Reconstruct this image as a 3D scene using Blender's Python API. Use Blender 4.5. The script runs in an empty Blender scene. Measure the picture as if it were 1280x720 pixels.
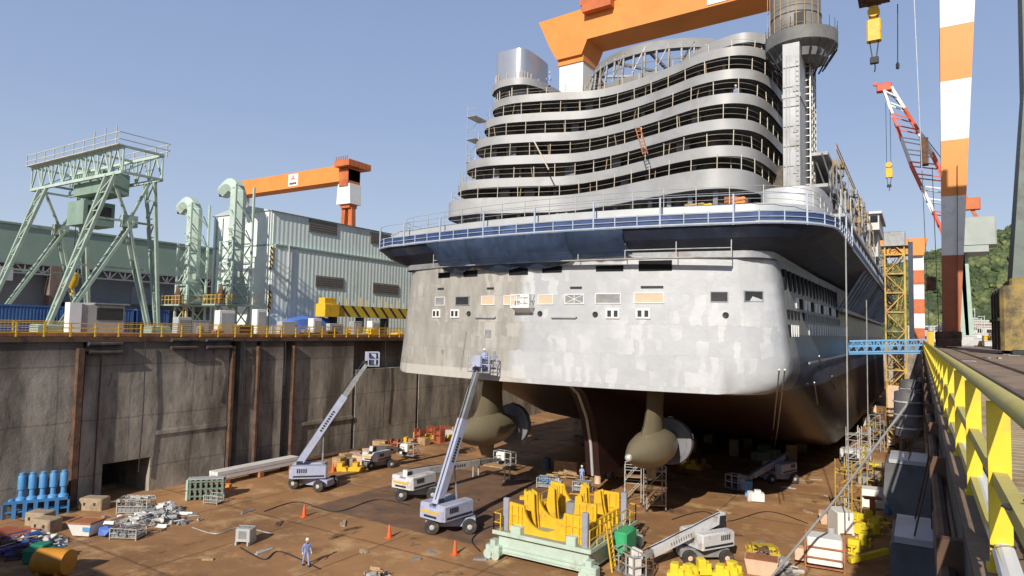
import bpy, bmesh, math, random
from mathutils import Vector, Matrix
random.seed(7)
R = math.radians
S = bpy.context.scene
COL = S.collection
V = Vector
# ---------------------------------------------------------------- camera
FPX = 820.0
CAM = V((0, 0, 1.4))
yaw, pit, rol = R(31.9), math.atan(52 / 820), R(1.2)
f0 = V((-math.sin(yaw), math.cos(yaw), 0)); r0 = V((math.cos(yaw), math.sin(yaw), 0)); z0 = V((0, 0, 1))
fw = f0 * math.cos(pit) + z0 * math.sin(pit)
u_ = z0 * math.cos(pit) - f0 * math.sin(pit)
rt = r0 * math.cos(rol) + u_ * math.sin(rol)
up = u_ * math.cos(rol) - r0 * math.sin(rol)
cd = bpy.data.cameras.new('camera'); cam = bpy.data.objects.new('camera', cd); COL.objects.link(cam)
m = Matrix.Identity(4)
for i in range(3):
    m[i][0] = rt[i]; m[i][1] = up[i]; m[i][2] = -fw[i]; m[i][3] = CAM[i]
cam.matrix_world = m
cd.sensor_width = 36; cd.lens = FPX / 1280 * 36; cd.clip_end = 9000; cd.clip_start = 0.05
S.camera = cam
def ray(px, py):
    return fw + rt * ((px - 640) / FPX) + up * ((360 - py) / FPX)
def onz(px, py, z=-14.5):
    d = ray(px, py); return CAM + d * ((z - CAM.z) / d.z)
def onx(px, py, X):
    d = ray(px, py); return CAM + d * ((X - CAM.x) / d.x)
def ony(px, py, Y):
    d = ray(px, py); return CAM + d * ((Y - CAM.y) / d.y)
FZ = -14.5
# ---------------------------------------------------------------- materials
MATS = {}
def M(name, col, rough=.6, metal=0.0, var=.22, scale=.8, col2=None, amt=.35, scale2=.35, bump=0.0, bscale=6, stretch=(1, 1, 1), spec=.4):
    if name in MATS: return MATS[name]
    m = bpy.data.materials.new(name); m.use_nodes = True
    n = m.node_tree.nodes; L = m.node_tree.links
    b = n['Principled BSDF']; b.inputs['Roughness'].default_value = rough; b.inputs['Metallic'].default_value = metal
    b.inputs['Specular IOR Level'].default_value = spec
    tc = n.new('ShaderNodeTexCoord'); mp = n.new('ShaderNodeMapping'); mp.inputs['Scale'].default_value = stretch
    L.new(tc.outputs['Object'], mp.inputs['Vector'])
    n1 = n.new('ShaderNodeTexNoise'); n1.inputs['Scale'].default_value = scale; n1.inputs['Detail'].default_value = 6
    n1.inputs['Roughness'].default_value = .65
    L.new(mp.outputs[0], n1.inputs['Vector'])
    r1 = n.new('ShaderNodeValToRGB')
    r1.color_ramp.elements[0].position = .3; r1.color_ramp.elements[1].position = .7
    r1.color_ramp.elements[0].color = tuple(max(0, c * (1 - var)) for c in col) + (1,)
    r1.color_ramp.elements[1].color = tuple(min(.95, c * (1 + var)) for c in col) + (1,)
    L.new(n1.outputs['Fac'], r1.inputs['Fac'])
    out = r1.outputs['Color']
    if col2 is not None:
        n2 = n.new('ShaderNodeTexNoise'); n2.inputs['Scale'].default_value = scale2; n2.inputs['Detail'].default_value = 8
        n2.inputs['Roughness'].default_value = .7
        L.new(mp.outputs[0], n2.inputs['Vector'])
        r2 = n.new('ShaderNodeValToRGB'); lo = .5 + (.5 - amt) * .45
        r2.color_ramp.elements[0].position = max(0, lo - .06); r2.color_ramp.elements[1].position = min(1, lo + .09)
        r2.color_ramp.elements[0].color = (0, 0, 0, 1); r2.color_ramp.elements[1].color = (1, 1, 1, 1)
        L.new(n2.outputs['Fac'], r2.inputs['Fac'])
        mx = n.new('ShaderNodeMix'); mx.data_type = 'RGBA'
        L.new(r2.outputs['Color'], mx.inputs[0]); L.new(out, mx.inputs[6]); mx.inputs[7].default_value = tuple(col2) + (1,)
        out = mx.outputs[2]
    L.new(out, b.inputs['Base Color'])
    if bump:
        n3 = n.new('ShaderNodeTexNoise'); n3.inputs['Scale'].default_value = bscale; n3.inputs['Detail'].default_value = 5
        L.new(mp.outputs[0], n3.inputs['Vector'])
        bp = n.new('ShaderNodeBump'); bp.inputs['Strength'].default_value = bump; bp.inputs['Distance'].default_value = .05
        L.new(n3.outputs['Fac'], bp.inputs['Height']); L.new(bp.outputs[0], b.inputs['Normal'])
    MATS[name] = m
    return m
class NT:
    """small node helper"""
    def __init__(s, mat):
        s.t = mat.node_tree; s.n = s.t.nodes; s.L = s.t.links; s.b = s.n['Principled BSDF']
    def set(s, node, i, v):
        if hasattr(v, 'is_output'): s.L.new(v, node.inputs[i])
        else: node.inputs[i].default_value = v
    def math(s, op, a, b=0.0):
        k = s.n.new('ShaderNodeMath'); k.operation = op; s.set(k, 0, a); s.set(k, 1, b); return k.outputs[0]
    def mix(s, f, a, b):
        k = s.n.new('ShaderNodeMix'); k.data_type = 'RGBA'
        s.set(k, 0, f)
        s.set(k, 6, a if hasattr(a, 'is_output') else tuple(a) + (1,)); s.set(k, 7, b if hasattr(b, 'is_output') else tuple(b) + (1,))
        return k.outputs[2]
    def mul(s, a, b):
        k = s.n.new('ShaderNodeMix'); k.data_type = 'RGBA'; k.blend_type = 'MULTIPLY'; k.inputs[0].default_value = 1
        s.set(k, 6, a); s.set(k, 7, b); return k.outputs[2]
    def xyz(s):
        tc = s.n.new('ShaderNodeTexCoord'); k = s.n.new('ShaderNodeSeparateXYZ'); s.L.new(tc.outputs['Object'], k.inputs[0]); s.obj = tc.outputs['Object']
        return k.outputs
    def comb(s, x, y, z):
        k = s.n.new('ShaderNodeCombineXYZ'); s.set(k, 0, x); s.set(k, 1, y); s.set(k, 2, z); return k.outputs[0]
    def noise(s, vec, scale, det=5, rough=.6):
        k = s.n.new('ShaderNodeTexNoise'); s.L.new(vec, k.inputs['Vector']); k.inputs['Scale'].default_value = scale
        k.inputs['Detail'].default_value = det; k.inputs['Roughness'].default_value = rough; return k.outputs['Fac']
    def ramp(s, v, lo, hi, a=0.0, b=1.0):
        k = s.n.new('ShaderNodeMapRange'); s.set(k, 0, v); k.inputs[1].default_value = lo; k.inputs[2].default_value = hi
        k.inputs[3].default_value = a; k.inputs[4].default_value = b; return k.outputs[0]
    def bump(s, h, st=.3, dist=.05):
        k = s.n.new('ShaderNodeBump'); k.inputs['Strength'].default_value = st; k.inputs['Distance'].default_value = dist
        s.L.new(h, k.inputs['Height']); s.L.new(k.outputs[0], s.b.inputs['Normal'])
def newmat(name, rough=.7, metal=0.0):
    m = bpy.data.materials.new(name); m.use_nodes = True; k = NT(m)
    k.b.inputs['Roughness'].default_value = rough; k.b.inputs['Metallic'].default_value = metal
    return m, k
# ---------------------------------------------------------------- mesh builder
class MB:
    def __init__(s): s.v = []; s.f = []; s.mi = []; s.M = Matrix.Identity(4); s.cur = 0
    def add(s, vs, fs):
        o = len(s.v); s.v += [tuple(s.M @ V(p)) for p in vs]
        for f in fs: s.f.append(tuple(o + i for i in f)); s.mi.append(s.cur)
        return s
    def box(s, x0, x1, y0, y1, z0, z1):
        return s.add([(x0, y0, z0), (x1, y0, z0), (x1, y1, z0), (x0, y1, z0), (x0, y0, z1), (x1, y0, z1), (x1, y1, z1), (x0, y1, z1)],
                     [(0, 3, 2, 1), (4, 5, 6, 7), (0, 1, 5, 4), (1, 2, 6, 5), (2, 3, 7, 6), (3, 0, 4, 7)])
    def cbox(s, x0, x1, y0, y1, z0, z1, c=.04):
        """box with its upper and vertical edges chamfered"""
        p = [(x0 + c, y0), (x1 - c, y0), (x1, y0 + c), (x1, y1 - c), (x1 - c, y1), (x0 + c, y1), (x0, y1 - c), (x0, y0 + c)]
        q = [(x0 + 2 * c, y0 + c), (x1 - 2 * c, y0 + c), (x1 - c, y0 + 2 * c), (x1 - c, y1 - 2 * c), (x1 - 2 * c, y1 - c), (x0 + 2 * c, y1 - c), (x0 + c, y1 - 2 * c), (x0 + c, y0 + 2 * c)]
        vs = [(a, b, z0) for a, b in p] + [(a, b, z1 - c) for a, b in p] + [(a, b, z1) for a, b in q]
        fs = [tuple(range(7, -1, -1)), tuple(range(16, 24))]
        for i in range(8):
            j = (i + 1) % 8; fs += [(i, j, 8 + j, 8 + i), (8 + i, 8 + j, 16 + j, 16 + i)]
        return s.add(vs, fs)
    def bar(s, a, b, w, h=None, n=4):
        """bar of a square (n=4) or round section between two points"""
        a = V(a); b = V(b); d = b - a
        if d.length < 1e-6: return s
        d.normalize(); t = V((0, 0, 1)) if abs(d.z) < .95 else V((0, 1, 0))
        x = d.cross(t).normalized(); y = x.cross(d).normalized()
        if h is None: h = w
        vs = []
        for p in (a, b):
            for k in range(n):
                an = 2 * math.pi * (k + .5) / n; q = 1.41421356 if n == 4 else 1
                vs.append(p + x * (math.cos(an) * w * .5 * q) + y * (math.sin(an) * h * .5 * q))
        fs = [tuple(range(n - 1, -1, -1)), tuple(range(n, 2 * n))]
        for k in range(n): fs.append((k, (k + 1) % n, n + (k + 1) % n, n + k))
        return s.add(vs, fs)
    def taper(s, a, b, wa, ha, wb, hb):
        """four sided bar, sections wa x ha at a and wb x hb at b, sides along X and Y"""
        vs = []
        for p, w, h in ((a, wa, ha), (b, wb, hb)):
            vs += [(p[0] - w / 2, p[1] - h / 2, p[2]), (p[0] + w / 2, p[1] - h / 2, p[2]), (p[0] + w / 2, p[1] + h / 2, p[2]), (p[0] - w / 2, p[1] + h / 2, p[2])]
        return s.add(vs, [(0, 3, 2, 1), (4, 5, 6, 7), (0, 1, 5, 4), (1, 2, 6, 5), (2, 3, 7, 6), (3, 0, 4, 7)])
    def tube(s, pts, r, n=6):
        pts = [V(p) for p in pts]; vs = []; fs = []
        for i, p in enumerate(pts):
            d = (pts[min(i + 1, len(pts) - 1)] - pts[max(i - 1, 0)]).normalized()
            t = V((0, 0, 1)) if abs(d.z) < .95 else V((0, 1, 0))
            x = d.cross(t).normalized(); y = x.cross(d).normalized()
            rr = r[i] if isinstance(r, (list, tuple)) else r
            for k in range(n):
                an = 2 * math.pi * k / n; vs.append(p + x * (math.cos(an) * rr) + y * (math.sin(an) * rr))
        for i in range(len(pts) - 1):
            for k in range(n):
                j = (k + 1) % n; fs.append((i * n + k, i * n + j, (i + 1) * n + j, (i + 1) * n + k))
        fs += [tuple(range(n - 1, -1, -1)), tuple((len(pts) - 1) * n + k for k in range(n))]
        return s.add(vs, fs)
    def lathe(s, prof, n=20, axis='z', c=(0, 0, 0)):
        """prof = [(r, h)...] turned round an axis through c"""
        vs = []; fs = []
        for r, h in prof:
            for k in range(n):
                an = 2 * math.pi * k / n; a, b = r * math.cos(an), r * math.sin(an)
                p = (a, b, h) if axis == 'z' else ((a, h, b) if axis == 'y' else (h, a, b))
                vs.append((p[0] + c[0], p[1] + c[1], p[2] + c[2]))
        for i in range(len(prof) - 1):
            for k in range(n):
                j = (k + 1) % n; fs.append((i * n + k, i * n + j, (i + 1) * n + j, (i + 1) * n + k))
        fs += [tuple(range(n - 1, -1, -1)), tuple((len(prof) - 1) * n + k for k in range(n))]
        return s.add(vs, fs)
    def prism(s, poly, axis, t0, t1):
        """polygon given in the two other axes, extruded along axis between t0 and t1"""
        def P(a, b, t): return (t, a, b) if axis == 'x' else ((a, t, b) if axis == 'y' else (a, b, t))
        n = len(poly); vs = [P(a, b, t0) for a, b in poly] + [P(a, b, t1) for a, b in poly]
        fs = [tuple(range(n - 1, -1, -1)), tuple(range(n, 2 * n))] + [(i, (i + 1) % n, n + (i + 1) % n, n + i) for i in range(n)]
        return s.add(vs, fs)
    def build(s, name, mats, parent=None, loc=None, sharp=35):
        me = bpy.data.meshes.new(name); me.from_pydata(s.v, [], s.f)
        if not isinstance(mats, (list, tuple)): mats = [mats]
        for q in mats: me.materials.append(q)
        if len(mats) > 1: me.polygons.foreach_set('material_index', s.mi)
        bm = bmesh.new(); bm.from_mesh(me); bmesh.ops.recalc_face_normals(bm, faces=bm.faces); bm.to_mesh(me); bm.free()
        if sharp:
            me.polygons.foreach_set('use_smooth', [True] * len(me.polygons)); me.set_sharp_from_angle(angle=R(sharp))
        o = bpy.data.objects.new(name, me); COL.objects.link(o)
        if parent is not None: o.parent = parent
        if loc is not None: o.location = loc
        return o
def tag(o, label=None, cat=None, group=None, kind=None):
    if label: o['label'] = label
    if cat: o['category'] = cat
    if group: o['group'] = group
    if kind: o['kind'] = kind
    return o
def thing(name, label, cat, loc=(0, 0, 0), rotz=0, group=None):
    o = bpy.data.objects.new(name, None); COL.objects.link(o); o.location = loc; o.rotation_euler = (0, 0, rotz); o.empty_display_size = .3
    return tag(o, label, cat, group)
def dup(root, loc, rotz=0, label=None, group=None, scale=None):
    def cp(o, par):
        c = o.copy(); COL.objects.link(c)
        if par: c.parent = par
        for ch in list(o.children): cp(ch, c)
        return c
    r = cp(root, None); r.location = loc; r.rotation_euler = (0, 0, rotz)
    if label: r['label'] = label
    if group: r['group'] = group
    if scale: r.scale = scale
    return r
def struct(o, label=None):
    o['kind'] = 'structure'
    return o
def cat_rom(pts, n=6):
    out = []
    P = [V(p) for p in pts]
    for i in range(len(P) - 1):
        a = P[max(i - 1, 0)]; b = P[i]; c = P[i + 1]; d = P[min(i + 2, len(P) - 1)]
        for k in range(n):
            t = k / n
            out.append(.5 * ((2 * b) + (c - a) * t + (2 * a - 5 * b + 4 * c - d) * t * t + (3 * b - a - 3 * c + d) * t ** 3))
    out.append(P[-1]); return out
# shared paints (real-world base colours)
steel = M('grey_steel', (.30, .31, .32), .5, .3, .2, 1.5, (.22, .17, .13), .25)
pale = M('pale_steel', (.52, .53, .53), .45, .2, .14, .5, (.38, .37, .35), .3, .25)
dark = M('dark_metal', (.035, .036, .04), .6, .2, .4, 1.2)
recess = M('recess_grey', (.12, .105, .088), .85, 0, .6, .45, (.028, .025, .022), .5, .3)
yel = M('yellow_paint', (.72, .44, .03), .45, 0, .12, 1.5, (.35, .2, .06), .22, .9)
rail_y = M('rail_yellow', (.74, .57, .04), .45, 0, .1, 3, (.5, .40, .10), .3, 2.5)
rail_d = M('rail_dusty_yellow', (.54, .47, .15), .6, 0, .12, 2.5, (.62, .50, .07), .3, 2)
oran = M('crane_orange', (.74, .27, .06), .5, 0, .1, .15, (.5, .2, .07), .2, .1)
orad = M('weathered_orange', (.55, .15, .05), .6, 0, .2, .3, (.3, .09, .04), .35, .2)
white = M('white_paint', (.78, .77, .74), .5, 0, .06, .6, (.6, .57, .52), .25, .4)
mint = M('mint_paint', (.33, .42, .345), .55, 0, .15, .8, (.28, .28, .22), .3, .6)
mintp = M('pale_mint_paint', (.47, .58, .50), .5, 0, .10, .9, (.36, .37, .29), .25, .7)
green = M('grey_green_paint', (.30, .40, .33), .6, 0, .15, .6, (.24, .24, .2), .3, .4)
blue = M('blue_paint', (.045, .12, .32), .5, 0, .2, 1)
bluel = M('light_blue_paint', (.10, .30, .58), .5, 0, .15, 1.2, (.12, .17, .25), .2)
lav = M('lift_lavender_paint', (.39, .42, .56), .4, 0, .1, 1.5, (.36, .31, .27), .3, 1.1)
liftw = M('lift_white_paint', (.60, .60, .61), .4, 0, .1, 1.5, (.38, .32, .26), .33, 1.1)
rust = M('rust', (.14, .075, .048), .85, 0, .35, 1.5, (.07, .045, .03), .45, .8)
rusto = M('rust_orange', (.40, .16, .07), .85, 0, .3, 1.5, (.2, .1, .06), .4, .9)
rubber = M('tyre_rubber', (.045, .042, .04), .85, 0, .25, 3, (.15, .11, .08), .35, 2)
wood = M('timber', (.46, .30, .16), .8, 0, .25, 2, (.3, .19, .1), .35, 1.5, stretch=(1, 4, 1))
conc = M('block_concrete', (.40, .31, .21), .9, 0, .2, 1.5, (.26, .19, .13), .4, 1, bump=.3)
glass = M('dark_glass', (.025, .028, .03), .15, 0, .3, 1)
khaki = M('pod_khaki', (.29, .245, .16), .38, .3, .12, .5, (.3, .25, .16), .3, .6)
tarp = M('blue_netting', (.034, .058, .115), .85, 0, .35, 1.5, (.055, .085, .155), .45, .5, bump=.25, bscale=9)
_k = NT(tarp); _tr = _k.n.new('ShaderNodeBsdfTransparent'); _mx = _k.n.new('ShaderNodeMixShader'); _mx.inputs[0].default_value = .34
_k.L.new(_k.b.outputs[0], _mx.inputs[1]); _k.L.new(_tr.outputs[0], _mx.inputs[2]); _k.L.new(_mx.outputs[0], _k.n['Material Output'].inputs['Surface'])   # open mesh netting lets some light through
red = M('red_paint', (.5, .05, .03), .5, 0, .15, 1)
cone_m = M('cone_orange', (.75, .12, .03), .5, 0, .1, 2)
overall = M('blue_overalls', (.28, .34, .60), .85, 0, .12, 6)
skin = M('skin_tone', (.45, .27, .18), .6, 0, .08, 4)
boot = M('boot_leather', (.03, .026, .022), .7, 0, .2, 5)
peach = M('plywood_panel', (.66, .47, .33), .75, 0, .12, 1.2)
cable = M('cable_grey', (.28, .28, .28), .6, 0, .15, 2)
pipe_m = M('galvanised_tube', (.50, .50, .48), .45, .35, .15, 1.5, (.33, .27, .2), .3, 1)
# ================================================================ SETTING
WX = -62.0          # face of the far dock wall
QX = 0.25           # face of the near dock wall
HY = -2.0           # head wall of the dock
EY = 275.0          # far end
fm, k = newmat('dock_floor', .8)
x, y, z = k.xyz()
c = k.mix(k.ramp(k.noise(k.obj, .09, 7, .65), .35, .65), (.43, .232, .105), (.25, .135, .066))
c = k.mix(k.ramp(k.noise(k.obj, .35, 8, .7), .52, .7), c, (.56, .36, .18))
c = k.mix(k.ramp(k.noise(k.comb(k.math('MULTIPLY', x, .6), k.math('MULTIPLY', y, .25), 3.3), .55, 6, .72), .60, .68), c, (.05, .029, .02))
# big dark steel plate area with rusty edges
w = k.noise(k.obj, .7, 6, .7)
wx = k.math('ADD', x, k.math('MULTIPLY', w, 1.2)); wy = k.math('ADD', y, k.math('MULTIPLY', w, 1.2))
m1 = k.math('MULTIPLY', k.ramp(wx, -45.2, -44.9), k.ramp(wx, -27.2, -27.5))
m2 = k.math('MULTIPLY', k.ramp(wy, 41.2, 41.5), k.ramp(wy, 62, 61.7))
c = k.mix(k.math('MULTIPLY', k.math('MULTIPLY', m1, m2), k.ramp(k.noise(k.obj, .5, 5), .25, .6, .55, .9)), c, (.135, .085, .065))
# slab joints
for axis, per, off in ((x, 9.0, 2.0), (y, 12.0, 5.0)):
    fr = k.math('ABSOLUTE', k.math('SUBTRACT', k.math('FRACT', k.math('DIVIDE', k.math('ADD', k.math('ADD', axis, off), k.math('MULTIPLY', w, .4)), per)), .5))
    c = k.mix(k.ramp(fr, .006, .014, .45, 0), c, (.06, .036, .022))
c = k.mix(k.ramp(k.noise(k.obj, .16, 6, .6), .60, .72, 0, .8), c, (.07, .045, .034))
k.L.new(c, k.b.inputs['Base Color'])
k.b.inputs['Specular IOR Level'].default_value = .2; k.bump(k.noise(k.obj, 1.2, 8, .7), .35, .08)
k.L.new(k.ramp(k.noise(k.obj, .3, 4), .4, .7, .9, .55), k.b.inputs['Roughness'])
g = MB()
g.add([(WX - 6, HY - 1, FZ), (QX + 1, HY - 1, FZ), (QX + 1, EY, FZ), (WX - 6, EY, FZ)], [(0, 1, 2, 3)])
tag(g.build('dock_floor', fm, sharp=0), kind='structure')
# quay surfaces
qm = M('quay_concrete', (.30, .215, .15), .88, 0, .25, .35, (.16, .115, .085), .42, .25, bump=.4, bscale=3)
g = MB()
g.add([(-900, -300, 0), (WX, -300, 0), (WX, 700, 0), (-900, 700, 0)], [(0, 1, 2, 3)])
tag(g.build('quay_ground_west', qm, sharp=0), kind='structure')
g = MB(); g.add([(QX, -300, 0), (600, -300, 0), (600, 600, 0), (QX, 600, 0)], [(0, 1, 2, 3)])
tag(g.build('quay_ground_east', qm, sharp=0), kind='structure')
g = MB(); g.add([(WX, -300, 0), (QX, -300, 0), (QX, HY, 0), (WX, HY, 0)], [(0, 1, 2, 3)]); g.add([(WX, EY, 0), (QX, EY, 0), (QX, 600, 0), (WX, 600, 0)], [(0, 1, 2, 3)])
tag(g.build('dock_end_ground', qm, sharp=0), kind='structure')
gm = M('far_ground', (.14, .14, .10), .9, 0, .2, .01, (.08, .11, .05), .5, .01)
g = MB(); g.add([(-5000, -3000, -.6), (WX - 7, -3000, -.6), (WX - 7, 6000, -.6), (-5000, 6000, -.6)], [(0, 1, 2, 3)])
g.add([(QX + 2, -3000, -.6), (5000, -3000, -.6), (5000, 6000, -.6), (QX + 2, 6000, -.6)], [(0, 1, 2, 3)])
g.add([(WX - 7, 300, -.6), (QX + 2, 300, -.6), (QX + 2, 6000, -.6), (WX - 7, 6000, -.6)], [(0, 1, 2, 3)])
tag(g.build('ground', gm, sharp=0), kind='structure')
# concrete of the dock walls: streaked, stained, with pour lines
wm, k = newmat('dock_wall_concrete', .9)
x, y, z = k.xyz()
st = k.comb(k.math('MULTIPLY', x, .8), k.math('MULTIPLY', y, .8), k.math('MULTIPLY', z, .24))
c = k.mix(k.ramp(k.noise(st, .45, 8, .7), .36, .64), (.16, .142, .115), (.50, .445, .365))
c = k.mix(k.ramp(k.noise(k.comb(x, k.math('MULTIPLY', y, 1.0), k.math('MULTIPLY', z, .3)), .16, 5, .6), .50, .62, 0, .75), c, (.085, .066, .048))
c = k.mix(k.ramp(k.noise(k.obj, .5, 8, .75), .6, .72, 0, .7), c, (.36, .32, .26))
c = k.mix(k.ramp(k.noise(st, 1.6, 5, .7), .60, .70, 0, .8), c, (.12, .062, .035))
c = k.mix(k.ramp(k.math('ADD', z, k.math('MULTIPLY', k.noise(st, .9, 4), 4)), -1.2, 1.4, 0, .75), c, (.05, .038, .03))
fr = k.math('ABSOLUTE', k.math('SUBTRACT', k.math('FRACT', k.math('DIVIDE', k.math('ADD', z, k.math('MULTIPLY', k.noise(k.obj, .6), .3)), 4.8)), .5))
c = k.mix(k.ramp(fr, .006, .02, .35, 0), c, (.05, .04, .032))
fr = k.math('ABSOLUTE', k.math('SUBTRACT', k.math('FRACT', k.math('DIVIDE', k.math('ADD', y, k.math('MULTIPLY', k.noise(k.obj, .5), .3)), 6.1)), .5))
c = k.mix(k.ramp(fr, .006, .015, .3, 0), c, (.05, .04, .032))
k.L.new(c, k.b.inputs['Base Color']); k.bump(k.noise(k.obj, 1.5, 8, .75), .6, .1)
# ---- far dock wall: core and proud panels, with slots and a tunnel mouth
wl = thing('dock_wall', 'long stained concrete dock wall with rusty pipes under the yellow railing, left of the ship', 'dock wall', (WX, 0, 0))

b = MB(); b.box(-4, .2, HY - 1, EY, -.45, -.02); b.build('coping', M('coping', (.16, .10, .065), .9, 0, .35, .5, (.06, .04, .03), .5, .5), wl)
def wy(px, py=500): return onx(px, py, WX).y
ty0, ty1 = wy(127, 600), wy(187, 590)
cols = [(HY - 1, wy(84), -.9), (wy(84), wy(101), -1.1), (wy(101), ty0, -.9), (ty1, wy(283), -.9)]
tz = onx(150, 577, WX).z
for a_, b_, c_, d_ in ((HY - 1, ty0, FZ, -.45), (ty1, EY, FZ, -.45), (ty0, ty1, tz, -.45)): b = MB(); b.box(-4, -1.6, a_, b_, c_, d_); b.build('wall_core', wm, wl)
b = MB(); b.box(-16, -15.6, ty0 - .3, ty1 + .3, FZ, tz + .3); b.box(-15.6, -4, ty0 - .4, ty0, FZ, tz + .3); b.box(-15.6, -4, ty1, ty1 + .4, FZ, tz + .3); b.box(-15.6, -4, ty0, ty1, tz, tz + .3); b.box(-15.6, -4, ty0, ty1, FZ - .3, FZ + .02); b.build('tunnel_lining', wm, wl)
pans = []
for a, bb, tp in [(HY - 1, wy(100), -.45), (wy(104), ty0, -.45), (ty1, wy(284), -.45), (wy(298), wy(318), -.45), (wy(324), wy(352), -.45), (wy(367), wy(400), -.45), (wy(400), wy(440), -.45), (wy(444), wy(520), -4.2), (wy(523), wy(580), -4.6), (wy(580), 150, -4.2), (150, EY, -.45)]:
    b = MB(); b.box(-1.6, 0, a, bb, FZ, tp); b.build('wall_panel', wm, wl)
b = MB(); b.box(-1.6, 0, ty0, ty1, tz, -.45); b.build('wall_panel', wm, wl)
b = MB(); b.box(-.1, .55, HY - 1, 140, -9.4, -9.25); b.build('ledge', wm, wl) if False else None
for px, r in ((95, .35), (287, .22), (319, .2), (364, .22), (122, .06)):
    yy = wy(px)
    b = MB(); b.bar((.2, yy, FZ), (.2, yy, -1), r * 2, r * 1.4); b.build('rust_pipe', rust, wl)
for px0, px1, yy in ((104, 146, 430), (208, 240, 425), (252, 284, 425)):
    for dz in (0, .75):
        b = MB(); z_ = onx(px0, yy, WX).z - dz; b.bar((.3, wy(px0), z_), (.3, wy(px1), z_), .5, .35, 8); b.build('fender_tube', M('fender_dark', (.07, .06, .06), .7, 0, .4, 1.5, (.25, .22, .2), .3), wl)
hang = MB()
for px, z1 in ((176, -12.5), (262, -6), (478, -11), (300, -7), (352, -5.5)):
    yy = wy(px); hang.tube([(.25, yy, -.5), (.32, yy + .1, z1 * .5), (.27, yy, z1)], .05, 5)
hang.build('hanging_cable', dark, wl)
b = MB()                                             # low ledge line along the wall foot
b.box(0, .12, ty1 + .2, wy(284), -9.3, -8.9); b.box(0, .18, wy(367), wy(440), -10.4, -10); b.build('wall_ledge', wm, wl)
b = MB()
for i in range(3): b.tube([(.6 + .35 * i, wy(240), FZ + .25), (.6 + .35 * i, wy(330), FZ + .28), (.6 + .3 * i, wy(560), FZ + .25)], .14, 8)
tag(b.build('floor_pipes', rust, None, (WX, 0, 0)), 'rusty pipes running along the foot of the stained dock wall', 'pipes')
# ---- near dock wall and head wall
wr = thing('dock_wall', 'dark shaded concrete dock wall under the near yellow railing', 'dock wall', (QX, 0, 0))
b = MB(); b.box(0, 3, HY - 1, EY, FZ, -.02); b.build('wall_panel', wm, wr)
b = MB(); b.box(-1.3, 0, 60, EY, FZ, FZ + 2.2); b.build('wall_step', wm, wr)
b = MB()
for zz in (-.35, -.8): b.tube([(-.1, HY, zz), (-.1, 120, zz)], .06, 8)
for yy in range(2, 120, 4): b.box(-.17, 0, yy, yy + .1, -1.0, -.1)
b.build('pipe_run', rust, wr)
b = MB(); b.box(WX, QX, HY - 3, HY, FZ, -.02); tag(b.build('head_wall', wm), 'concrete head wall closing the dock behind the viewer', 'dock wall')
b = MB(); b.box(WX, QX, EY, EY + 3, FZ, -.02); tag(b.build('gate_wall', wm), 'far end wall closing the dock beyond the ship', 'dock wall')
# ---- near yellow railing
RX = .40
gr = thing('guard_railing', 'chunky yellow steel guard railing close by on the quay edge', 'railing', (RX, 0, 0))
def near_rail(z, w, h):
    b = MB()
    ys = [.6, 3, 6, 12, 30, 70, 130]
    b.tube([(0, yy, z) for yy in ys], w, 12)
    return b
near_rail(1.06, .052, 0).build('top_rail', rail_d, gr)
for z in (.55, .12):
    b = MB(); b.box(-.035, .035, .6, 130, z - .045, z + .045); b.build('middle_rail' if z > .3 else 'toe_rail', rail_d, gr)
pm = MB(); pm.box(-.058, .058, -.03, .03, 0, 1.02); pm.box(-.075, .075, -.07, .07, 0, .03); pm.prism([(-.055, .03), (-.045, .03), (-.045, .3)], 'y', -.012, .012)
p0 = pm.build('post', rail_y, gr, (0, 2.75, 0))
for i in range(1, 46):
    q = p0.copy(); COL.objects.link(q); q.parent = gr; q.location = (0, 2.75 + i * 2.3, 0)
b = MB()
for yy in (4.1, 5.05): b.lathe([(.07, -.006), (.076, 0), (.07, .006)], 10, 'z', (0, yy, .58 if yy < 5 else .15))
b.tube([(.02, 4.1, .62), (.35, 4.6, .5), (.5, 5.6, .05)], .008, 5); b.build('tie_wire', dark, gr)
# plank walkway, cable duct, rails on the near quay
b = MB(); yy = .2
while yy < 40:
    b.box(.12, 1.15, yy, yy + .2, .05, .09); yy += .26
b.box(.25, .33, 0, 40, .0, .05); b.box(.95, 1.03, 0, 40, 0, .05)
tag(b.build('plank_walkway', M('grey_planks', (.42, .33, .2), .8, 0, .3, 2, (.25, .17, .1), .4, 1), None, (RX + .05, 0, 0)), 'weathered timber slat walkway behind the near yellow railing', 'walkway')
b = MB(); b.tube([(.16, 2, .1), (.14, 4, .12), (.2, 7, .12), (.16, 12, .1)], .06, 10)
tag(b.build('hose', white, None, (QX, 0, 0)), 'white hose lying along the inside of the near yellow railing', 'hose')
b = MB()
for xx in (2.0, 3.6, 9.5, 11): b.box(xx, xx + .12, 0, 220, 0, .1)
tag(b.build('crane_rail', M('worn_rail', (.18, .13, .1), .5, .4, .2, 1)), 'long steel crane rails let into the brown quay', 'rails')
b = MB()
for i in range(14):
    X0 = random.uniform(2, 14); Y0 = random.uniform(20, 90); b.M = Matrix.Translation((X0, Y0, 0)) @ Matrix.Rotation(random.uniform(0, 3), 4, 'Z')
    b.box(-.5, .5, -.1, .1, .005, random.uniform(.05, .14))
tag(b.build('litter', steel), 'small offcuts and dunnage scattered on the brown quay', 'offcuts', kind='stuff')
# yellow toe line along the quay on the far right
b = MB(); b.box(12.2, 12.6, 30, 200, .0, .25); tag(b.build('kerb', rail_y), kind='structure')
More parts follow.
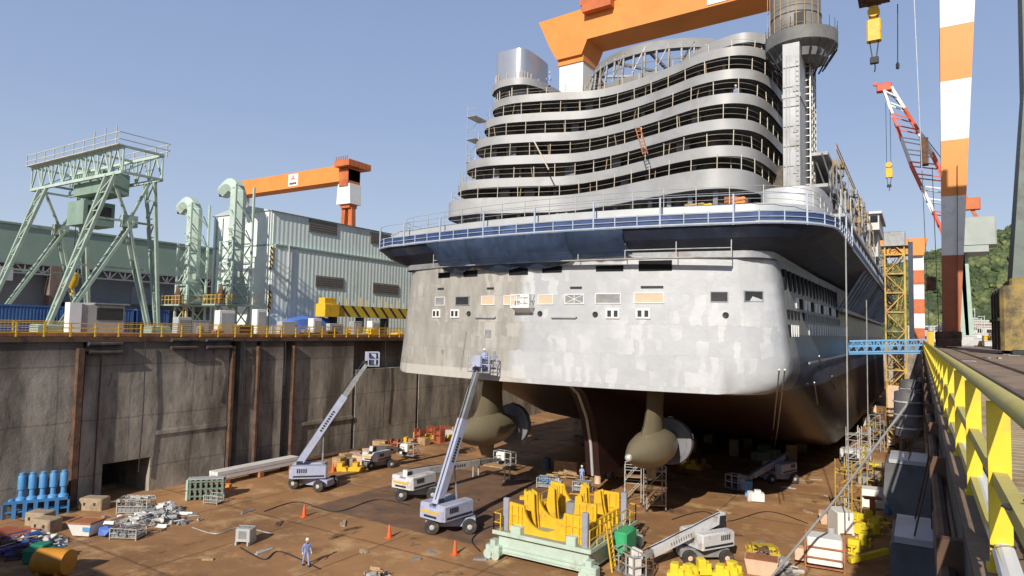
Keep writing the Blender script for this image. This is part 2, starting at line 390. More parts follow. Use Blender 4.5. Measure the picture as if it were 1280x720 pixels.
# ---- far yellow railing on the other quay
fr_ = thing('guard_railing', 'thin yellow guard railing along the top of the far dock wall', 'railing', (WX, 0, 0))
b = MB()
for z in (1.15, .75, .35): b.box(-.03, .03, HY, 150, z - .04, z + .04)
b.build('rails', yel, fr_)
pm = MB(); pm.box(-.06, .06, -.06, .06, 0, 1.2); p0 = pm.build('post', yel, fr_, (0, 0, 0))
for i in range(1, 75):
    q = p0.copy(); COL.objects.link(q); q.parent = fr_; q.location = (0, i * 2.0, 0)
b = MB()
for z in (1.3, .9, .5): b.box(-2.6, -2.54, HY, 110, z - .03, z + .03)
for i in range(46): b.box(-2.62, -2.52, i * 2.4 + .7, i * 2.4 + .8, 0, 1.33)
tag(b.build('guard_railing', yel, None, (WX, 0, 0)), 'second yellow railing set back from the far dock edge', 'railing')
b = MB(); b.box(-2.2, -.4, HY, 130, .02, .3)
tag(b.build('cable_duct', rusto, None, (WX, 0, 0)), 'rusty low duct running behind the far yellow railing', 'duct')
# ---- hill, forest and town on the right
hm = M('hillside', (.075, .105, .03), .9, 0, .35, .02, (.13, .14, .05), .4, .012)
random.seed(3)
from mathutils import noise as mnoise
def hz(X, Y):
    d = Y * .849 + 0
    h = 0
    t = max(0, min(1, (Y - 470) / 420)); t = t * t * (3 - 2 * t)
    h = t * (62 + 105 * max(0, min(1, (X + 90) / 330)))
    h += t * 16 * mnoise.noise(V((X * .008, Y * .008, 0))) + t * 5 * mnoise.noise(V((X * .03, Y * .03, 4)))
    return h - .8
g = MB(); nx, ny = 70, 40
vs = [(-420 + i * 20, 420 + j * 22, hz(-420 + i * 20, 420 + j * 22)) for j in range(ny) for i in range(nx)]
g.add(vs, [(j * nx + i, j * nx + i + 1, (j + 1) * nx + i + 1, (j + 1) * nx + i) for j in range(ny - 1) for i in range(nx - 1)])
tag(g.build('hill', hm), kind='structure')
ico = [(0, 0, 1), (.89, 0, .45), (.28, .85, .45), (-.72, .53, .45), (-.72, -.53, .45), (.28, -.85, .45), (.72, .53, -.45), (-.28, .85, -.45), (-.89, 0, -.45), (-.28, -.85, -.45), (.72, -.53, -.45)]
icf = [(0, 1, 2), (0, 2, 3), (0, 3, 4), (0, 4, 5), (0, 5, 1), (1, 6, 2), (2, 7, 3), (3, 8, 4), (4, 9, 5), (5, 10, 1), (6, 7, 2), (7, 8, 3), (8, 9, 4), (9, 10, 5), (10, 6, 1)]
fms = [M('forest_dark', (.055, .08, .035), .9, 0, .4, .12), M('forest_mid', (.10, .13, .05), .9, 0, .4, .12), M('forest_light', (.17, .185, .07), .9, 0, .3, .12)]
g = MB()
for i in range(16000):
    X = random.uniform(-130, 470); Y = 520 + 520 * random.random() ** 1.3
    if mnoise.noise(V((X * .018, Y * .018, 9))) < -.32: continue
    r = random.uniform(1.5, 4.2); zz = hz(X, Y); g.cur = min(2, max(0, int(1.4 + 2.2 * mnoise.noise(V((X * .02, Y * .02, 2))) + random.uniform(-.9, .9))))
    g.add([(X + p[0] * r * random.uniform(.7, 1.25), Y + p[1] * r * random.uniform(.7, 1.25), zz + r * .45 + p[2] * r * random.uniform(.7, 1.2)) for p in ico], icf)
tag(g.build('forest', fms, sharp=0), 'mixed green woodland covering the hillside beyond the dock', 'forest', kind='stuff')
# houses: two kinds, each wall + roof + windows
def house(name, label, w, d, h, flat, wallm, roofm):
    t = thing(name, label, 'house', (0, 0, 0))
    b = MB(); b.box(-w / 2, w / 2, -d / 2, d / 2, -5, h); b.build('wall', wallm, t)
    b = MB()
    if flat: b.box(-w / 2 - .3, w / 2 + .3, -d / 2 - .3, d / 2 + .3, h, h + .6)
    else: b.prism([(-d / 2 - .6, h), (d / 2 + .6, h), (0, h + d * .33)], 'x', -w / 2 - .5, w / 2 + .5)
    b.build('roof', roofm, t)
    for s in range(int(h // 3)):
        for q in range(int(w // 3)):
            b = MB(); b.box(-w / 2 + .8 + q * 3, -w / 2 + 2.4 + q * 3, -d / 2 - .06, -d / 2 + .05, s * 3 + 1, s * 3 + 2.3); b.build('window', glass, t)
    return t
hw = [M('render_cream', (.46, .42, .35), .8), M('render_white', (.55, .54, .52), .8), M('render_grey', (.42, .42, .42), .8)]
hr = [M('roof_slate', (.10, .105, .12), .7), M('roof_brown', (.2, .12, .09), .7), M('roof_blue', (.12, .2, .32), .6), M('roof_pale', (.5, .5, .48), .7)]
protos = [house('house', 'x', 7, 6, 5.2, False, hw[0], hr[0]), house('house', 'x', 8, 6, 5.4, False, hw[1], hr[1]), house('house', 'x', 9, 7, 6.2, True, hw[1], hr[3]), house('house', 'x', 7, 7, 5, False, hw[2], hr[2]), house('apartment_block', 'x', 13, 8, 8.5, True, hw[0], hr[3])]
kinds = ['cream house with dark slate roof in the small town below the hill', 'white house with brown roof in the small town below the hill', 'white flat roofed house in the small town below the hill', 'grey house with blue roof in the small town below the hill', 'cream apartment block in the small town below the hill']
random.seed(11); used = set()
spots = []
for i in range(64):
    px = random.uniform(1186, 1262) if i % 4 else random.uniform(1150, 1172); d = random.uniform(250, 392)
    p = CAM + (f0 + r0 * ((px - 640) / FPX)) * d
    spots.append((p.x, p.y))
for i, (X, Y) in enumerate(spots):
    kx = i % 5; zz = max(-.5, hz(X, Y)) if Y > 420 else 0
    if kx == 4: lb = kinds[4]
    lb = kinds[kx]; pr = protos[kx]; gp = 'houses of the town below the hill'
    if kx not in used: used.add(kx); pr.location = (X, Y, zz); pr.rotation_euler = (0, 0, random.uniform(-.5, .5)); tag(pr, lb, None, gp)
    else: dup(pr, (X, Y, zz), random.uniform(-.5, .5), lb, gp)
for i in range(4):
    px = random.uniform(1196, 1240); d = random.uniform(700, 800); p = CAM + (f0 + r0 * ((px - 640) / FPX)) * d
    dup(protos[i % 4], (p.x, p.y, hz(p.x, p.y)), random.uniform(-.5, .5), ['cream slate roofed', 'white brown roofed', 'white flat roofed', 'grey blue roofed'][i % 4] + ' house half hidden in woodland high on the hill', 'houses up on the wooded hill')
# ---------------------------------------------------------------- world
W = bpy.data.worlds.new('World'); S.world = W; W.use_nodes = True
n = W.node_tree.nodes; L = W.node_tree.links
sky = n.new('ShaderNodeTexSky'); sky.sky_type = 'NISHITA'; sky.sun_disc = False
EL = R(30); AZ = math.atan2(.17, -1)          # sun stands behind the viewer, a little to the right of the dock axis
sky.sun_elevation = EL; sky.sun_rotation = AZ; sky.air_density = 1.0; sky.dust_density = 1.0; sky.ozone_density = 2.0; sky.altitude = 10
# spring haze: the clear sky is veiled by a pale layer that thickens towards the horizon
tc = n.new('ShaderNodeTexCoord'); sx = n.new('ShaderNodeSeparateXYZ'); L.new(tc.outputs['Generated'], sx.inputs[0])
rp = n.new('ShaderNodeValToRGB'); L.new(sx.outputs[2], rp.inputs[0]); e = rp.color_ramp.elements
e[0].position = 0; e[0].color = (.60, .68, .81, 1); e[1].position = .85; e[1].color = (.05, .085, .2, 1)
for ps, cl in ((.12, (.51, .61, .785)), (.3, (.365, .475, .715)), (.52, (.285, .385, .63))): q = e.new(ps); q.color = cl + (1,)
sc_ = n.new('ShaderNodeVectorMath'); sc_.operation = 'SCALE'; L.new(rp.outputs[0], sc_.inputs[0]); sc_.inputs['Scale'].default_value = 10.0
mx = n.new('ShaderNodeMix'); mx.data_type = 'RGBA'; mx.inputs[0].default_value = .8; L.new(sky.outputs[0], mx.inputs[6]); L.new(sc_.outputs[0], mx.inputs[7])
bg = n['Background']; L.new(mx.outputs[2], bg.inputs[0]); bg.inputs[1].default_value = .1
sl = bpy.data.lights.new('sun', 'SUN'); sl.energy = 5.0; sl.angle = R(.5); sl.color = (1, .93, .82)
so = bpy.data.objects.new('sun', sl); COL.objects.link(so)
sd = V((math.sin(AZ) * math.cos(EL), math.cos(AZ) * math.cos(EL), math.sin(EL)))
so.rotation_euler = sd.to_track_quat('Z', 'Y').to_euler(); so.location = (20, -60, 60)
S.view_settings.view_transform = 'Standard'; S.view_settings.look = 'None'; S.view_settings.exposure = 0; S.view_settings.gamma = 1
S.cycles.max_bounces = 6; S.cycles.use_denoising = True
# ================================================================ THE SHIP
CX, HB = -26.5, 18.8
hullm, k = newmat('hull_paint', .42)
x, y, z = k.xyz()
wob = k.noise(k.obj, .25, 5)
# bare primed plate, grey and white touch-up rectangles
pc = k.comb(k.math('ADD', x, k.math('MULTIPLY', k.noise(k.obj, 1.6, 5), .7)), k.math('ADD', z, k.math('MULTIPLY', k.noise(k.obj, 1.9, 5), .6)), 0)
br = k.n.new('ShaderNodeTexBrick'); k.L.new(pc, br.inputs['Vector']); br.inputs['Scale'].default_value = 1
br.inputs['Brick Width'].default_value = .42; br.inputs['Row Height'].default_value = 1.15; br.inputs['Mortar Size'].default_value = .0
br.inputs['Color1'].default_value = (0, 0, 0, 1); br.inputs['Color2'].default_value = (1, 1, 1, 1); br.offset = .5
br2 = k.n.new('ShaderNodeTexBrick'); k.L.new(pc, br2.inputs['Vector']); br2.inputs['Scale'].default_value = 1
br2.inputs['Brick Width'].default_value = 5.2; br2.inputs['Row Height'].default_value = 2.3; br2.inputs['Mortar Size'].default_value = .012
br2.inputs['Color1'].default_value = (0, 0, 0, 1); br2.inputs['Color2'].default_value = (1, 1, 1, 1)
patch = k.ramp(br.outputs['Color'], .55, .58)
clus = k.ramp(k.noise(k.comb(x, 0, k.math('MULTIPLY', z, 1.6)), .2, 4), .45, .56)
grey = k.mix(k.ramp(k.noise(k.obj, .35, 6), .3, .7), (.40, .41, .425), (.50, .505, .51))
grey = k.mix(k.math('MULTIPLY', k.math('MULTIPLY', patch, clus), .55), grey, (.63, .63, .62))
grey = k.mix(k.ramp(br2.outputs['Color'], .1, .9, 0, .22), grey, (.56, .56, .56)); grey = k.mix(k.math('MULTIPLY', br2.outputs['Fac'], .35), grey, (.27, .27, .27))
beige = k.mix(k.ramp(k.noise(k.comb(x, y, k.math('MULTIPLY', z, .3)), .8, 6, .7), .35, .65), (.29, .272, .24), (.40, .38, .34))
beige = k.mix(k.math('MULTIPLY', patch, k.ramp(k.noise(k.obj, .3, 4), .5, .6, 0, .6)), beige, (.50, .48, .44))
beige = k.mix(k.math('MULTIPLY', br2.outputs['Fac'], .6), beige, (.2, .18, .15))
c = k.mix(k.ramp(k.math('ADD', k.math('ADD', x, k.math('MULTIPLY', wob, 1.5)), k.math('MULTIPLY', br2.outputs['Color'], 1.6)), -27.6, -26.6), beige, grey)
lowstrip = k.math('MULTIPLY', k.ramp(z, -2.05, -2.1), k.ramp(x, -27, -30))
c = k.mix(k.math('MULTIPLY', lowstrip, .7), c, (.55, .53, .48))
# starboard side: shade painted in as darker streaked grey, then blue-grey primer from a slanting seam forward
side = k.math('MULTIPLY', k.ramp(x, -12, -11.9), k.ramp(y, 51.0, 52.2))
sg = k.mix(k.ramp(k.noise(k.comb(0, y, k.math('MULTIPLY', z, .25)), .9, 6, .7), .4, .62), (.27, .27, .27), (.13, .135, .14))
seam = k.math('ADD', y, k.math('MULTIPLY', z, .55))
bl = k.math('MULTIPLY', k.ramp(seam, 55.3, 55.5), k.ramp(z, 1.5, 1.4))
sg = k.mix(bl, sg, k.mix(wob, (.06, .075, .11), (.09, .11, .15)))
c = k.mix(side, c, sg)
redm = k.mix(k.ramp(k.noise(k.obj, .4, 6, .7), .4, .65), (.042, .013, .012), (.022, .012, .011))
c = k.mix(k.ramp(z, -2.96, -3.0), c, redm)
c = k.mix(k.ramp(k.noise(k.comb(x, y, k.math('MULTIPLY', z, .15)), 1.6, 5, .7), .66, .74, 0, .35), c, (.27, .2, .14))
k.L.new(c, k.b.inputs['Base Color']); k.bump(k.noise(k.obj, .55, 3), .4, .16)
ship = thing('cruise_ship', 'huge unfinished grey cruise ship standing stern first in the dry dock', 'ship', (0, 0, 0))
def interp(tab, s):
    for (a, va), (b, vb) in zip(tab, tab[1:]):
        if s <= b: return va + (vb - va) * max(0, (s - a)) / (b - a)
    return tab[-1][1]
T_hb = [(0, 16.4), (.2, 17.1), (.5, 17.75), (1.0, 18.25), (1.7, 18.6), (2.6, 18.8), (140, 18.8), (165, 15.5), (185, 8), (200, 1.0)]
T_zb = [(0, -3), (2, -3.06), (6, -3.4), (12, -4.2), (18, -5.6), (26, -8.2), (34, -10.8), (42, -12.3), (60, -12.7), (90, -12.8), (200, -12.8)]
T_r = [(0, .35), (.5, .5), (1.0, 1.0), (1.7, 2.0), (2.6, 2.8), (6, 3.2), (20, 3.4), (60, 3.2), (200, .8)]
ZT = 7.2
rings = []
b = MB()
sts = [0, .2, .5, 1.0, 1.7, 2.6, 4.2, 7, 12, 20, 30, 45, 60, 75, 90, 115, 140, 152, 165, 175, 185, 195, 200]
for s in sts:
    hb, zb, r = interp(T_hb, s), interp(T_zb, s), min(interp(T_r, s), interp(T_hb, s) * .8)
    r2 = max(r, 2.5) if s < 3 else r
    def hf(r): return [(hb, ZT), (hb, 4), (hb, 1), (hb, -.2)] + [(hb - r + r * math.cos(a), zb + r - r * math.sin(a)) for a in [R(q) for q in (0, 18, 36, 54, 72, 90)]], [((hb - r) * q, zb) for q in (.8, .6, .4, .2)]
    half, flat = hf(r); half2, flat2 = hf(r2)
    ring = [(-p[0], p[1]) for p in half] + [(-p[0], p[1]) for p in flat] + [(0, zb)] + [(p[0], p[1]) for p in reversed(flat2)] + [(p[0], p[1]) for p in reversed(half2)]
    fade = max(0, 1 - s / 40)
    tum = lambda z_: 1 - .075 * max(0, z_ + 3) / 10.2 * max(.35, 1 - s / 60)
    rings.append([(CX + px * tum(pz), 47 + s + 3 * (px / 18.8) ** 2 * fade, pz) for px, pz in ring])
nr = len(rings[0])
vs = [p for rg in rings for p in rg]
fs = [(i * nr + j, i * nr + j + 1, (i + 1) * nr + j + 1, (i + 1) * nr + j) for i in range(len(rings) - 1) for j in range(nr - 1)]
b.add(vs, fs)
tum = lambda z_, s=0.0: 1 - .075 * max(0, z_ + 3) / 10.2 * max(.35, 1 - s / 60)
bt = [j for j in range(nr) if 3 <= j <= nr - 4]; zr = [-.2, 1, 4, ZT]; cv = []; nb = len(bt)
for j in bt:
    pz = rings[0][j][2]; px = (rings[0][j][0] - CX) / tum(pz); yy_ = 47 + 3 * (px / 18.8) ** 2
    cv += [rings[0][j]] + [(CX + px * tum(q), yy_, q) for q in zr[(1 if pz > -.21 else 0):]] + ([(CX + px * tum(ZT), yy_, ZT)] if pz > -.21 else [])
cf = []
for a_ in range(nb - 1):
    for q in range(4): cf.append((a_ * 5 + q, (a_ + 1) * 5 + q, (a_ + 1) * 5 + q + 1, a_ * 5 + q + 1))
b.add(cv, cf)
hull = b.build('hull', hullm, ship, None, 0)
_bm = bmesh.new(); _bm.from_mesh(hull.data); bmesh.ops.remove_doubles(_bm, verts=_bm.verts, dist=.02); bmesh.ops.dissolve_degenerate(_bm, edges=_bm.edges, dist=.001); bmesh.ops.recalc_face_normals(_bm, faces=_bm.faces); _bm.to_mesh(hull.data); _bm.free()
hull.data.polygons.foreach_set('use_smooth', [True] * len(hull.data.polygons)); hull.data.set_sharp_from_angle(angle=R(40))
def ytr(X, z=2.0):
    q = min(18.79, abs(X - CX) / tum(z)); s_ = 0
    if q > T_hb[0][1]:
        for (a, va), (b_, vb) in zip(T_hb, T_hb[1:]):
            if q <= vb: s_ = a + (b_ - a) * (q - va) / (vb - va); break
    return 47 + s_ + 3 * (q / 18.8) ** 2
def tang(X, z=2.0): return math.atan((ytr(X + .3, z) - ytr(X - .3, z)) / .6)
def tr(px, py):
    d = ray(px, py); t = 45.0
    for _ in range(60):
        p = CAM + d * t; t += (ytr(p.x, p.z) - p.y) / d.y * .5
    return CAM + d * t
def outline(hw, ya, cur, rc, ye, n=7):
    ys = lambda q: ya + cur * (q / 18.8) ** 2
    yc = ys(hw - rc); P = [(-hw, ye), (-hw, (ye + yc) / 2 + 20), (-hw, yc + rc + 12), (-hw, yc + rc + 4)]
    for i in range(n): a = R(180 + 90 * i / (n - 1)); P.append((-hw + rc + rc * math.cos(a), yc + rc + rc * math.sin(a)))
    for q in (-.85, -.7, -.5, -.3, -.1, .1, .3, .5, .7, .85): P.append(((hw - rc) * q, ys((hw - rc) * q)))
    for i in range(n): a = R(270 + 90 * i / (n - 1)); P.append((hw - rc + rc * math.cos(a), yc + rc + rc * math.sin(a)))
    P += [(hw, yc + rc + 4), (hw, yc + rc + 12), (hw, (ye + yc) / 2 + 20), (hw, ye)]
    return [(CX + a, bb) for a, bb in P]
def offs(P, d):
    out = []
    for i, p in enumerate(P):
        a = P[max(i - 1, 0)]; b_ = P[min(i + 1, len(P) - 1)]; tx, ty = b_[0] - a[0], b_[1] - a[1]; l = math.hypot(tx, ty) or 1
        out.append((p[0] - ty / l * d, p[1] + tx / l * d))
    return out
def strip(b, A, za, B, zb):
    n = len(A); b.add([(p[0], p[1], za) for p in A] + [(p[0], p[1], zb) for p in B], [(i, i + 1, n + i + 1, n + i) for i in range(n - 1)])
O1 = outline(17.5, 47.1, 3, 2.4, 210); O2 = outline(21.5, 45.4, 2.6, 6, 190)
under = M('overhang_navy', (.022, .030, .055), .55, 0, .4, .5, (.06, .065, .08), .25, .4)
b = MB(); strip(b, O1, 7.0, O1, 7.6)
b.build('knuckle', steel, ship)
b = MB(); O15 = [((p[0] * .35 + q[0] * .65), (p[1] * .35 + q[1] * .65)) for p, q in zip(O1, O2)]
strip(b, O1, 7.5, O15, 8.3); strip(b, O15, 8.3, O2, 9.15); b.build('overhang', under, ship)
# promenade deck: slab, blue panelled rail with pale posts, white bulwark set in
b = MB(); b.prism(O2, 'z', 9.15, 9.32); b.build('promenade_deck', steel, ship)
Oi = offs(O2, -.9) if False else [(CX + (p[0] - CX) * .965, p[1] + .75) for p in O2]
b = MB(); strip(b, O2, 9.36, O2, 9.98); b.build('rail_panel', M('rail_panel_blue', (.035, .065, .17), .6, 0, .3, .8, (.08, .13, .26), .3, .4), ship)
def walk(P, step):
    out = []; acc = 0
    for a, b_ in zip(P, P[1:]):
        L_ = math.hypot(b_[0] - a[0], b_[1] - a[1]); t = (step - acc) if acc else 0
        t = max(0, step - acc)
        while t <= L_:
            out.append((a[0] + (b_[0] - a[0]) * t / L_, a[1] + (b_[1] - a[1]) * t / L_)); t += step
        acc = L_ - (t - step)
    return out
aft = [p for p in O2 if p[1] < 120]
Oo = offs(aft, .0)
b = MB()
ctr = (CX, 80)
def outw(p, d):
    vx, vy = p[0] - CX, p[1] - 75; l = math.hypot(vx, vy); return (p[0] + vx / l * d, p[1] + vy / l * d)
ao = [outw(p, .08) for p in aft]
for i, p in enumerate(walk(ao, 1.7)):
    hgt = 11.3 if i % 3 == 0 else 10.1
    b.bar((p[0], p[1], 9.1), (p[0], p[1], hgt), .11 if i % 3 == 0 else .07)
for zz, w in ((9.2, .16), (9.62, .05), (10.02, .06)): b.tube([(p[0], p[1], zz) for p in ao], w * .6, 5)
b.tube([(p[0], p[1], 11.25) for p in ao], .03, 4)
b.build('deck_railing', M('rail_pale_blue', (.42, .48, .58), .5, .1, .15, 1), ship)
b = MB(); strip(b, Oi, 9.3, Oi, 10.75); Oj = [(CX + (p[0] - CX) * .955, p[1] + .95) for p in O2]; strip(b, Oi, 10.75, Oj, 10.75); strip(b, Oj, 9.3, Oj, 10.75)
b.build('bulwark', pale, ship)
b = MB(); b.prism(Oj, 'z', 10.35, 10.5); b.build('terrace_deck', steel, ship)
# ---- balcony decks ------------------------------------------------
prof = [(-47.3, 82), (-47.4, 70), (-47.3, 64.0), (-46.7, 60.9), (-45.1, 58.9), (-42.2, 58.3), (-38, 59.4), (-32.3, 61.2), (-27.5, 60.6), (-22.6, 58.8), (-18.2, 57.2), (-15.4, 56.9), (-13.6, 57.7), (-12.5, 59.4), (-11.95, 62.6), (-11.7, 70), (-11.6, 82)]
def band_path(dk):
    P = []
    for i, (X, Y) in enumerate(prof):
        P.append((X + (.28 * dk if i < 7 else (.2 * dk if i < 10 else 0)), Y + (0 if i in (0, len(prof) - 1) else 1.32 * dk), 0))
    return [(p.x, p.y) for p in cat_rom(P, 5)]
zbs = [14.0, 17.15, 19.95, 22.75, 25.55, 28.3]
hs = [1.75, .98, .98, .98, .95, .92]
bandm = M('balcony_grey', (.37, .37, .368), .5, .08, .12, .3, (.29, .285, .28), .35, .2)
post_m = M('stanchion_pale', (.55, .49, .38), .6, .1, .25, .6)
soff = M('soffit_grey', (.11, .115, .125), .7, 0, .25, .8)
paths = []
for dk in range(6):
    P = band_path(dk); paths.append(P); zb, h = zbs[dk], hs[dk]
    Q = offs(P, .22); Q2 = offs(P, .9)
    b = MB(); strip(b, P, zb, P, zb + h); strip(b, P, zb + h, Q, zb + h); strip(b, Q, zb + h, Q, zb)
    o = b.build('balcony_band', bandm, ship)
    b = MB(); b.prism(Q, 'z', zb + .02, zb + .16); sl_ = b.build('deck_slab', soff, ship)
    # railing on the band, posts and wires
    b = MB(); R_ = offs(P, .3); Rr = [p for p in R_ if p[1] < 80]
    random.seed(dk)
    for i, p in enumerate(walk(Rr, 2.3)):
        hh = random.choice([1.25, 1.35, 1.5]) if dk < 5 else random.choice([.8, 1.1])
        b.bar((p[0], p[1], zb + h), (p[0] + random.uniform(-.06, .06), p[1], zb + h + hh), .065)
    for zz in (.55, 1.1): b.tube([(p[0], p[1], zb + h + zz * (1 if dk < 5 else .7)) for p in Rr], .016, 4)
    b.build('deck_railing', post_m, ship)
    # recessed wall behind
    if dk < 5:
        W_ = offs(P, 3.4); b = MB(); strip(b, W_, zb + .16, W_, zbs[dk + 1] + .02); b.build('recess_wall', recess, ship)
        Wc = offs(P, 3.0)
        for i, p in enumerate(walk([q for q in Wc if q[1] < 80], 2.9)):
            if random.random() < .6:
                w = random.choice([.25, .35, .9, 1.3]); b = MB(); b.box(p[0] - w / 2, p[0] + w / 2, p[1] - .12, p[1] + .12, zb + .16, zbs[dk + 1]); b.build('cabin_partition', M('partition_grey', (.22, .225, .235), .7, 0, .35, .7), ship)
        for i, p in enumerate(walk([q for q in offs(P, 1.6) if q[1] < 80], 8.3)):
            a_ = random.uniform(-.5, .5); b = MB(); b.bar((p[0], p[1], zb + .2), (p[0] + a_, p[1], zbs[dk + 1]), .07)
            if random.random() < .5: b.box(p[0] - .5, p[0] + .4, p[1] - .3, p[1] + .3, zb + .16, zb + random.uniform(.5, 1.5))
            b.build('fitting_out_gear', M('gear_brown', (.34, .25, .15), .8, 0, .4, .7), ship)
# level under the first band
P = offs(paths[0], 1.6)
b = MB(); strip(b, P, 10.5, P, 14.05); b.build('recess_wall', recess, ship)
for i, p in enumerate(walk([q for q in offs(paths[0], 1.2) if q[1] < 76], 2.3)): b = MB(); b.box(p[0] - .2, p[0] + .2, p[1] - .1, p[1] + .1, 10.5, 14); b.build('cabin_partition', MATS['partition_grey'], ship)
# terrace clutter: guard rail, timber packs
b = MB(); TR = [p for p in [(CX + (q[0] - CX) * .93, q[1] + 2.2) for q in O2] if p[1] < 90]
for p in walk(TR, 2.4): b.bar((p[0], p[1], 10.5), (p[0], p[1], 12.4), .05)
for zz in (11.4, 11.9, 12.35): b.tube([(p[0], p[1], zz) for p in TR], .02, 4)
b.build('terrace_railing', pipe_m, ship)
for i, (px, py, w, h, mt) in enumerate(((870, 246, 1.5, .8, wood), (882, 248, 1.2, .7, yel), (790, 262, 3.2, .55, wood), (822, 256, 2.4, .6, peach), (915, 244, .9, 1.1, rusto), (680, 271, 1.8, .6, wood), (660, 273, 1.6, .55, pipe_m), (705, 268, 1.2, .9, white), (926, 243, .8, 1.0, oran))):
    p = ony(px, py, 50.2); b = MB()
    for q in range(4): b.box(-w / 2, w / 2, -.5, .5, q * h / 4, q * h / 4 + h / 4 - .05)
    b.box(-w / 2 + .1, -w / 2 + .25, -.45, .45, -.12, h * .98); b.box(w / 2 - .25, w / 2 - .1, -.45, .45, -.12, h * .98)
    tag(b.build('material_pack', mt, None, (p.x, p.y, 10.62)), 'strapped material pack on the terrace above the blue railing, %s from port' % (['sixth', 'seventh', 'fourth', 'fifth', 'eighth', 'second', 'first', 'third', 'ninth'][i]), 'material pack', 'packs on the ship terrace')
# ---- rooftop: port house, starboard house, ring of the dome ---------
def loop_house(path, zb, h, name='roof_band'):
    P = [(p.x, p.y) for p in cat_rom([(a, bb, 0) for a, bb in path], 6)]
    b = MB(); strip(b, P, zb, P, zb + h); Q = offs(P, .25); strip(b, P, zb + h, Q, zb + h); strip(b, Q, zb, Q, zb + h); b.build(name, bandm, ship)
    b = MB(); b.prism(Q, 'z', zb + .02, zb + .15); b.build('deck_slab', soff, ship)
    W_ = offs(P, 1.5); b = MB(); strip(b, W_, 28.4, W_, zb + .1); b.build('recess_wall', steel, ship)
    b = MB()
    for p in walk(offs(P, .4), 2): b.bar((p[0], p[1], 28.4), (p[0], p[1], zb + .05), .1)
    b.build('stanchion', post_m, ship)
loop_house([(-46.2, 88), (-46.2, 70.5), (-45.5, 67.6), (-43.2, 66.2), (-40.2, 67.0), (-39, 71), (-38.4, 80), (-38, 88)], 31.2, .9)
loop_house([(-27, 84), (-25, 75.5), (-22.4, 71.2), (-18.5, 68.2), (-15.2, 67.2), (-13.2, 68.4), (-12.2, 71), (-11.8, 84)], 31.0, 1.05)
b = MB(); P = []
for i in range(28):
    a = 2 * math.pi * i / 28; q = .45; P.append((math.copysign(abs(math.cos(a)) ** q, math.cos(a)) * 2.35, math.copysign(abs(math.sin(a)) ** q, math.sin(a)) * 3.6))
b.prism(P, 'z', 0, 4.1); b.build('funnel_casing', M('casing_steel', (.46, .47, .5), .28, .55, .08, .4), ship, (-43.0, 70.6, 32.0))
b = MB()
for i in range(28): b.box(P[i][0] * 1.03 - .04, P[i][0] * 1.03 + .04, P[i][1] * 1.03 - .04, P[i][1] * 1.03 + .04, 0, 1.1)
b.build('casing_rail', post_m, ship, (-43.0, 70.6, 32.1))
# dome ring: two hoops and raking ribs
dc = (-26.6, 81.0); b = MB(); nn = 48
def ringpt(a, r): return (dc[0] + r * math.cos(a), dc[1] + r * .95 * math.sin(a))
for (r1, r2, za, zb2, th) in ((11.2, 11.1, 29.0, 31.2, .5), (10.8, 10.3, 33.8, 35.1, .9)):
    A_ = [ringpt(2 * math.pi * i / nn, r1) for i in range(nn + 1)]; B_ = [ringpt(2 * math.pi * i / nn, r2) for i in range(nn + 1)]
    C_ = [ringpt(2 * math.pi * i / nn, r1 - th) for i in range(nn + 1)]; D_ = [ringpt(2 * math.pi * i / nn, r2 - th) for i in range(nn + 1)]
    strip(b, A_, za, B_, zb2); strip(b, C_, za, D_, zb2); strip(b, B_, zb2, D_, zb2); strip(b, A_, za, C_, za)
b.build('dome_hoop', M('dome_grey', (.26, .255, .25), .6, .1, .2, .4, (.24, .2, .15), .3), ship)
b = MB()
for i in range(nn):
    a = 2 * math.pi * i / nn; p = ringpt(a, 11.0); q = ringpt(a, 10.6); b.bar((p[0], p[1], 31.0), (q[0], q[1], 34.2), .2)
    if i % 2: q2 = ringpt(a + 2 * math.pi / nn, 10.6); b.bar((p[0], p[1], 31.6), (q2[0], q2[1], 34.5), .12)
for i in range(0, nn, 4):
    p = ringpt(2 * math.pi * i / nn, 10.2); b.bar((p[0], p[1], 34.4), (dc[0], dc[1], 34.6), .3)
b.build('dome_rib', steel, ship)
b = MB()
for i in range(24):
    p = ringpt(2 * math.pi * i / 24, 11.7); b.bar((p[0], p[1], 28.6), (p[0], p[1], 33.2), .09)
for zz in (30.2, 32.2): b.tube([(*ringpt(2 * math.pi * i / 24, 11.7), zz) for i in range(25)], .04, 4)
b.build('dome_scaffold', M('scaffold_brown', (.38, .27, .14), .75, .1, .25, 1), ship)
# ---- starboard lift tower ------------------------------------------
tw = (-9.1, 63.6)
b = MB(); b.box(-1.05, .35, -1.9, 1.9, 10.6, 27.6); b.box(-1.12, .42, -1.97, 1.97, 22.6, 22.95); b.build('lift_tower', M('tower_pale', (.40, .41, .42), .5, .2, .15, .5, (.30, .30, .29), .4, .35), ship, (tw[0], tw[1], 0))
b = MB(); b.box(-.9, .5, 1.9, 5.6, 10.6, 27); b.build('lift_shaft', dark, ship, (tw[0], tw[1], 0))
b = MB()
for zz in range(26):
    zc = 10.8 + zz * .66; b.bar((.72, 1.9, zc), (.72, 5.6, zc), .1)
    if zz % 2: b.bar((.72, 2.0, zc), (.72, 3.6, zc + .66), .08); b.bar((.72, 3.6, zc), (.72, 5.4, zc - .6), .08)
    b.bar((-.9, 1.86, zc), (.72, 1.86, zc), .08)
for yy in (1.9, 3.1, 4.4, 5.6): b.bar((.72, yy, 10.6), (.72, yy, 28), .12)
b.build('shaft_scaffold', pipe_m, ship, (tw[0], tw[1], 0))
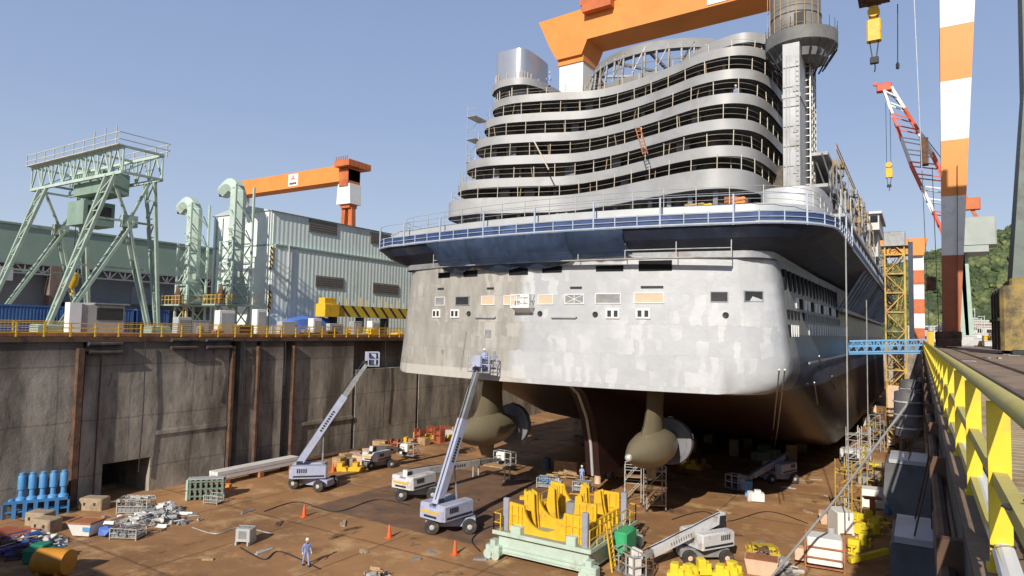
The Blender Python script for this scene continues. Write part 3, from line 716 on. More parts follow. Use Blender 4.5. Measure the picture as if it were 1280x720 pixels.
b = MB(); b.lathe([(2.2, 25.9), (2.35, 26.6), (3.0, 27.0), (3.15, 27.1), (3.15, 28.3), (2.95, 28.4), (2.4, 28.4)], 28); b.build('tower_platform', M('platform_grey', (.17, .17, .165), .6, .1, .25, .6, (.3, .29, .27), .3), ship, (tw[0], tw[1] + 1.6, 1.0))
for i in range(22):
    b = MB(); a = 2 * math.pi * i / 22; b.bar((3.1 * math.cos(a), 3.1 * math.sin(a), 26.95), (2.0 * math.cos(a), 2.0 * math.sin(a), 25.2), .12)
    b.bar((3.1 * math.cos(a), 3.1 * math.sin(a), 28.3), (3.1 * math.cos(a), 3.1 * math.sin(a), 29.3), .05); b.bar((3.1 * math.cos(a), 3.1 * math.sin(a), 26.9), (3.1 * math.cos(a), 3.1 * math.sin(a), 28.4), .05); b.build('platform_bracket', dark, ship, (tw[0], tw[1] + 1.6, 1.0))
b = MB(); b.lathe([(2.2, 28.3), (2.2, 37), (2.0, 37.2)], 28); b.lathe([(2.26, 31.2), (2.3, 31.25), (2.26, 31.4)], 28); b.build('tower_drum', M('drum_grey', (.2, .195, .185), .6, .1, .2, .5, (.3, .29, .28), .35), ship, (tw[0] - .5, tw[1] + 1.8, 0))
b = MB()
for i in range(9): b.bar((-1.0, -1.96, 11 + i * 1.8), (.35, -1.96, 11 + i * 1.8), .05)
b.bar((-.75, -2.0, 10.6), (-.75, -2.0, 26.5), .09); b.bar((-.5, -2.0, 14), (-.5, -2.0, 26.5), .06)
for q in range(4): b.box(-.2, .2, -1.98, -1.9, 12 + q * 3.7, 12.7 + q * 3.7)
for i in range(34): b.bar((.05, -2.02, 11 + i * .45), (.3, -2.02, 11 + i * .45), .04)
for xx in (.05, .3): b.bar((xx, -2.02, 10.8), (xx, -2.02, 26.4), .05)
b.build('tower_fittings', steel, ship, (tw[0], tw[1], 0))
b = MB()
for i in range(9):
    a = R(200 + i * 16); b.bar((2.5 * math.cos(a), 2.5 * math.sin(a), 28.3), (2.5 * math.cos(a), 2.5 * math.sin(a), 36), .06)
for zz in (30, 32, 34): b.tube([(2.5 * math.cos(R(200 + i * 16)), 2.5 * math.sin(R(200 + i * 16)), zz) for i in range(9)], .03, 4)
b.build('drum_scaffold', MATS['scaffold_brown'], ship, (tw[0] - .5, tw[1] + 1.8, 0))
b = MB(); b.box(-.5, .5, -2.36, -2.2, 29.3, 31); b.build('drum_door', dark, ship, (tw[0] + .2, tw[1] + 1.9, 0))
b = MB(); P = []
for i in range(28):
    a = 2 * math.pi * i / 28; q = .5; P.append((math.copysign(abs(math.cos(a)) ** q, math.cos(a)) * 2.6, math.copysign(abs(math.sin(a)) ** q, math.sin(a)) * 6.5))
b.prism(P, 'z', 9.3, 13.9); b.build('tower_fairing', pale, ship, (-9.4, 65, 0))
# ---- starboard superstructure: open decks under construction --------
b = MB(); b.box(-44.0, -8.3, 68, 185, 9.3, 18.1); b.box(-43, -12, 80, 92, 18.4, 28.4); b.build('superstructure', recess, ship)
b = MB()
for zz in (9.4, 12.3, 15.2, 18.2): b.box(-10.6, -7.0 if zz > 12.5 else -5.6, 66, 185, zz, zz + .3)
b.build('deck_edge', steel, ship)
b = MB(); random.seed(5)
for yy in range(70, 186, 5):
    b.bar((-7.2, yy, 9.6), (-7.2, yy, 18.6), .3); b.bar((-5.4, yy, 9.6), (-7.4, yy + 2.4, 18.0), .35)
    if random.random() < .7: b.bar((-6.8, yy, 12.5), (-6.8, yy + 4.8, 17.9), .25)
b.build('davit_frame', M('davit_grey', (.2, .215, .24), .6, .1, .3, .5), ship)
b = MB()
for i in range(260):
    yy = random.uniform(68, 180); zz = random.choice([9.5, 12.6, 15.5, 18.5]); w = random.uniform(.15, .6); h = random.uniform(.3, 1.5)
    xx = random.uniform(-7.6, -6.2); b.cur = random.randrange(5)
    b.box(xx - w / 2, xx + w / 2, yy - w, yy + w, zz, zz + h)
tag(b.build('deck_equipment', [steel, MATS['gear_brown'], dark, MATS['davit_grey'], MATS['scaffold_brown']], ship), kind='stuff')
b = MB()
for i in range(75):
    yy = 67 + i * 1.5; b.bar((-6.4, yy, 18.4), (-6.4, yy + random.uniform(-.2, .2), 19.5), .06)
for zz in (18.9, 19.4): b.bar((-6.4, 67, zz), (-6.4, 180, zz), .07)
b.build('deck_railing', MATS['scaffold_brown'], ship)
b = MB(); random.seed(8)
for i in range(330):
    yy = 68 + 112 * random.random() ** 1.4; zz = random.choice([9.5, 12.4, 15.3]); xx = random.uniform(-7.4, -5.9); k_ = random.random(); b.cur = random.choice([0, 0, 0, 1, 1, 2])
    if k_ < .5: b.bar((xx, yy, zz), (xx, yy + random.uniform(-.1, .1), zz + 3.0), .07)
    elif k_ < .8: b.bar((xx, yy, zz + random.uniform(.6, 2.6)), (xx, yy + random.uniform(2, 5), zz + random.uniform(.6, 2.6)), .08)
    else: b.bar((xx, yy, zz), (xx - random.uniform(0, 1), yy + random.uniform(-3, 3), zz + 3), .1)
tag(b.build('side_scaffold', [MATS['davit_grey'], MATS['scaffold_brown'], pipe_m], ship), kind='stuff')
b = MB(); b.box(-10, -5.4, 122, 136, 19.0, 21.6); b.box(-10.2, -5.0, 121.5, 137, 21.6, 22.0); b.box(-9, -5.8, 126, 133, 15, 19); b.build('bridge_wing', pale, ship)
b = MB()
for i in range(9): b.box(-5.45, -5.34, 122.5 + i * 1.5, 123.6 + i * 1.5, 20.2, 21.3); 
for i in range(3): b.box(-9.5 + i * 1.4, -8.4 + i * 1.4, 121.95, 122.04, 20.2, 21.3)
b.build('bridge_windows', glass, ship)
for yy in range(84, 182, 4): b = MB(); b.bar((-7.75, yy, 4.6), (-5.3, yy + 1, 9.0), .4, .3); b.build('overhang_strut', MATS['davit_grey'], ship)
b = MB(); b.box(-7.72, -7.3, 82, 185, 4.2, 4.6); b.build('rubbing_strake', steel, ship)
# ---- stern openings -------------------------------------------------
framem = M('window_frame_white', (.70, .70, .69), .5, 0, .08, 2)
def opening(px, py, w, h, mat, name='window', fr=.09, fmat=None, cross=False):
    p = tr(px, py); ang = tang(p.x, p.z)
    t = MB(); t.box(-w / 2 - fr, w / 2 + fr, -.05, .1, -h / 2 - fr, -h / 2); t.box(-w / 2 - fr, w / 2 + fr, -.05, .1, h / 2, h / 2 + fr)
    t.box(-w / 2 - fr, -w / 2, -.05, .1, -h / 2, h / 2); t.box(w / 2, w / 2 + fr, -.05, .1, -h / 2, h / 2)
    o = t.build(name, fmat or framem, ship, (p.x, p.y, p.z)); o.rotation_euler = (0, 0, ang)
    t = MB(); t.box(-w / 2, w / 2, -.015, .1, -h / 2, h / 2)
    t.build('pane', mat, o)
    if cross:
        t = MB(); t.bar((-w / 2, -.03, -h / 2), (w / 2, -.03, h / 2), .05); t.bar((-w / 2, -.03, h / 2), (w / 2, -.03, -h / 2), .05); t.bar((0, -.03, -h / 2), (0, -.03, h / 2), .05); t.build('brace', framem, o)
    return o
greyp = M('grey_boarding', (.26, .26, .255), .7, 0, .3, 1.5)
for px, w, mt, cr in ((550, 1.25, greyp, False), (578, 1.6, dark, False), (610, 1.35, peach, False), (637, 1.1, peach, False), (682, 1.3, peach, False), (718, 1.55, greyp, True), (760, 1.95, greyp, False), (811, 2.15, peach, False), (899, 1.15, dark, False), (942, 1.3, dark, False)):
    yy = 376.5 - (px - 550) * .0155
    opening(px, yy, w, .68, mt, 'window', .07, steel if mt is dark else None, cr)
for px in (546, 569, 766, 804):
    p = tr(px, 392); ang = tang(p.x, p.z)
    t = MB(); t.box(-.55, .55, -.1, .1, -.38, .38); o = t.build('vent_box', white, ship, (p.x, p.y, p.z)); o.rotation_euler = (0, 0, ang)
    t = MB()
    for q in (-.26, .26): t.box(q - .15, q + .15, -.13, -.09, -.24, .24)
    t.build('vent_opening', dark, o)
for px, py in ((586, 392), (675, 392), (744, 393), (907, 394)):
    p = tr(px, py); t = MB(); t.lathe([(.14, -.08), (.2, -.1), (.23, -.04), (.23, .08), (.14, .08)], 16, 'y'); t.build('fairlead', dark, ship, (p.x, p.y, p.z))
for px, w in ((551, .85), (613, .75), (720, 1.0), (815, 1.7)):
    p = tr(px, 361 - (px - 551) * .008); t = MB(); t.box(-w / 2, w / 2, -.03, .1, -.09, .09); t.build('slot', dark, ship, (p.x, p.y, p.z)).rotation_euler = (0, 0, tang(p.x, p.z))
for px, py, w, h in ((555, 344, 1.6, .5), (588, 342, 1.7, .55), (648, 338.5, 1.9, .7), (690, 337, 1.8, .5), (762, 335.5, 2.2, .45), (819, 332, 2.5, .8)):
    p = tr(px, py); t = MB(); t.box(-w / 2, w / 2, -.03, .1, -h / 2, h / 2); o = t.build('mooring_opening', M('opening_black', (.008, .008, .009), .9, 0, .2, 1), ship, (p.x, p.y, p.z)); o.rotation_euler = (0, 0, tang(p.x, p.z))
for px, py, w, h in ((610, 417, .65, .65), (608, 444, .3, .7), (618, 444, .3, .7), (553, 440, .35, .4)):
    p = tr(px, py); t = MB(); t.box(-w / 2, w / 2, -.02, .1, -h / 2, h / 2); t.build('insert_plate', greyp, ship, (p.x, p.y, p.z)).rotation_euler = (0, 0, tang(p.x, p.z))
for px in (607, 705):
    p = tr(px, 397.5); t = MB(); t.tube([(-1.1, -.08, 0), (1.0, -.08, 0), (1.15, -.08, .1)], .06, 6); t.build('hull_pipe', steel, ship, (p.x, p.y, p.z)).rotation_euler = (0, 0, tang(p.x, p.z))
# white bracket platform
p = tr(657, 380)
wp = MB(); wp.box(-.9, .9, -1.0, 0, -.35, -.15); wp.prism([(-1, -.35), (0, -.35), (0, -.75)], 'x', -.8, .8)
for a in (-.85, -.3, .3, .85): wp.bar((a, -.95, -.15), (a, -.95, .75), .07)
for zz in (.3, .75): wp.bar((-.85, -.95, zz), (.85, -.95, zz), .06); wp.bar((-.85, -.95, zz), (-.85, 0, zz), .06); wp.bar((.85, -.95, zz), (.85, 0, zz), .06)
wp.box(-.25, .55, -.5, -.1, -.15, .8)
wp.build('bracket_platform', white, ship, (p.x, p.y, p.z))
# weld lines / seams on the transom
b = MB(); p1 = tr(583, 415); p2 = tr(576, 462)
b.tube([p1, p2], .05, 5); p1 = tr(583, 380); b.build('hull_weld', MATS['grey_boarding'], ship)
# ---- starboard side openings ----------------------------------------
def sidewin(y0, y1, z0_, z1_, mat, name='window'):
    xo = -HB * .075 * max(0, (z0_ + z1_) / 2 + 3) / 10.2 * max(.35, 1 - ((y0 + y1) / 2 - 50) / 60); t = MB(); t.box(-.3, .1, y0, y1, z0_, z1_); t.build(name, mat, ship, (CX + HB + xo, 0, 0))
bk = MATS['opening_black'] if 'opening_black' in MATS else dark
for i in range(16):
    y0 = 53.2 + i * 2.0; sidewin(y0, y0 + 1.25, 4.75, 6.45, bk)
    if i > 1: sidewin(y0, y0 + 1.25, 3.6, 4.45, framem if i % 3 else bk)
for i in range(22):
    y0 = 52.9 + i * 1.5 + (i > 3) * 1; sidewin(y0, y0 + .62, 2.65, 3.35, bk if i < 5 else greyp)
for i in range(5): sidewin(52.6 + i * .95, 53.05 + i * .95, 1.3, 2.2, framem if i else bk)
for i in range(18): sidewin(62 + i * 1.7, 62.5 + i * 1.7, 1.45, 2.4, framem)
b = MB(); b.box(-.02, .12, 58, 150, -.9, -.72); b.build('draft_batten', steel, ship, (CX + HB, 0, 0))
# ---- skeg, pods ------------------------------------------------------
b = MB(); prof2 = [(52, -3.0), (54.5, -4.3), (56.3, -6.6), (57.3, -9.2), (57.8, -12.2), (100, -12.8), (100, -3)]
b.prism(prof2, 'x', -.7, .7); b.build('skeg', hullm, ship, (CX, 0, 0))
b = MB(); b.tube([(CX, y_ - .12, z_) for y_, z_ in prof2[:5]], .14, 8); b.build('skeg_edge', pale, ship)
def pod(px):
    par = MB(); y0 = 46.4
    par.lathe([(.0, 0), (.28, .12), (.42, .5), (.75, 1.4), (1.2, 2.7), (1.5, 4.3), (1.55, 5.6), (1.4, 7.2), (1.05, 8.6), (.72, 9.4)], 28, 'y')
    o = par.build('pod_body', khaki, ship, (px, y0, -7.9))
    n = MB(); n.lathe([(.0, -.05), (.2, .02), (.3, .2), (.32, .34)], 16, 'y'); n.build('nose_cap', pale, o)
    s = MB()
    def sec(z, yl, yt, w): return [(0, yl, z), (w * .7, yl + (yt - yl) * .2, z), (w, yl + (yt - yl) * .45, z), (w * .6, yl + (yt - yl) * .8, z), (0, yt, z), (-w * .6, yl + (yt - yl) * .8, z), (-w, yl + (yt - yl) * .45, z), (-w * .7, yl + (yt - yl) * .2, z)]
    S_ = [sec(.7, 2.2, 8.2, .75), sec(1.9, 3.4, 7.8, .6), sec(3.2, 4.1, 7.6, .55), sec(4.9, 4.4, 7.7, .6)]
    s.add([p for q in S_ for p in q], [(i * 8 + j, i * 8 + (j + 1) % 8, (i + 1) * 8 + (j + 1) % 8, (i + 1) * 8 + j) for i in range(3) for j in range(8)])
    s.build('strut', khaki, o)
    f = MB(); S_ = [sec(-1.2, 3.6, 6.6, .3), sec(-2.4, 4.4, 6.2, .22)]
    f.add([p for q in S_ for p in q], [(j, (j + 1) % 8, 8 + (j + 1) % 8, 8 + j) for j in range(8)] + [tuple(range(8, 16))])
    f.build('fin', khaki, o)
    g_ = MB(); g_.lathe([(.72, 9.4), (.75, 9.6), (.7, 10.4), (.3, 10.9), (.0, 11)], 18, 'y')
    for q in range(5):
        a = q * 2 * math.pi / 5 + .3; pts = []
        for r_, w_, tw_ in ((.6, .35, .8), (1.1, .45, .4), (1.7, .5, .3), (2.1, .2, .2)):
            for sgn in (-1, 1): pts.append((r_ * math.cos(a) - sgn * w_ * math.cos(tw_) * math.sin(a), 9.7 + sgn * w_ * math.sin(tw_) * .4, r_ * math.sin(a) + sgn * w_ * math.cos(tw_) * math.cos(a)))
        g_.add(pts, [(0, 1, 3, 2), (2, 3, 5, 4), (4, 5, 7, 6)])
    g_.build('propeller', M('propeller_bronze', (.35, .33, .30), .35, .5, .1, 1), o)
    d_ = MB(); d_.lathe([(.78, 9.45), (1.1, 9.42), (1.85, 9.3), (1.97, 9.35), (2.0, 9.9), (1.85, 10.0), (.8, 10.1)], 36, 'y'); d_.lathe([(1.5, 9.3), (1.6, 9.28), (1.6, 9.4), (1.5, 9.42)], 36, 'y')
    d_.build('propeller_cover', M('cover_sheet', (.17, .17, .185), .6, 0, .25, .6), o)
    return o
pod(CX - 8); pod(CX + 8)
# ---- scaffold netting hung from the overhang -------------------------
def net(px0, px1, label, sag, low):
    b = MB(); nu, nv = 14, 8
    pa = ony(px0, 300, 46).x; pb = ony(px1, 290, 46).x; vs = []
    for t in (0, -.05):
        for j in range(nv + 1):
            for i in range(nu + 1):
                u, v = i / nu, j / nv; X = pa + (pb - pa) * u + v * .9 * (1 - u) + .25 * math.sin(u * 9 + v * 5) * v
                Yt = 45.4 + 2.6 * ((X - CX) / 18.8) ** 2 - .15; Yb = ytr(X) - .45
                edge = 1 - (2 * u - 1) ** 2
                zz = 9.1 - v * (1.75 + (.7 + low) * edge ** .5); Y = Yt + (Yb - Yt) * (v ** 1.3) - .4 * sag * math.sin(math.pi * v) * edge + .08 * math.sin(u * 17 + v * 3) + t * .6
                vs.append((X, Y, zz))
    n = nu + 1; k2 = n * (nv + 1)
    b.add(vs, [(j * n + i, j * n + i + 1, (j + 1) * n + i + 1, (j + 1) * n + i) for j in range(nv) for i in range(nu)] + [(k2 + j * n + i, k2 + (j + 1) * n + i, k2 + (j + 1) * n + i + 1, k2 + j * n + i + 1) for j in range(nv) for i in range(nu)])
    tag(b.build('scaffold_net', tarp, None, None, 60), label, 'netting', 'blue netting hung under the stern overhang')
net(530, 586, 'blue scaffold net nearest the port corner, hung under the stern overhang', .5, .35)
net(572, 662, 'wide sagging blue scaffold net over the mooring openings under the stern overhang', .6, .3)
net(618, 712, 'blue scaffold net pulled to one side, third from the port corner of the stern', .45, .25)
net(700, 780, 'dark blue scaffold net in the middle of the stern overhang', .3, -.5)
b = MB()
pts = [(X, 45.9 + 2.6 * ((X - CX) / 18.8) ** 2 + .4) for X in [-38 + i * 1.9 for i in range(15)]]
for X, Y in pts[::2]: b.bar((X, Y, 9.1), (X, Y, 6.9), .06)
b.tube([(X, Y, 6.95) for X, Y in pts], .05, 5); b.tube([(X, Y, 7.6) for X, Y in pts], .04, 5)
for (X, Y), (X2, Y2) in zip(pts, pts[1:]): b.add([(X, Y - .35, 6.9), (X2, Y2 - .35, 6.9), (X2, Y2 + .35, 6.9), (X, Y + .35, 6.9)], [(0, 1, 2, 3)])
tag(b.build('hanging_scaffold', pipe_m), 'light tube scaffold slung below the stern overhang', 'scaffold')
b = MB()
for Y in (63.8, 66.4): b.bar((-46.6, Y, 13), (-46.6, Y, 28.6 - (Y > 65) * 3), .06)
for i in range(5): b.box(-46.8, -45.4, 63.7, 66.5, 16.0 + i * 2.8, 16.06 + i * 2.8); b.bar((-46.6, 63.8, 17 + i * 2.8), (-45.3, 63.8, 17 + i * 2.8), .04); b.bar((-46.6, 63.8, 14 + i * 2.8), (-46.6, 66.4, 16.4 + i * 2.8), .03)
tag(b.build('tube_scaffold', pipe_m), 'slender tube scaffold at the port end of the balcony decks', 'scaffold')
def lean(px0, py0, px1, py1, Y, m_, label, ladder=False):
    a = ony(px0, py0, Y); c_ = ony(px1, py1, Y); b = MB()
    if ladder:
        o_ = V((.45, 0, 0)); b.bar(a, c_, .09); b.bar(a + o_, c_ + o_, .09)
        for i in range(8): q = a + (c_ - a) * ((i + .5) / 8); b.bar(q, q + o_, .07)
    else: b.bar(a, c_, .12)
    tag(b.build('ladder' if ladder else 'pole', m_), label, 'ladder' if ladder else 'pole')
lean(668, 177, 686, 212, 59.6, MATS['stanchion_pale'], 'pale pole leaning across the balcony decks on the port half')
lean(794, 158, 804, 193, 57.9, rusto, 'orange brown ladder leaning across the balcony decks', True)
# ropes and hoses from the hull
b = MB()
ropes = [((974, 462), (963, 560)), ((981, 462), (967, 566)), ((1018, 478), (1030, 560)), ((1024, 445), (1043, 548)), ((1040, 470), (1061, 548))]
for i, ((ax, ay), (bx, by)) in enumerate(ropes):
    a = onx(ax, ay, CX + HB + .25); c_ = onz(bx, by, FZ + .1); mid = (a + c_) / 2 + V((0, .25, -.2)); b = MB(); b.tube([a, mid, c_], .05, 5)
    tag(b.build('rope', pipe_m), 'pale rope dropping from the starboard hull to the dock floor, %s from the stern' % ['first', 'second', 'third', 'fourth', 'fifth'][i], 'rope', 'ropes down the starboard hull')
for i, (px, pa, pb) in enumerate(((1057, 292, 520), (1083, 375, 515))):
    a = onx(px, pa, -4.8); b = MB(); b.tube([a, V((a.x, a.y, -12.5))], .05, 5)
    tag(b.build('hoist_line', pipe_m), ['long vertical hoist line hanging from the promenade overhang', 'short vertical hoist line beside the blue gangway'][i], 'line')
# keel blocks
kb = MB(); kb.cbox(-.6, .6, -.5, .5, 0, 1.1, .04); kb.cur = 1; kb.box(-.55, .55, -.45, .45, 1.1, 1.55)
blk = kb.build('keel_block', [conc, wood]); pos = [(xx, yy) for xx in (-38, -32, -26.5, -21, -14) for yy in range(90, 150, 8)]
for i, (xx, yy) in enumerate(pos):
    zt = interp(T_zb, yy - 47); s = (zt - .05 - FZ) / 1.55
    lb = 'concrete keel block in the dark rows under the ship'
    if i == 0: blk.location = (xx, yy, FZ); blk.scale = (1, 1, s); tag(blk, lb, 'keel block', 'keel blocks under the hull')
    else: dup(blk, (xx, yy, FZ), 0, lb, None, (1, 1, s))
# ================================================================ CRANES, BUILDINGS AND GEAR ON THE QUAYS
def truss(b, a0, a1, o, n, w=.18, wd=.12):
    """flat truss: chord a0-a1 and the same chord shifted by o, zigzag between"""
    a0, a1, o = V(a0), V(a1), V(o); b.bar(a0, a1, w); b.bar(a0 + o, a1 + o, w)
    for i in range(n):
        p = a0 + (a1 - a0) * (i / n); q = a0 + (a1 - a0) * ((i + 1) / n); m_ = (p + q) / 2
        b.bar(p, m_ + o, wd); b.bar(m_ + o, q, wd)
        b.bar(p, p + o, wd)
    b.bar(a1, a1 + o, wd)
# ---- mint gantry crane on the far quay
gc = thing('gantry_crane', 'mint green lattice gantry crane on A-frame legs behind the blue containers', 'gantry crane', (0, 0, 0))
XN, XF, ZG = -69.5, -84.0, 16.3
for X, nm in ((XN, 'near'), (XF, 'far')):
    for Y0, Yt in ((29.3, 34.2), (39.8, 38.2)):
        b = MB(); s = 1 if Y0 < 35 else -1
        f1 = V((X, Y0, .6)); t1 = V((X, Yt, ZG)); ymid = (34.2 + 38.2) / 2
        for dx in (-.55, .55):
            b.bar(f1 + V((dx * .5, 0, 0)), t1 + V((dx * 1.6, 0, 0)), .3); b.bar(f1 + V((dx * .5, s * .9, 0)), V((X + dx, ymid + s * .3, ZG * .72)), .26)
        for i in range(8):
            p = f1 + (t1 - f1) * (i / 8); q = f1 + (t1 - f1) * ((i + 1) / 8); w0 = .3 + .6 * i / 8; w1 = .3 + .6 * (i + 1) / 8
            b.bar(p + V((-w0, 0, 0)), q + V((w1, 0, 0)), .12); b.bar(p + V((w0, 0, 0)), p + V((-w0, 0, 0)), .1)
        b.cbox(X - .8, X + .8, Y0 - 1.1, Y0 + 1.1, .0, 1.0, .1)
        b.build('leg', mint, gc)
    b = MB(); zc = ZG * .72
    b.box(X - .5, X + .5, ymid - .7, ymid + .7, zc - .6, zc + .6)
    b.bar((X, 33.0, zc), (X, 39.0, zc), .2); b.bar((X, ymid, zc), (X, 34.2, ZG), .24); b.bar((X, ymid, zc), (X, 38.2, ZG), .24)
    b.bar((X, 31.6, ZG * .42), (X, 38.6, ZG * .42), .16)
    b.build('cross_frame', mint, gc)
for Y in (34.2, 38.2):
    b = MB(); truss(b, (XF - 3, Y, ZG), (XN + 2.2, Y, ZG), (0, 0, 2.6), 8, .3, .14); b.build('girder', mintp, gc)
for X in (XF - 3, XF + 2, -77, -73, XN + 2.2):
    b = MB()
    for zz in (ZG, ZG + 2.6): b.bar((X, 34.2, zz), (X, 38.2, zz), .22)
    b.bar((X, 34.2, ZG), (X, 38.2, ZG + 2.6), .12); b.build('cross_tie', mint, gc)
b = MB()
for Y in (33.6, 38.8):
    for i in range(10): X = XF - 3 + i * 2.15; b.bar((X, Y, ZG + 2.6), (X, Y, ZG + 4.0 + (.6 if Y < 35 and i > 6 else 0)), .09)
    for zz in (3.2, 3.9): b.bar((XF - 3, Y, ZG + zz), (XN + 2.4, Y, ZG + zz), .08)
for zz in (3.2, 3.9): b.bar((XN + 2.4, 33.6, ZG + zz), (XN + 2.4, 38.8, ZG + zz), .08)
b.box(XF - 3, XN + 2.4, 33.5, 34.1, ZG + 2.62, ZG + 2.72); b.build('walkway_rail', M('gantry_rail', (.50, .50, .44), .6, .1, .2, 1), gc)
b = MB(); b.cbox(-78.5, -72.3, 34.8, 37.6, ZG - 1.4, ZG + .9, .1); b.box(-79, -75.5, 34.6, 37.8, ZG - 4.6, ZG - 2.0); b.bar((-77.4, 36, ZG - 1.4), (-77.4, 36, ZG - 2), .4); b.build('hoist_house', M('hoist_green', (.22, .31, .25), .6, 0, .15, .8), gc)
b = MB(); b.box(-75.46, -75.4, 35, 37.4, ZG - 3.6, ZG - 2.5); b.build('cab_window', glass, gc)
hb_ = MB(); hb_.tube([(-80.5, 36.2, ZG - .4), (-80.5, 36.2, 6.4)], .05, 5); hb_.build('hoist_rope', dark, gc)
b = MB(); b.lathe([(.15, 6.9), (.55, 6.6), (.65, 6), (.5, 5.3), (.12, 4.9)], 12, 'z', (-80.5, 36.2, 0)); b.tube([(-80.5, 36.2, 4.9), (-80.3, 36.2, 4.5), (-80.5, 36.2, 4.2), (-80.75, 36.2, 4.4)], .09, 6); b.build('hook_block', yel, gc)
# ---- blue containers behind the far rail
cm_, k = newmat('container_blue', .5)
x, y, z = k.xyz()
c = k.mix(k.ramp(k.noise(k.obj, .5, 6), .35, .65), (.04, .10, .27), (.06, .14, .33)); c = k.mix(k.ramp(k.noise(k.obj, 1.2, 6, .7), .66, .74, 0, .8), c, (.16, .09, .06)); k.L.new(c, k.b.inputs['Base Color'])
def container(y0, L_, label, X=-71.6, zt=2.75):
    t = thing('freight_container', label, 'container', (X, y0, 0), 0, 'blue containers along the far quay')
    b = MB(); n = int(L_ / .28); ys = [i * L_ / n for i in range(n + 1)]; pf = []
    for i in range(n): a = ys[i]; w_ = L_ / n; pf += [(0, a), (0, a + w_ * .4), (-.07, a + w_ * .5), (-.07, a + w_ * .9)]
    pf += [(0, L_), (-2.4, L_), (-2.4, 0)]
    b.prism(pf, 'z', .15, zt - .12); b.build('body', cm_, t)
    b = MB()
    for zz in (.0, zt - .14): b.box(-2.42, .05, -.02, L_ + .02, zz, zz + .16)
    for yy in (0, L_ - .14): b.box(-.1, .06, yy, yy + .14, 0, zt)
    b.build('frame', blue, t)
    return t
container(16, 9.2, 'leftmost blue container, left of the mint gantry crane leg')
container(25.6, 6.0, 'short blue container crossed by the left leg of the mint gantry crane')
container(32.0, 6.4, 'blue container behind the small white control cabin')
container(38.7, 3.6, 'end blue container beside the right leg of the mint gantry crane')
container(10, 5.5, 'far left blue container at the picture edge')
b = thing('control_cabin', 'small white and grey control cabin standing at the far rail', 'cabin', (-64.8, 29.6, 0))
q = MB(); q.cbox(-1, 1, 0, 3.8, .3, 2.9, .05); q.build('body', M('cabin_grey', (.42, .40, .37), .6, 0, .15, 1), b)
q = MB(); q.box(.98, 1.06, 1.3, 3.6, 1.5, 2.6); q.build('window', glass, b)
q = MB(); q.box(.2, 1.1, -1.0, -.02, .2, 3.0); q.build('locker', white, b)
q = MB(); q.box(-1.2, 1.25, 1.0, 4.1, 2.92, 3.05); q.build('roof', steel, b)
# ---- long green building far left
lb = thing('long_shed', 'long low shed with grey green fascia far behind the gantry crane', 'shed', (-120, 0, 0))
clad, k = newmat('green_cladding', .6)
x, y, z = k.xyz(); c = k.mix(k.ramp(k.noise(k.obj, .2, 5), .3, .7), (.20, .285, .225), (.25, .34, .27)); k.L.new(c, k.b.inputs['Base Color'])
q = MB(); q.box(-30, 0, -30, 88, 10.3, 16.2); q.box(-30, .3, -30, 88.2, 16.2, 16.5); q.build('fascia', clad, lb)
q = MB(); truss(q, (.2, -30, 8.7), (.2, 88, 8.7), (0, 0, 1.5), 46, .25, .16); q.build('crane_beam', steel, lb)
q = MB(); q.box(-30, -2.5, -30, 88, 0, 10.3); q.build('wall', M('shed_grey', (.25, .265, .265), .7, 0, .12, .3), lb)
q = MB(); q.box(-2.4, 0.4, 79, 88.4, 8.4, 13.5); q.build('rusty_panel', rust, lb)
for yy in (2, 28, 50.5): q = MB(); q.box(-1.4, .5, yy, yy + 1.7, 0, 10.2); q.build('column', M('column_brown', (.2, .15, .12), .8, 0, .3, .6), lb)
q = MB(); q.box(-2.4, 4, 28, 44, 7.2, 9.2); q.build('canopy', pale, lb)
q = MB(); q.box(-2.4, 5, 53, 80, 3.4, 4.4); q.build('awning', dark, lb)
q = MB(); q.box(-2.4, 5, 0, 27, 4.4, 5.3); q.build('awning', dark, lb)
q = MB(); q.box(-2.48, -2.38, 65, 71, 4.6, 7.8); q.build('shutter', steel, lb)
q = MB()
q.box(-2.2, 2, -10, 27, 5.4, 8.2); q.build('lean_to_roof', M('roof_sheet', (.38, .42, .41), .6, 0, .12, .5), lb)
for i, (yy, w, h, mt, lbv) in enumerate(((9, 4, 4.2, bluel, 'light blue site hut beneath the dark awning at far left'), (16, 3, 3.8, pale, 'pale site hut beneath the dark awning at far left'), (22, 3.5, 3.6, bluel, 'bright blue cabin seen left of the rusty column'), (57, 6, 3, pale, 'pale low cabin under the awning between crane legs'))):
    t = thing('site_hut', lbv, 'hut', (-113, yy, 0)); q = MB(); q.cbox(-2, 2, 0, w, 0, h, .06); q.build('body', mt, t); q = MB(); q.box(1.98, 2.05, .5, w - .6, 1.2, 2.4); q.build('window', glass, t)
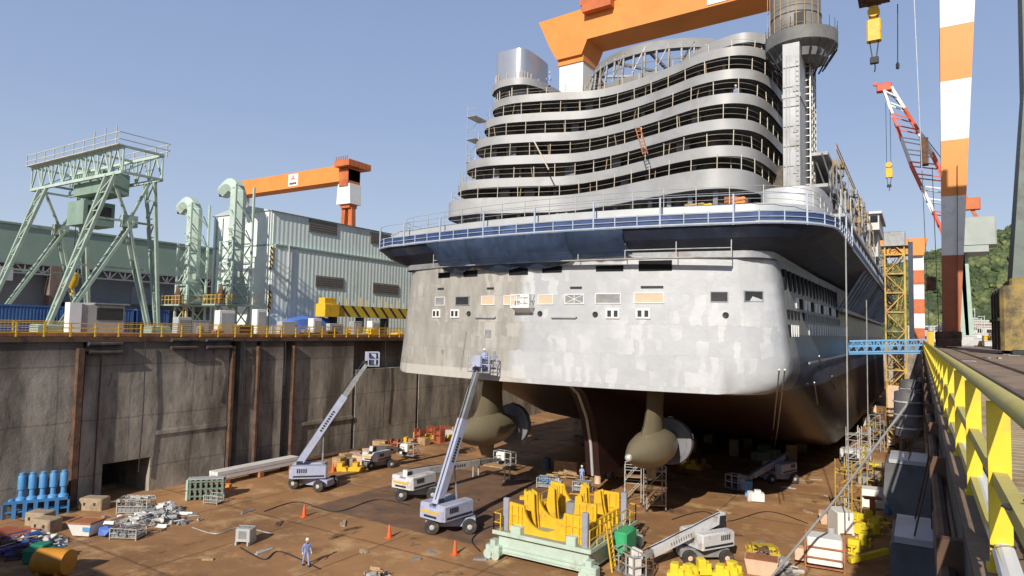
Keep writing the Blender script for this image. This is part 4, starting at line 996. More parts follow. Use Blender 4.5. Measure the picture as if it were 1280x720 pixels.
# ---- mint assembly hall
bh = thing('assembly_hall', 'large pale mint corrugated hall with louvre strips and white gable', 'hall', (-72, 56, 0))
corr, k = newmat('mint_corrugated', .5)
x, y, z = k.xyz()
c = k.mix(k.ramp(k.noise(k.comb(0, k.math('MULTIPLY', y, 2), k.math('MULTIPLY', z, .15)), .9, 5, .7), .35, .65), (.66, .76, .70), (.73, .81, .77)); c = k.mix(k.ramp(k.noise(k.obj, .3, 6), .55, .75, 0, .5), c, (.40, .50, .46)); k.L.new(c, k.b.inputs['Base Color'])
gabm = M('gable_white', (.74, .80, .76), .5, 0, .06, .3, (.62, .68, .64), .3, .2)
LB, GW, EV, RG = 62.0, 12.4, 16.4, 17.5
def corrug(X, Y0, Y1, za, zb, p=.7, d=.014):
    n = int((Y1 - Y0) / p); pf = []
    for i in range(n): a = Y0 + i * p; pf += [(X, a), (X, a + p * .45), (X - d, a + p * .55), (X - d, a + p * .95)]
    pf += [(X, Y1), (X - .6, Y1), (X - .6, Y0)]
    q = MB(); q.prism(pf, 'z', za, zb); return q
corrug(0, 0, LB, 12.0, EV).build('upper_wall', corr, bh)
corrug(.55, 0, LB, 0, 11.7).build('lower_wall', corr, bh)
q = MB(); q.box(-.4, .7, 0, LB, 11.7, 11.95); q.build('ledge', green, bh)
q = MB(); q.prism([(-GW, 0), (.5, 0), (.5, 11.7), (-.1, 11.8), (-.1, EV), (-GW / 2, RG), (-GW, EV)], 'y', -.3, -.02); q.build('gable_wall', gabm, bh)
q = MB(); q.prism([(-GW - .3, EV), (.3, EV - .05), (-GW / 2, RG + .1)], 'y', -.5, LB); q.build('roof', M('roof_pale_sheet', (.5, .56, .54), .5, .1, .1, .3), bh)
q = MB(); q.box(-GW, -GW + .5, 0, LB, 0, EV); q.build('back_wall', corr, bh)
q = MB(); q.box(-GW + .2, .52, -.36, -.3, 11.75, 11.95); q.box(-GW + .6, -GW + .85, -.4, -.3, 0, EV); q.box(.2, .35, -.4, -.3, 0, 11.6); q.build('trim', green, bh)
louv = M('louvre_brown', (.24, .215, .185), .7, 0, .15, .8, stretch=(1, 6, 1))
for y0, y1, z0_, z1_, X in ((5.8, 11.0, 14.5, 16.2, .06), (17.9, 24.5, 14.3, 16.0, .06), (6.9, 12.1, 6.8, 8.4, .6), (18.2, 24, 6.6, 8.2, .6), (40, 46, 6.6, 8.2, .6)):
    q = MB(); q.box(X - .05, X + .02, y0, y1, z0_, z1_)
    for i in range(5): q.box(X, X + .08, y0, y1, z0_ + i * (z1_ - z0_) / 5, z0_ + i * (z1_ - z0_) / 5 + .12)
    q.build('louvre', louv, bh)
haz, k = newmat('hazard_stripe', .5); x, y, z = k.xyz()
f = k.math('GREATER_THAN', k.math('FRACT', k.math('DIVIDE', k.math('ADD', z, k.math('ADD', x, y)), .7)), .5); k.L.new(k.mix(f, (.03, .03, .03), (.62, .52, .22)), k.b.inputs['Base Color'])
for z0_, z1_ in ((8.6, 11.6), (3.0, 5.8)): q = MB(); q.box(-.42, .57, -.42, -.32, z0_, z1_) if False else q.box(.1, .62, -.4, -.31, z0_, z1_); q.build('hazard_board', haz, bh)
q = MB()
for yy in (-.6, 2.1): q.tube([(.75 if yy > 0 else -.2, yy, .2), (.75 if yy > 0 else -.2, yy, 12 if yy > 0 else 9)], .1, 6)
q.build('downpipe', pale, bh)
# ---- exhaust ducts with curved cowls
def duct(X, Y, zt, label):
    t = thing('exhaust_duct', label, 'duct', (X, Y, 0))
    b = MB(); path = [(0, 0, 7.2), (0, 0, zt - 2.2)]
    for i in range(1, 7): a = R(90 * i / 6 * 1.25); path.append((-1.5 + 1.5 * math.cos(a), 0, zt - 2.2 + 1.5 * math.sin(a) * 1.15))
    path.append((-3.1, 0, zt - 1.25)); b.tube(path, .95, 6); b.build('stack', mintp, t, None, 12)
    b = MB(); b.taper((0, 0, 5.0), (0, 0, 7.4), 2.6, 2.2, 1.5, 1.5); b.taper((-.2, -.2, 3.9), (-.2, -.2, 5.0), 3.2, 2.6, 2.6, 2.2); b.build('hopper', mint, t)
    b = MB(); b.box(-3.2, -3.12, -.6, .6, zt - 1.9, zt - .7); b.prism([(-1.9, 3.9), (.5, 3.9), (-.3, 6.4)], 'y', -1.62, -1.5); b.build('mouth', rust, t)
    b = MB()
    for xx in (-1.3, 1.3):
        for yy in (-1.3, 1.3): b.bar((xx, yy, 0), (xx, yy, 12 if xx < 0 else zt - .8), .24)
    for i in range(6):
        z0_ = 1.2 + i * 2.6; hi = z0_ + 2.6 < 12.5
        for yy in (-1.3, 1.3):
            if hi: b.bar((-1.3, yy, z0_), (1.3, yy, z0_ + 2.6), .12); b.bar((-1.3, yy, z0_ + 2.6), (1.3, yy, z0_ + 2.6), .14)
            else: b.bar((1.3, yy, z0_), (0, yy, z0_ + 1.8), .1)
        for xx in (-1.3, 1.3):
            if hi or xx > 0: b.bar((xx, -1.3, z0_ + 2.6), (xx, 1.3, z0_), .12)
    b.build('frame', mintp, t)
    b = MB(); b.box(-2.6, 2.4, -2.6, 2, 3.6, 3.8)
    b.build('platform', mint, t)
    b = MB()
    for i in range(7): b.bar((-2.5 + i * .8, -2.5, 3.8), (-2.5 + i * .8, -2.5, 4.9), .07)
    for zz in (4.4, 4.9): b.bar((-2.5, -2.5, zz), (2.3, -2.5, zz), .06); b.bar((2.3, -2.5, zz), (2.3, 2, zz), .06)
    b.build('platform_rail', yel, t)
    b = MB()
    for yy in (-.25, .25): b.bar((2.1, -2 + yy, 0), (2.1, -2 + yy, 5.0), .07)
    for i in range(12): b.bar((2.1, -2.25, .3 + i * .4), (2.1, -1.75, .3 + i * .4), .05)
    b.build('ladder', yel, t)
duct(-73.2, 51.5, 19.6, 'taller pale mint exhaust duct with curved cowl, right in front of the white gable')
duct(-83.2, 52.0, 18.2, 'pale mint exhaust duct with curved cowl, left of the white gable')
# ---- clutter along the far quay edge
def cabinet(px, w, h, mt, label, X=-65.5, d=1.0, door=True):
    p = onx(px, 405, X); t = thing('cabinet', label, 'cabinet', (X, p.y, 0)); q = MB(); q.cbox(-d, 0, -w / 2, w / 2, .1, h, .04); q.build('body', mt, t)
    q = MB(); q.box(-.02, .04, -w * .38, w * .38, .35, h - .3); q.build('door', pale if mt is not pale else steel, t)
    q = MB(); q.box(-d - .05, .08, -w / 2 - .06, w / 2 + .06, 0, .1); q.build('plinth', dark, t)
cabinet(231, 1.5, 2.0, pale, 'pale grey switch cabinet at the rail below the left exhaust duct')
cabinet(252, 2.2, 1.7, steel, 'low wide grey cabinet at the rail between the ducts')
cabinet(284, 2.0, 2.9, white, 'white tall cabinet beside the foot of the taller duct', -67.5)
cabinet(327, 1.4, 3.2, MATS['gable_white'], 'cream slim kiosk at the white corner of the mint hall', -67.5)
cabinet(362, 2.2, 1.8, MATS['cabin_grey'], 'grey cabinet between the kiosk and the blue tarpaulin', -64.5)
cabinet(397, 1.4, 2.3, white, 'white locker just right of the blue tarpaulin', -65)
cabinet(421, 2.4, 1.7, pale, 'pale machine box below the end of the yellow striped beam', -64.5)
cabinet(448, 1.6, 2.1, M('box_grey', (.33, .34, .35), .6), 'mid grey box under the yellow striped beam', -65)
cabinet(470, 1.6, 2.2, white, 'white equipment box nearest the ship on the far quay', -65)
p = onx(388, 400, -68.5); t = thing('tarpaulin_bundle', 'bundle under a bright blue tarpaulin before the mint hall', 'tarpaulin', (p.x, p.y, 0))
q = MB(); nu = 14; pr_ = [(-2.2, .0), (-2.1, 1.2), (-1.4, 2.3), (0, 2.6), (1.2, 2.3), (1.5, 1.1), (1.6, 0)]
random.seed(4); vs = [(a * (1 - .25 * (abs(i / nu * 2 - 1) ** 4)) + random.uniform(-.08, .08), -4 + 8 * i / nu, max(0, h * (1 - .25 * abs(i / nu * 2 - 1) ** 3) + random.uniform(-.1, .1))) for i in range(nu + 1) for a, h in pr_]
q.add(vs, [(i * 7 + j, i * 7 + j + 1, (i + 1) * 7 + j + 1, (i + 1) * 7 + j) for i in range(nu) for j in range(6)] + [tuple(range(7)), tuple(range(nu * 7, nu * 7 + 7))])
q.build('tarpaulin', M('tarp_blue', (.10, .20, .58), .5, 0, .12, 1), t, None, 25)
p = onx(400, 390, -67); p2 = onx(520, 390, -67); Lb = p2.y - p.y
t = thing('lifting_beam', 'long yellow lifting beam with black diagonal stripes on the far quay', 'lifting beam', (-67, p.y, 0))
hz2, k = newmat('beam_hazard', .5); x, y, z = k.xyz()
f = k.math('GREATER_THAN', k.math('FRACT', k.math('DIVIDE', k.math('ADD', z, y), 1.9)), .72); k.L.new(k.mix(f, (.62, .45, .05), (.04, .035, .03)), k.b.inputs['Base Color'])
q = MB(); q.box(-.7, .7, 1.8, Lb, 2.7, 4.2); q.build('beam', hz2, t)
q = MB(); q.cbox(-.9, .9, 0, 2.6, 2.6, 4.3, .06); q.cbox(-.6, .6, .2, 2.2, 4.3, 5.1, .05); q.build('end_box', yel, t)
q = MB(); [q.bar((.4, 3 + i * 1.3, 4.2), (.4, 3 + i * 1.3, 5.4 - (i % 3) * .3), .08) for i in range(int((Lb - 3) / 1.3))]; q.build('stanchion', yel, t)
q = MB(); [q.box(-.6, .6, 2 + i * 5, 2.5 + i * 5, 0, 2.65) for i in range(int(Lb / 5))]; q.build('trestle', dark, t)
random.seed(9)
for i in range(16):
    X = random.uniform(-66, -63.2); Y = random.uniform(40, 84); h = random.uniform(.4, 1.3); w = random.uniform(.5, 1.6)
    q = MB(); q.cbox(-w / 2, w / 2, -w * .7, w * .7, .06, h, .03)
    for dx in (-w * .3, w * .3): q.box(dx - .06, dx + .06, -w * .7, w * .7, 0, .06)
    q.bar((-w / 2, 0, h), (w / 2, 0, h + .12), .06)
    tag(q.build('equipment_box', random.choice([rust, pale, rusto, steel, MATS['gear_brown'], yel, bluel]), None, (X, Y, 0)), 'small equipment box in the clutter behind the far yellow railing', 'box', 'boxes behind the far railing')
# ---- distant orange gantry
fg = thing('goliath_crane', 'distant orange goliath crane girder rising behind the mint hall', 'gantry crane', (0, 0, 0))
L0 = -262; L1 = -188; YF = 180
q = MB(); q.box(L0, L1, YF, YF + 6, 58.2, 64.6); q.build('girder', oran, fg)
q = MB(); q.box(L1 - 5, L1 + 3, YF - 3, YF + 9, 63.2, 65.6); q.box(L0 - 4, L0 + 3, YF - 2, YF + 8, 62, 64); q.cbox(L1 - 5, L1, YF - .5, YF + 6.5, 56, 63, .3)
for i in range(7): q.bar((L1 - 4 + i, YF - 3, 65.6), (L1 - 4 + i, YF - 3, 67), .25)
q.build('end_carriage', orad, fg)
q = MB(); q.taper((L1 - 2.5, YF + 3, 49), (L1 - 2.5, YF + 3, 57), 7.5, 6, 6.5, 6); q.build('leg_upper', white, fg)
for dx in (-2.4, 2.4): q = MB(); q.bar((L1 - 2.5 + dx * 1.8, YF + 3, 0), (L1 - 2.5 + dx * .7, YF + 3, 49.5), 2.0); q.build('leg', orad, fg)
q = MB(); q.bar((L1 - 6.5, YF + 3, 36), (L1 + 1.5, YF + 3, 36), 1.2); q.box(L1 - 5, L1, YF + 1, YF + 5, 47.6, 49); q.build('leg_brace', orad, fg)
q = MB(); q.box(L0 + .5, L0 + 7, YF + 1, YF + 5, 0, 58); q.build('leg', white, fg)
pl = (L0 + L1) / 2 + 5
q = MB(); q.box(pl - 3, pl + 3, YF - .16, YF + .1, 58.9, 64.0); sg = q.build('sign_board', white, fg)
def rhomb(b, cx, cz, w, h, ang, Y):
    pts = [(0, -h / 2), (w / 2, 0), (0, h / 2), (-w / 2, 0)]; ca, sa = math.cos(ang), math.sin(ang)
    b.prism([(cx + a * ca - d * sa, cz + a * sa + d * ca) for a, d in pts], 'y', Y - .1, Y)
def diamonds(s, cx, cz, Y):
    b = MB()
    for a in (0, 120, 240): rr = R(a); rhomb(b, cx + math.sin(rr) * s * .5 * -1, cz + math.cos(rr) * s * .5, s * .577, s, rr, Y)
    return b
diamonds(1.3, pl, 62.3, YF - .17).build('emblem', red, sg)
q = MB(); [q.box(pl - 2 + i * 1.05, pl - 1.2 + i * 1.05, YF - .26, YF - .17, 59.6, 60.4) for i in range(4)]; q.build('lettering', dark, sg)
# ---- goliath crane over the ship
gg = thing('goliath_crane', 'giant orange goliath crane straddling the dock on red and white striped leg', 'gantry crane', (0, 0, 0))
q = MB(); q.M = Matrix.Rotation(R(-7.2), 4, 'Z'); 
gl = V((-68.6, 134.2, 0)); gr2 = V((4.3, 131.0, 0)); gd = gr2 - gl; gl_len = gd.length; ga = math.atan2(gd.y, gd.x)
GM = Matrix.Translation(gl) @ Matrix.Rotation(ga, 4, 'Z')
q = MB(); q.M = GM; ZB = 66.2
q.prism([(-6.5, ZB + 7.6), (-3.5, ZB + 1), (-1.5, ZB - 2.5), (5.0, ZB - 2.5), (6.4, ZB + .6), (gl_len - 6, ZB + .6), (gl_len + 7, ZB + .6), (gl_len + 7, ZB + 9), (40, ZB + 8.8)], 'y', -4, 4); q.build('girder', oran, gg)
q = MB(); q.M = GM; q.box(-4, 14, -3, 3, ZB + 10.6, ZB + 12.2) if False else None
q.box(5, 19, -5, 5, ZB + 8.2, ZB + 11.4); q.box(6, 13, -6, -4.1, ZB + 6.0, ZB + 9.6)
for i in range(9): q.bar((5 + i * 1.7, -5.2, ZB + 12.4), (5 + i * 1.7, -5.2, ZB + 14), .3)
q.bar((5, -5.2, ZB + 13.9), (19, -5.2, ZB + 13.9), .3); q.box(9, 16, -3, 3, ZB + 12.4, ZB + 16); q.build('trolley', orad, gg)
q = MB(); q.M = GM; q.taper((1.8, 0, 0), (1.8, 0, ZB - 2.4), 5, 5, 6.2, 6); q.build('leg', white, gg)
q = MB(); q.M = GM; q.box(-1.5, 5.1, -3.3, 3.3, ZB - 3.8, ZB - 2.5); q.build('leg_head', oran, gg)
q = MB(); q.M = GM; Ls = 38.5
q.box(Ls - 5, Ls + 5, -4.16, -4.0, ZB + 1.0, ZB + 8.6); sg2 = q.build('sign_board', white, gg)
q = MB()
for a in (0, 120, 240):
    rr = R(a); rhomb(q, Ls - math.sin(rr) * 2.3, ZB + 4.7 + math.cos(rr) * 2.3, 2.65, 4.6, rr, -4.18)
o = q.build('emblem', red, sg2); o.data.transform(GM)
# striped leg on the near quay
leg = MB(); lm = [white, oran, M('leg_shaded_orange', (.42, .13, .06), .6, 0, .15, .25, (.3, .1, .05), .3, .3)]  # last one: the orange with shade painted into its colour, for the lowest stripe
LX, LY = gr2.x - .4, gr2.y
lz = [ony(1190, q, LY).z for q in (320, 247, 178, 105, 38)]
bounds = [(2.6, lz[0], 2), (lz[0], lz[1], 0), (lz[1], lz[2], 1), (lz[2], lz[3], 0), (lz[3], lz[4], 1), (lz[4], ZB + .6, 0)]
wid = lambda z_: 2.3 + (z_ / 60) * 2.7
for za, zb_, mi in bounds:
    leg.cur = mi; lx = lambda q: LX + .4 + q / 60 * 1.9
    leg.taper((lx(za), LY, za), (lx(zb_), LY, zb_), wid(za), wid(za) * .9, wid(zb_), wid(zb_) * .9)
lo_ = leg.build('leg', lm, gg, None, 0)
q = MB(); q.cbox(LX - 1.7, LX + 1.7, LY - 6, LY + 6, 1.3, 2.6, .15)
for yy in (-5.5, -2.2, 2.2, 5.5): q.cbox(LX - 1.6, LX + 1.6, LY + yy - 1.3, LY + yy + 1.3, .2, 1.5, .1)
q.build('bogie', rust, gg)
q = MB()
for dx in (-1.25, 1.25): q.bar((LX + dx, LY - 1.6, 2.6), (LX + dx * 1.4, LY - 2.0, 30), .1)
q.box(LX - 3.0, LX - 1.5, LY - 2, LY + 1, 9.5, 11.6); q.box(LX - 3.4, LX - 2.2, LY - 1, LY + 1, 31, 35.5); q.build('access_platform', rust, gg)
q = MB(); q.bar((LX - 2.6, LY - 1.5, 2.6), (LX - 4.0, LY - 1.5, ZB), .1); q.build('service_pipe', steel, gg)
# hook blocks under the girder
def hook(px, y0, y1, Y, w, label, rop, thick=1.0):
    a = ony(px, y0, Y); c_ = ony(px, y1, Y); H = a.z - c_.z; t = thing('hook_block', label, 'hook block', (a.x, a.y, c_.z))
    b = MB(); b.cbox(-w / 2, w / 2, -w / 3, w / 3, H * .42, H * .78, w * .1); b.lathe([(.15 * w, -.3 * w), (.42 * w, -.3 * w), (.42 * w, .3 * w), (.15 * w, .3 * w)], 16, 'y', (0, 0, H * .90)); b.build('sheave_box', yel, t)
    b = MB(); b.bar((-w * .3, 0, H * .42), (-w * .12, 0, H * .12), w * .09); b.bar((w * .3, 0, H * .42), (w * .12, 0, H * .12), w * .09); b.cbox(-w * .3, w * .3, -w * .2, w * .2, H * .06, H * .16, w * .04); b.tube([(0, 0, H * .08), (w * .06, 0, 0), (0, 0, -H * .08)], w * .05, 6); b.build('sling_shackle', dark, t)
    b = MB()
    for dx in (-w * .28, w * .28): b.tube([(dx, 0, H * .8), (dx, 0, H + rop)], w * .035, 5)
    b.build('hoist_rope', dark, t)
hook(1092, 8, 84, 137, 2.4, 'yellow hook block hanging from the giant goliath crane girder', 2.5)
hook(1111, 203, 236, 170, 1.5, 'small yellow hook block hanging from the red and white lattice jib', 14)
a = ony(1122, 5, 137); c_ = ony(1122, 80, 137); q = MB(); q.tube([a, c_], .09, 5); q.lathe([(.1, 0), (.3, .2), (.3, 1.0), (.1, 1.4)], 8, 'z', (c_.x, c_.y, c_.z - 1)); tag(q.build('plumb_line', dark), 'thin weighted line hanging right of the yellow hook block', 'line')
a = ony(1092, 2, 137); q = MB(); q.box(-2.6, 2.6, -3, 3, .2, 2.5); q.box(-1.2, 1.2, -1.5, 1.5, -.6, .2); q.build('hoist_carriage', rust, gg, (a.x, a.y, a.z + .4))
# ---- red and white luffing crane
lc = thing('luffing_crane', 'red and white lattice jib crane on mint legs beyond the striped leg', 'crane', (0, 0, 0))
YL = 178
tip = ony(1110, 112, YL); foot = ony(1196, 292, YL)
dv = foot - tip; nn_ = 12
side = V((0, 0, 1)).cross(dv).normalized(); nrm = dv.cross(side).normalized()
for i in range(nn_):
    b = MB(); t0_, t1_ = i / nn_, (i + 1) / nn_
    w0 = 1.7 + 3.0 * min(1, t0_ * 2.0); w1 = 1.7 + 3.0 * min(1, t1_ * 2.0)
    for s1 in (-1, 1):
        for s2 in (-1, 1):
            p = tip + dv * t0_ + side * s1 * w0 * .5 + nrm * s2 * w0 * .5; q_ = tip + dv * t1_ + side * s1 * w1 * .5 + nrm * s2 * w1 * .5
            b.bar(p, q_, .5)
        b.bar(tip + dv * t0_ + side * s1 * w0 * .5 - nrm * w0 * .5, tip + dv * t1_ + side * s1 * w1 * .5 + nrm * w1 * .5, .25)
    for s2 in (-1, 1): b.bar(tip + dv * t0_ - side * w0 * .5 + nrm * s2 * w0 * .5, tip + dv * t1_ + side * w1 * .5 + nrm * s2 * w1 * .5, .25)
    b.build('jib_section', white if (i // 2) % 2 == 0 else M('jib_red', (.6, .10, .05), .5, 0, .1, .3), lc)
b = MB(); b.cbox(tip.x - 2.4, tip.x + .8, YL - 1, YL + 1, tip.z - .3, tip.z + 1.6, .2); b.bar(tip, tip + V((-3, 0, 2.0)), .7); b.build('jib_head', MATS['jib_red'], lc)
hs_ = ony(1216, 292, YL); b = MB(); b.cbox(hs_.x - 4, hs_.x + 4, YL - 4, YL + 4, hs_.z - 3.0, hs_.z + 3.2, .3); b.box(hs_.x - 5, hs_.x + 2.5, YL - 4.5, YL + 4.5, hs_.z - 4.6, hs_.z - 3.2); b.build('machine_house', MATS['gable_white'] if False else M('house_mint', (.36, .40, .37), .6, 0, .1, .4), lc)
b = MB(); b.bar((hs_.x - 3, YL, hs_.z + 3), (hs_.x - 3.4, YL, hs_.z + 14), .9); b.bar((hs_.x + 1, YL, hs_.z + 3), (hs_.x - 3.4, YL, hs_.z + 14), .7); b.cbox(hs_.x - 3.8, hs_.x + 1.5, YL - 1, YL + 1, hs_.z + 5.4, hs_.z + 8, .2); b.build('mast', orad, lc)
b = MB(); b.tube([tip, (hs_.x - 3.4, YL, hs_.z + 14)], .1, 5); b.build('stay_rope', dark, lc)
for dx, dx2 in ((-4.5, -1.2), (1.4, -.6)): b = MB(); b.bar((hs_.x + dx2 * 1.5, YL, 0), (hs_.x + dx2 - 1.2, YL, hs_.z - 4.5), 1.5); b.build('leg', M('leg_mint', (.36, .48, .40), .6, 0, .1, .3), lc)
b = MB(); b.bar((hs_.x - 12, YL + 2, 0), (hs_.x - 12, YL + 2, 24), 1.0); b.build('mast_pole', pale, lc)
# ---- grey-green jib crane at the right edge (its upper works stand above the frame)
jc = thing('jib_crane', 'dark grey green tapering crane tower on a stained yellow base, right edge', 'crane', (9.9, 82, 0))
b = MB(); b.taper((0, 0, 7.2), (1.3, 0, 26), 4.4, 4.4, 4.2, 3.4); b.taper((1.3, 0, 26), (1.3, 0, 43), 4.2, 3.4, 4.0, 3.4); b.build('tower', M('tower_green_grey', (.14, .17, .155), .6, 0, .2, .4, (.10, .09, .07), .3), jc)
b = MB(); b.cbox(-5.2, 6, -4.5, 4.5, 43, 52, .4); b.build('machine_house', MATS['tower_green_grey'], jc)
b = MB(); truss(b, (-2, -4, 50), (-2, -4, 57), (0, 4, 0), 3, .8, .5); truss(b, (2, -4, 50), (2, -4, 57), (0, 4, 0), 3, .8, .5); b.box(-3, 1, -4, 1, 54, 57); b.build('a_frame', MATS['tower_green_grey'], jc)
basem = M('base_stained_yellow', (.30, .22, .075), .75, 0, .3, .6, (.10, .075, .05), .5, .5)
b = MB(); b.cbox(-3.4, 4, -4.5, 4.5, .4, 6.6, .3); b.cbox(-2.5, 3.5, -3, 3, 6.6, 7.4, .2); b.build('base', basem, jc)
b = MB()
for yy in (-3, 0, 3): b.box(-3.52, -3.38, yy - .12, yy + .12, .4, 6.5)
b.box(-3.6, -3.38, -4.4, 4.4, 3.2, 3.5); b.box(-3.46, -3.38, -2.4, -.8, .9, 2.9); b.build('base_rib', dark, jc)
b = MB()
for yy in (-3.5, 3.5): b.cbox(-2.6, -1.2, yy - 1.2, yy + 1.2, .05, .5, .08)
b.build('bogie', dark, jc)
# ---- scaffold stair tower beside the ship
stt = thing('stair_tower', 'tall yellow and rusty scaffold stair tower on the dock floor beside the ship', 'stair tower', (-3.0, 112, FZ))
b = MB(); hT = 29.4
for xx in (-1.7, 1.7):
    for yy in (-2, 2): b.bar((xx, yy, 0), (xx, yy, hT), .28)
for i in range(11):
    zz = i * 2.8
    for yy in (-2, 2): b.bar((-1.7, yy, zz), (1.7, yy, zz), .2); b.bar((-1.7, yy, zz if i % 2 else zz + 2.8), (1.7, yy, zz + 2.8 if i % 2 else zz), .16)
    for xx in (-1.7, 1.7): b.bar((xx, -2, zz), (xx, 2, zz), .2); b.bar((xx, -2, zz), (xx, 2, zz + 2.8), .14)
    for q in range(11): b.bar((random.uniform(-1.7, 1.7), random.uniform(-2.2, 2), zz + random.random()), (random.uniform(-1.7, 1.7), random.uniform(-2.2, 2), zz + 1 + 1.8 * random.random()), .1)
b.build('frame', M('stair_yellow', (.55, .37, .08), .6, 0, .25, .5, (.26, .14, .07), .45, .4), stt)
b = MB()
for i in range(11):
    zz = i * 2.8; s = 1 if i % 2 else -1
    b.add([(-1.3 * s, -1.9, zz), (-1.3 * s, -.9, zz), (1.3 * s, -.9, zz + 2.8), (1.3 * s, -1.9, zz + 2.8), (-1.3 * s, -1.9, zz + .2), (-1.3 * s, -.9, zz + .2), (1.3 * s, -.9, zz + 3.0), (1.3 * s, -1.9, zz + 3.0)], [(0, 1, 2, 3), (4, 5, 6, 7), (0, 3, 7, 4), (1, 2, 6, 5)])
    b.box(-1.6, 1.6, -.8, 1.9, zz - .08, zz)
b.build('stair_flight', rust, stt)
b = MB(); b.cbox(-1.9, 1.9, -2.1, 2.1, hT, hT + 2, .1); b.box(-2.4, 2.4, -2.5, 2.5, hT - .15, hT); b.build('top_cabin', steel, stt)
b = MB(); b.box(-1.75, 1.75, -2.12, -2.02, 4, 9.0); b.build('sheeting', peach, stt); stt.scale = (.72, .85, 1)
# ---- far orange portal with striped post
po = thing('portal_crane', 'far orange portal crane with red and white striped post behind the gangway', 'portal crane', (0, 0, 0))
pp = ony(1147, 306, 236); b = MB(); b.box(pp.x - 60, pp.x + 1.5, 234, 240, pp.z - 3, pp.z + 1.8); b.prism([(pp.x - 2.5, pp.z + 1.8), (pp.x + 2.6, pp.z + 1.8), (pp.x + 1.5, pp.z - 3.5), (pp.x - 1.5, pp.z - 3.5)], 'y', 233.6, 240.4); b.build('girder', oran, po)
for i in range(6):
    za = pp.z - 3.5 - (i + 1) * (pp.z - 3.5) / 6; b = MB(); b.box(pp.x - 1.5, pp.x + 1.5, 235, 238.5, za, za + (pp.z - 3.5) / 6); b.build('post_section', white if i % 2 == 0 else orad, po)
# ---- blue gangway
gy = 92.0
gw = thing('gangway', 'light blue truss gangway bridging from the quay to the starboard hull', 'gangway', (0, gy, 0))
b = MB()
for yy in (-1, 1): truss(b, (CX + HB + .2, yy, -.5), (QX + .3, yy, -.1), (0, 0, 1.35), 9, .2, .07); b.bar((CX + HB + .2, yy, .2), (QX + .3, yy, .6), .16)
b.box(CX + HB + .2, QX + .3, -1, 1, -.75, -.35) if False else None
b.build('truss', M('gangway_blue', (.14, .36, .62), .5, 0, .12, .8), gw)
b = MB(); b.add([(CX + HB + .2, -1, -.55), (QX + .4, -1, -.15), (QX + .4, 1, -.15), (CX + HB + .2, 1, -.55), (CX + HB + .2, -1, -.8), (QX + .4, -1, -.4), (QX + .4, 1, -.4), (CX + HB + .2, 1, -.8)], [(0, 1, 2, 3), (4, 5, 6, 7), (0, 1, 5, 4), (1, 2, 6, 5), (2, 3, 7, 6), (3, 0, 4, 7)]); b.build('walkway', MATS['gangway_blue'], gw)
t = thing('gangway_post', 'white marker column with yellow rail at the quay end of the gangway', 'post', (1.1, 94, 0)); b = MB(); b.cbox(-.3, .3, -.3, .3, 0, 2.2, .04); b.build('column', yel, t); b = MB(); b.lathe([(.2, 2.2), (.32, 2.3), (.32, 2.6), (.1, 2.75)], 12); b.build('lamp', pale, t)
# ---- grey fenders hung on the near dock wall
fe = M('fender_grey', (.15, .15, .155), .65, 0, .3, .8, (.09, .08, .07), .4)
def fender(Y, label, w=1.25, h=2.1, rnd=False):
    t = thing('dock_fender', label, 'fender', (QX, Y, -.3), 0, 'grey fenders along the near dock wall'); b = MB()
    if rnd: b.lathe([(.3, -1.5), (.75, -1.35), (.8, 0), (.75, 1.35), (.3, 1.5)], 20, 'z', (-.95, 0, -3.0))
    else: b.prism([(-.05, -2.2), (-w, -2.25), (-w * 1.05, -3.2), (-w * .8, -3.95), (-.05, -4.3)], 'y', -.9, .9)
    b.build('body', fe, t, None, 30)
    b = MB(); b.box(-w * .92, -.1, -.94, .94, -2.22, -2.1) if not rnd else [b.lathe([(.82, zz), (.84, zz + .05), (.82, zz + .1)], 20, 'z', (-.95, 0, 0)) for zz in (-3.9, -3.1, -2.3)]
    b.build('cap_plate', pale, t)
    for s in (-.7, .7): b = MB(); b.tube([(-w * .5, s, -2.1 if not rnd else -1.6), (-.1, s, -.6)], .018, 5); b.build('chain', rust, t)
fender(15.8, 'angular grey fender hung on the near dock wall, closest to the viewer', .8)
fender(25, 'angular grey fender hung on the near dock wall, second from the viewer', 1.25)
fender(48, 'pale rounded cylinder fender hung on the shaded near dock wall', 1.2, 2, True)
fender(60, 'smaller rounded fender farther along the shaded near dock wall', 1.2, 2, True)
b = MB(); a = V((-.3, 46, -1.9)); c_ = onz(962, 724, FZ + .2); b.tube([a, a + (c_ - a) * .5 + V((0, 0, -.25)), c_], .075, 8); tag(b.build('mooring_rope', cable), 'thick grey mooring rope slanting from the near wall to the dock floor', 'rope')

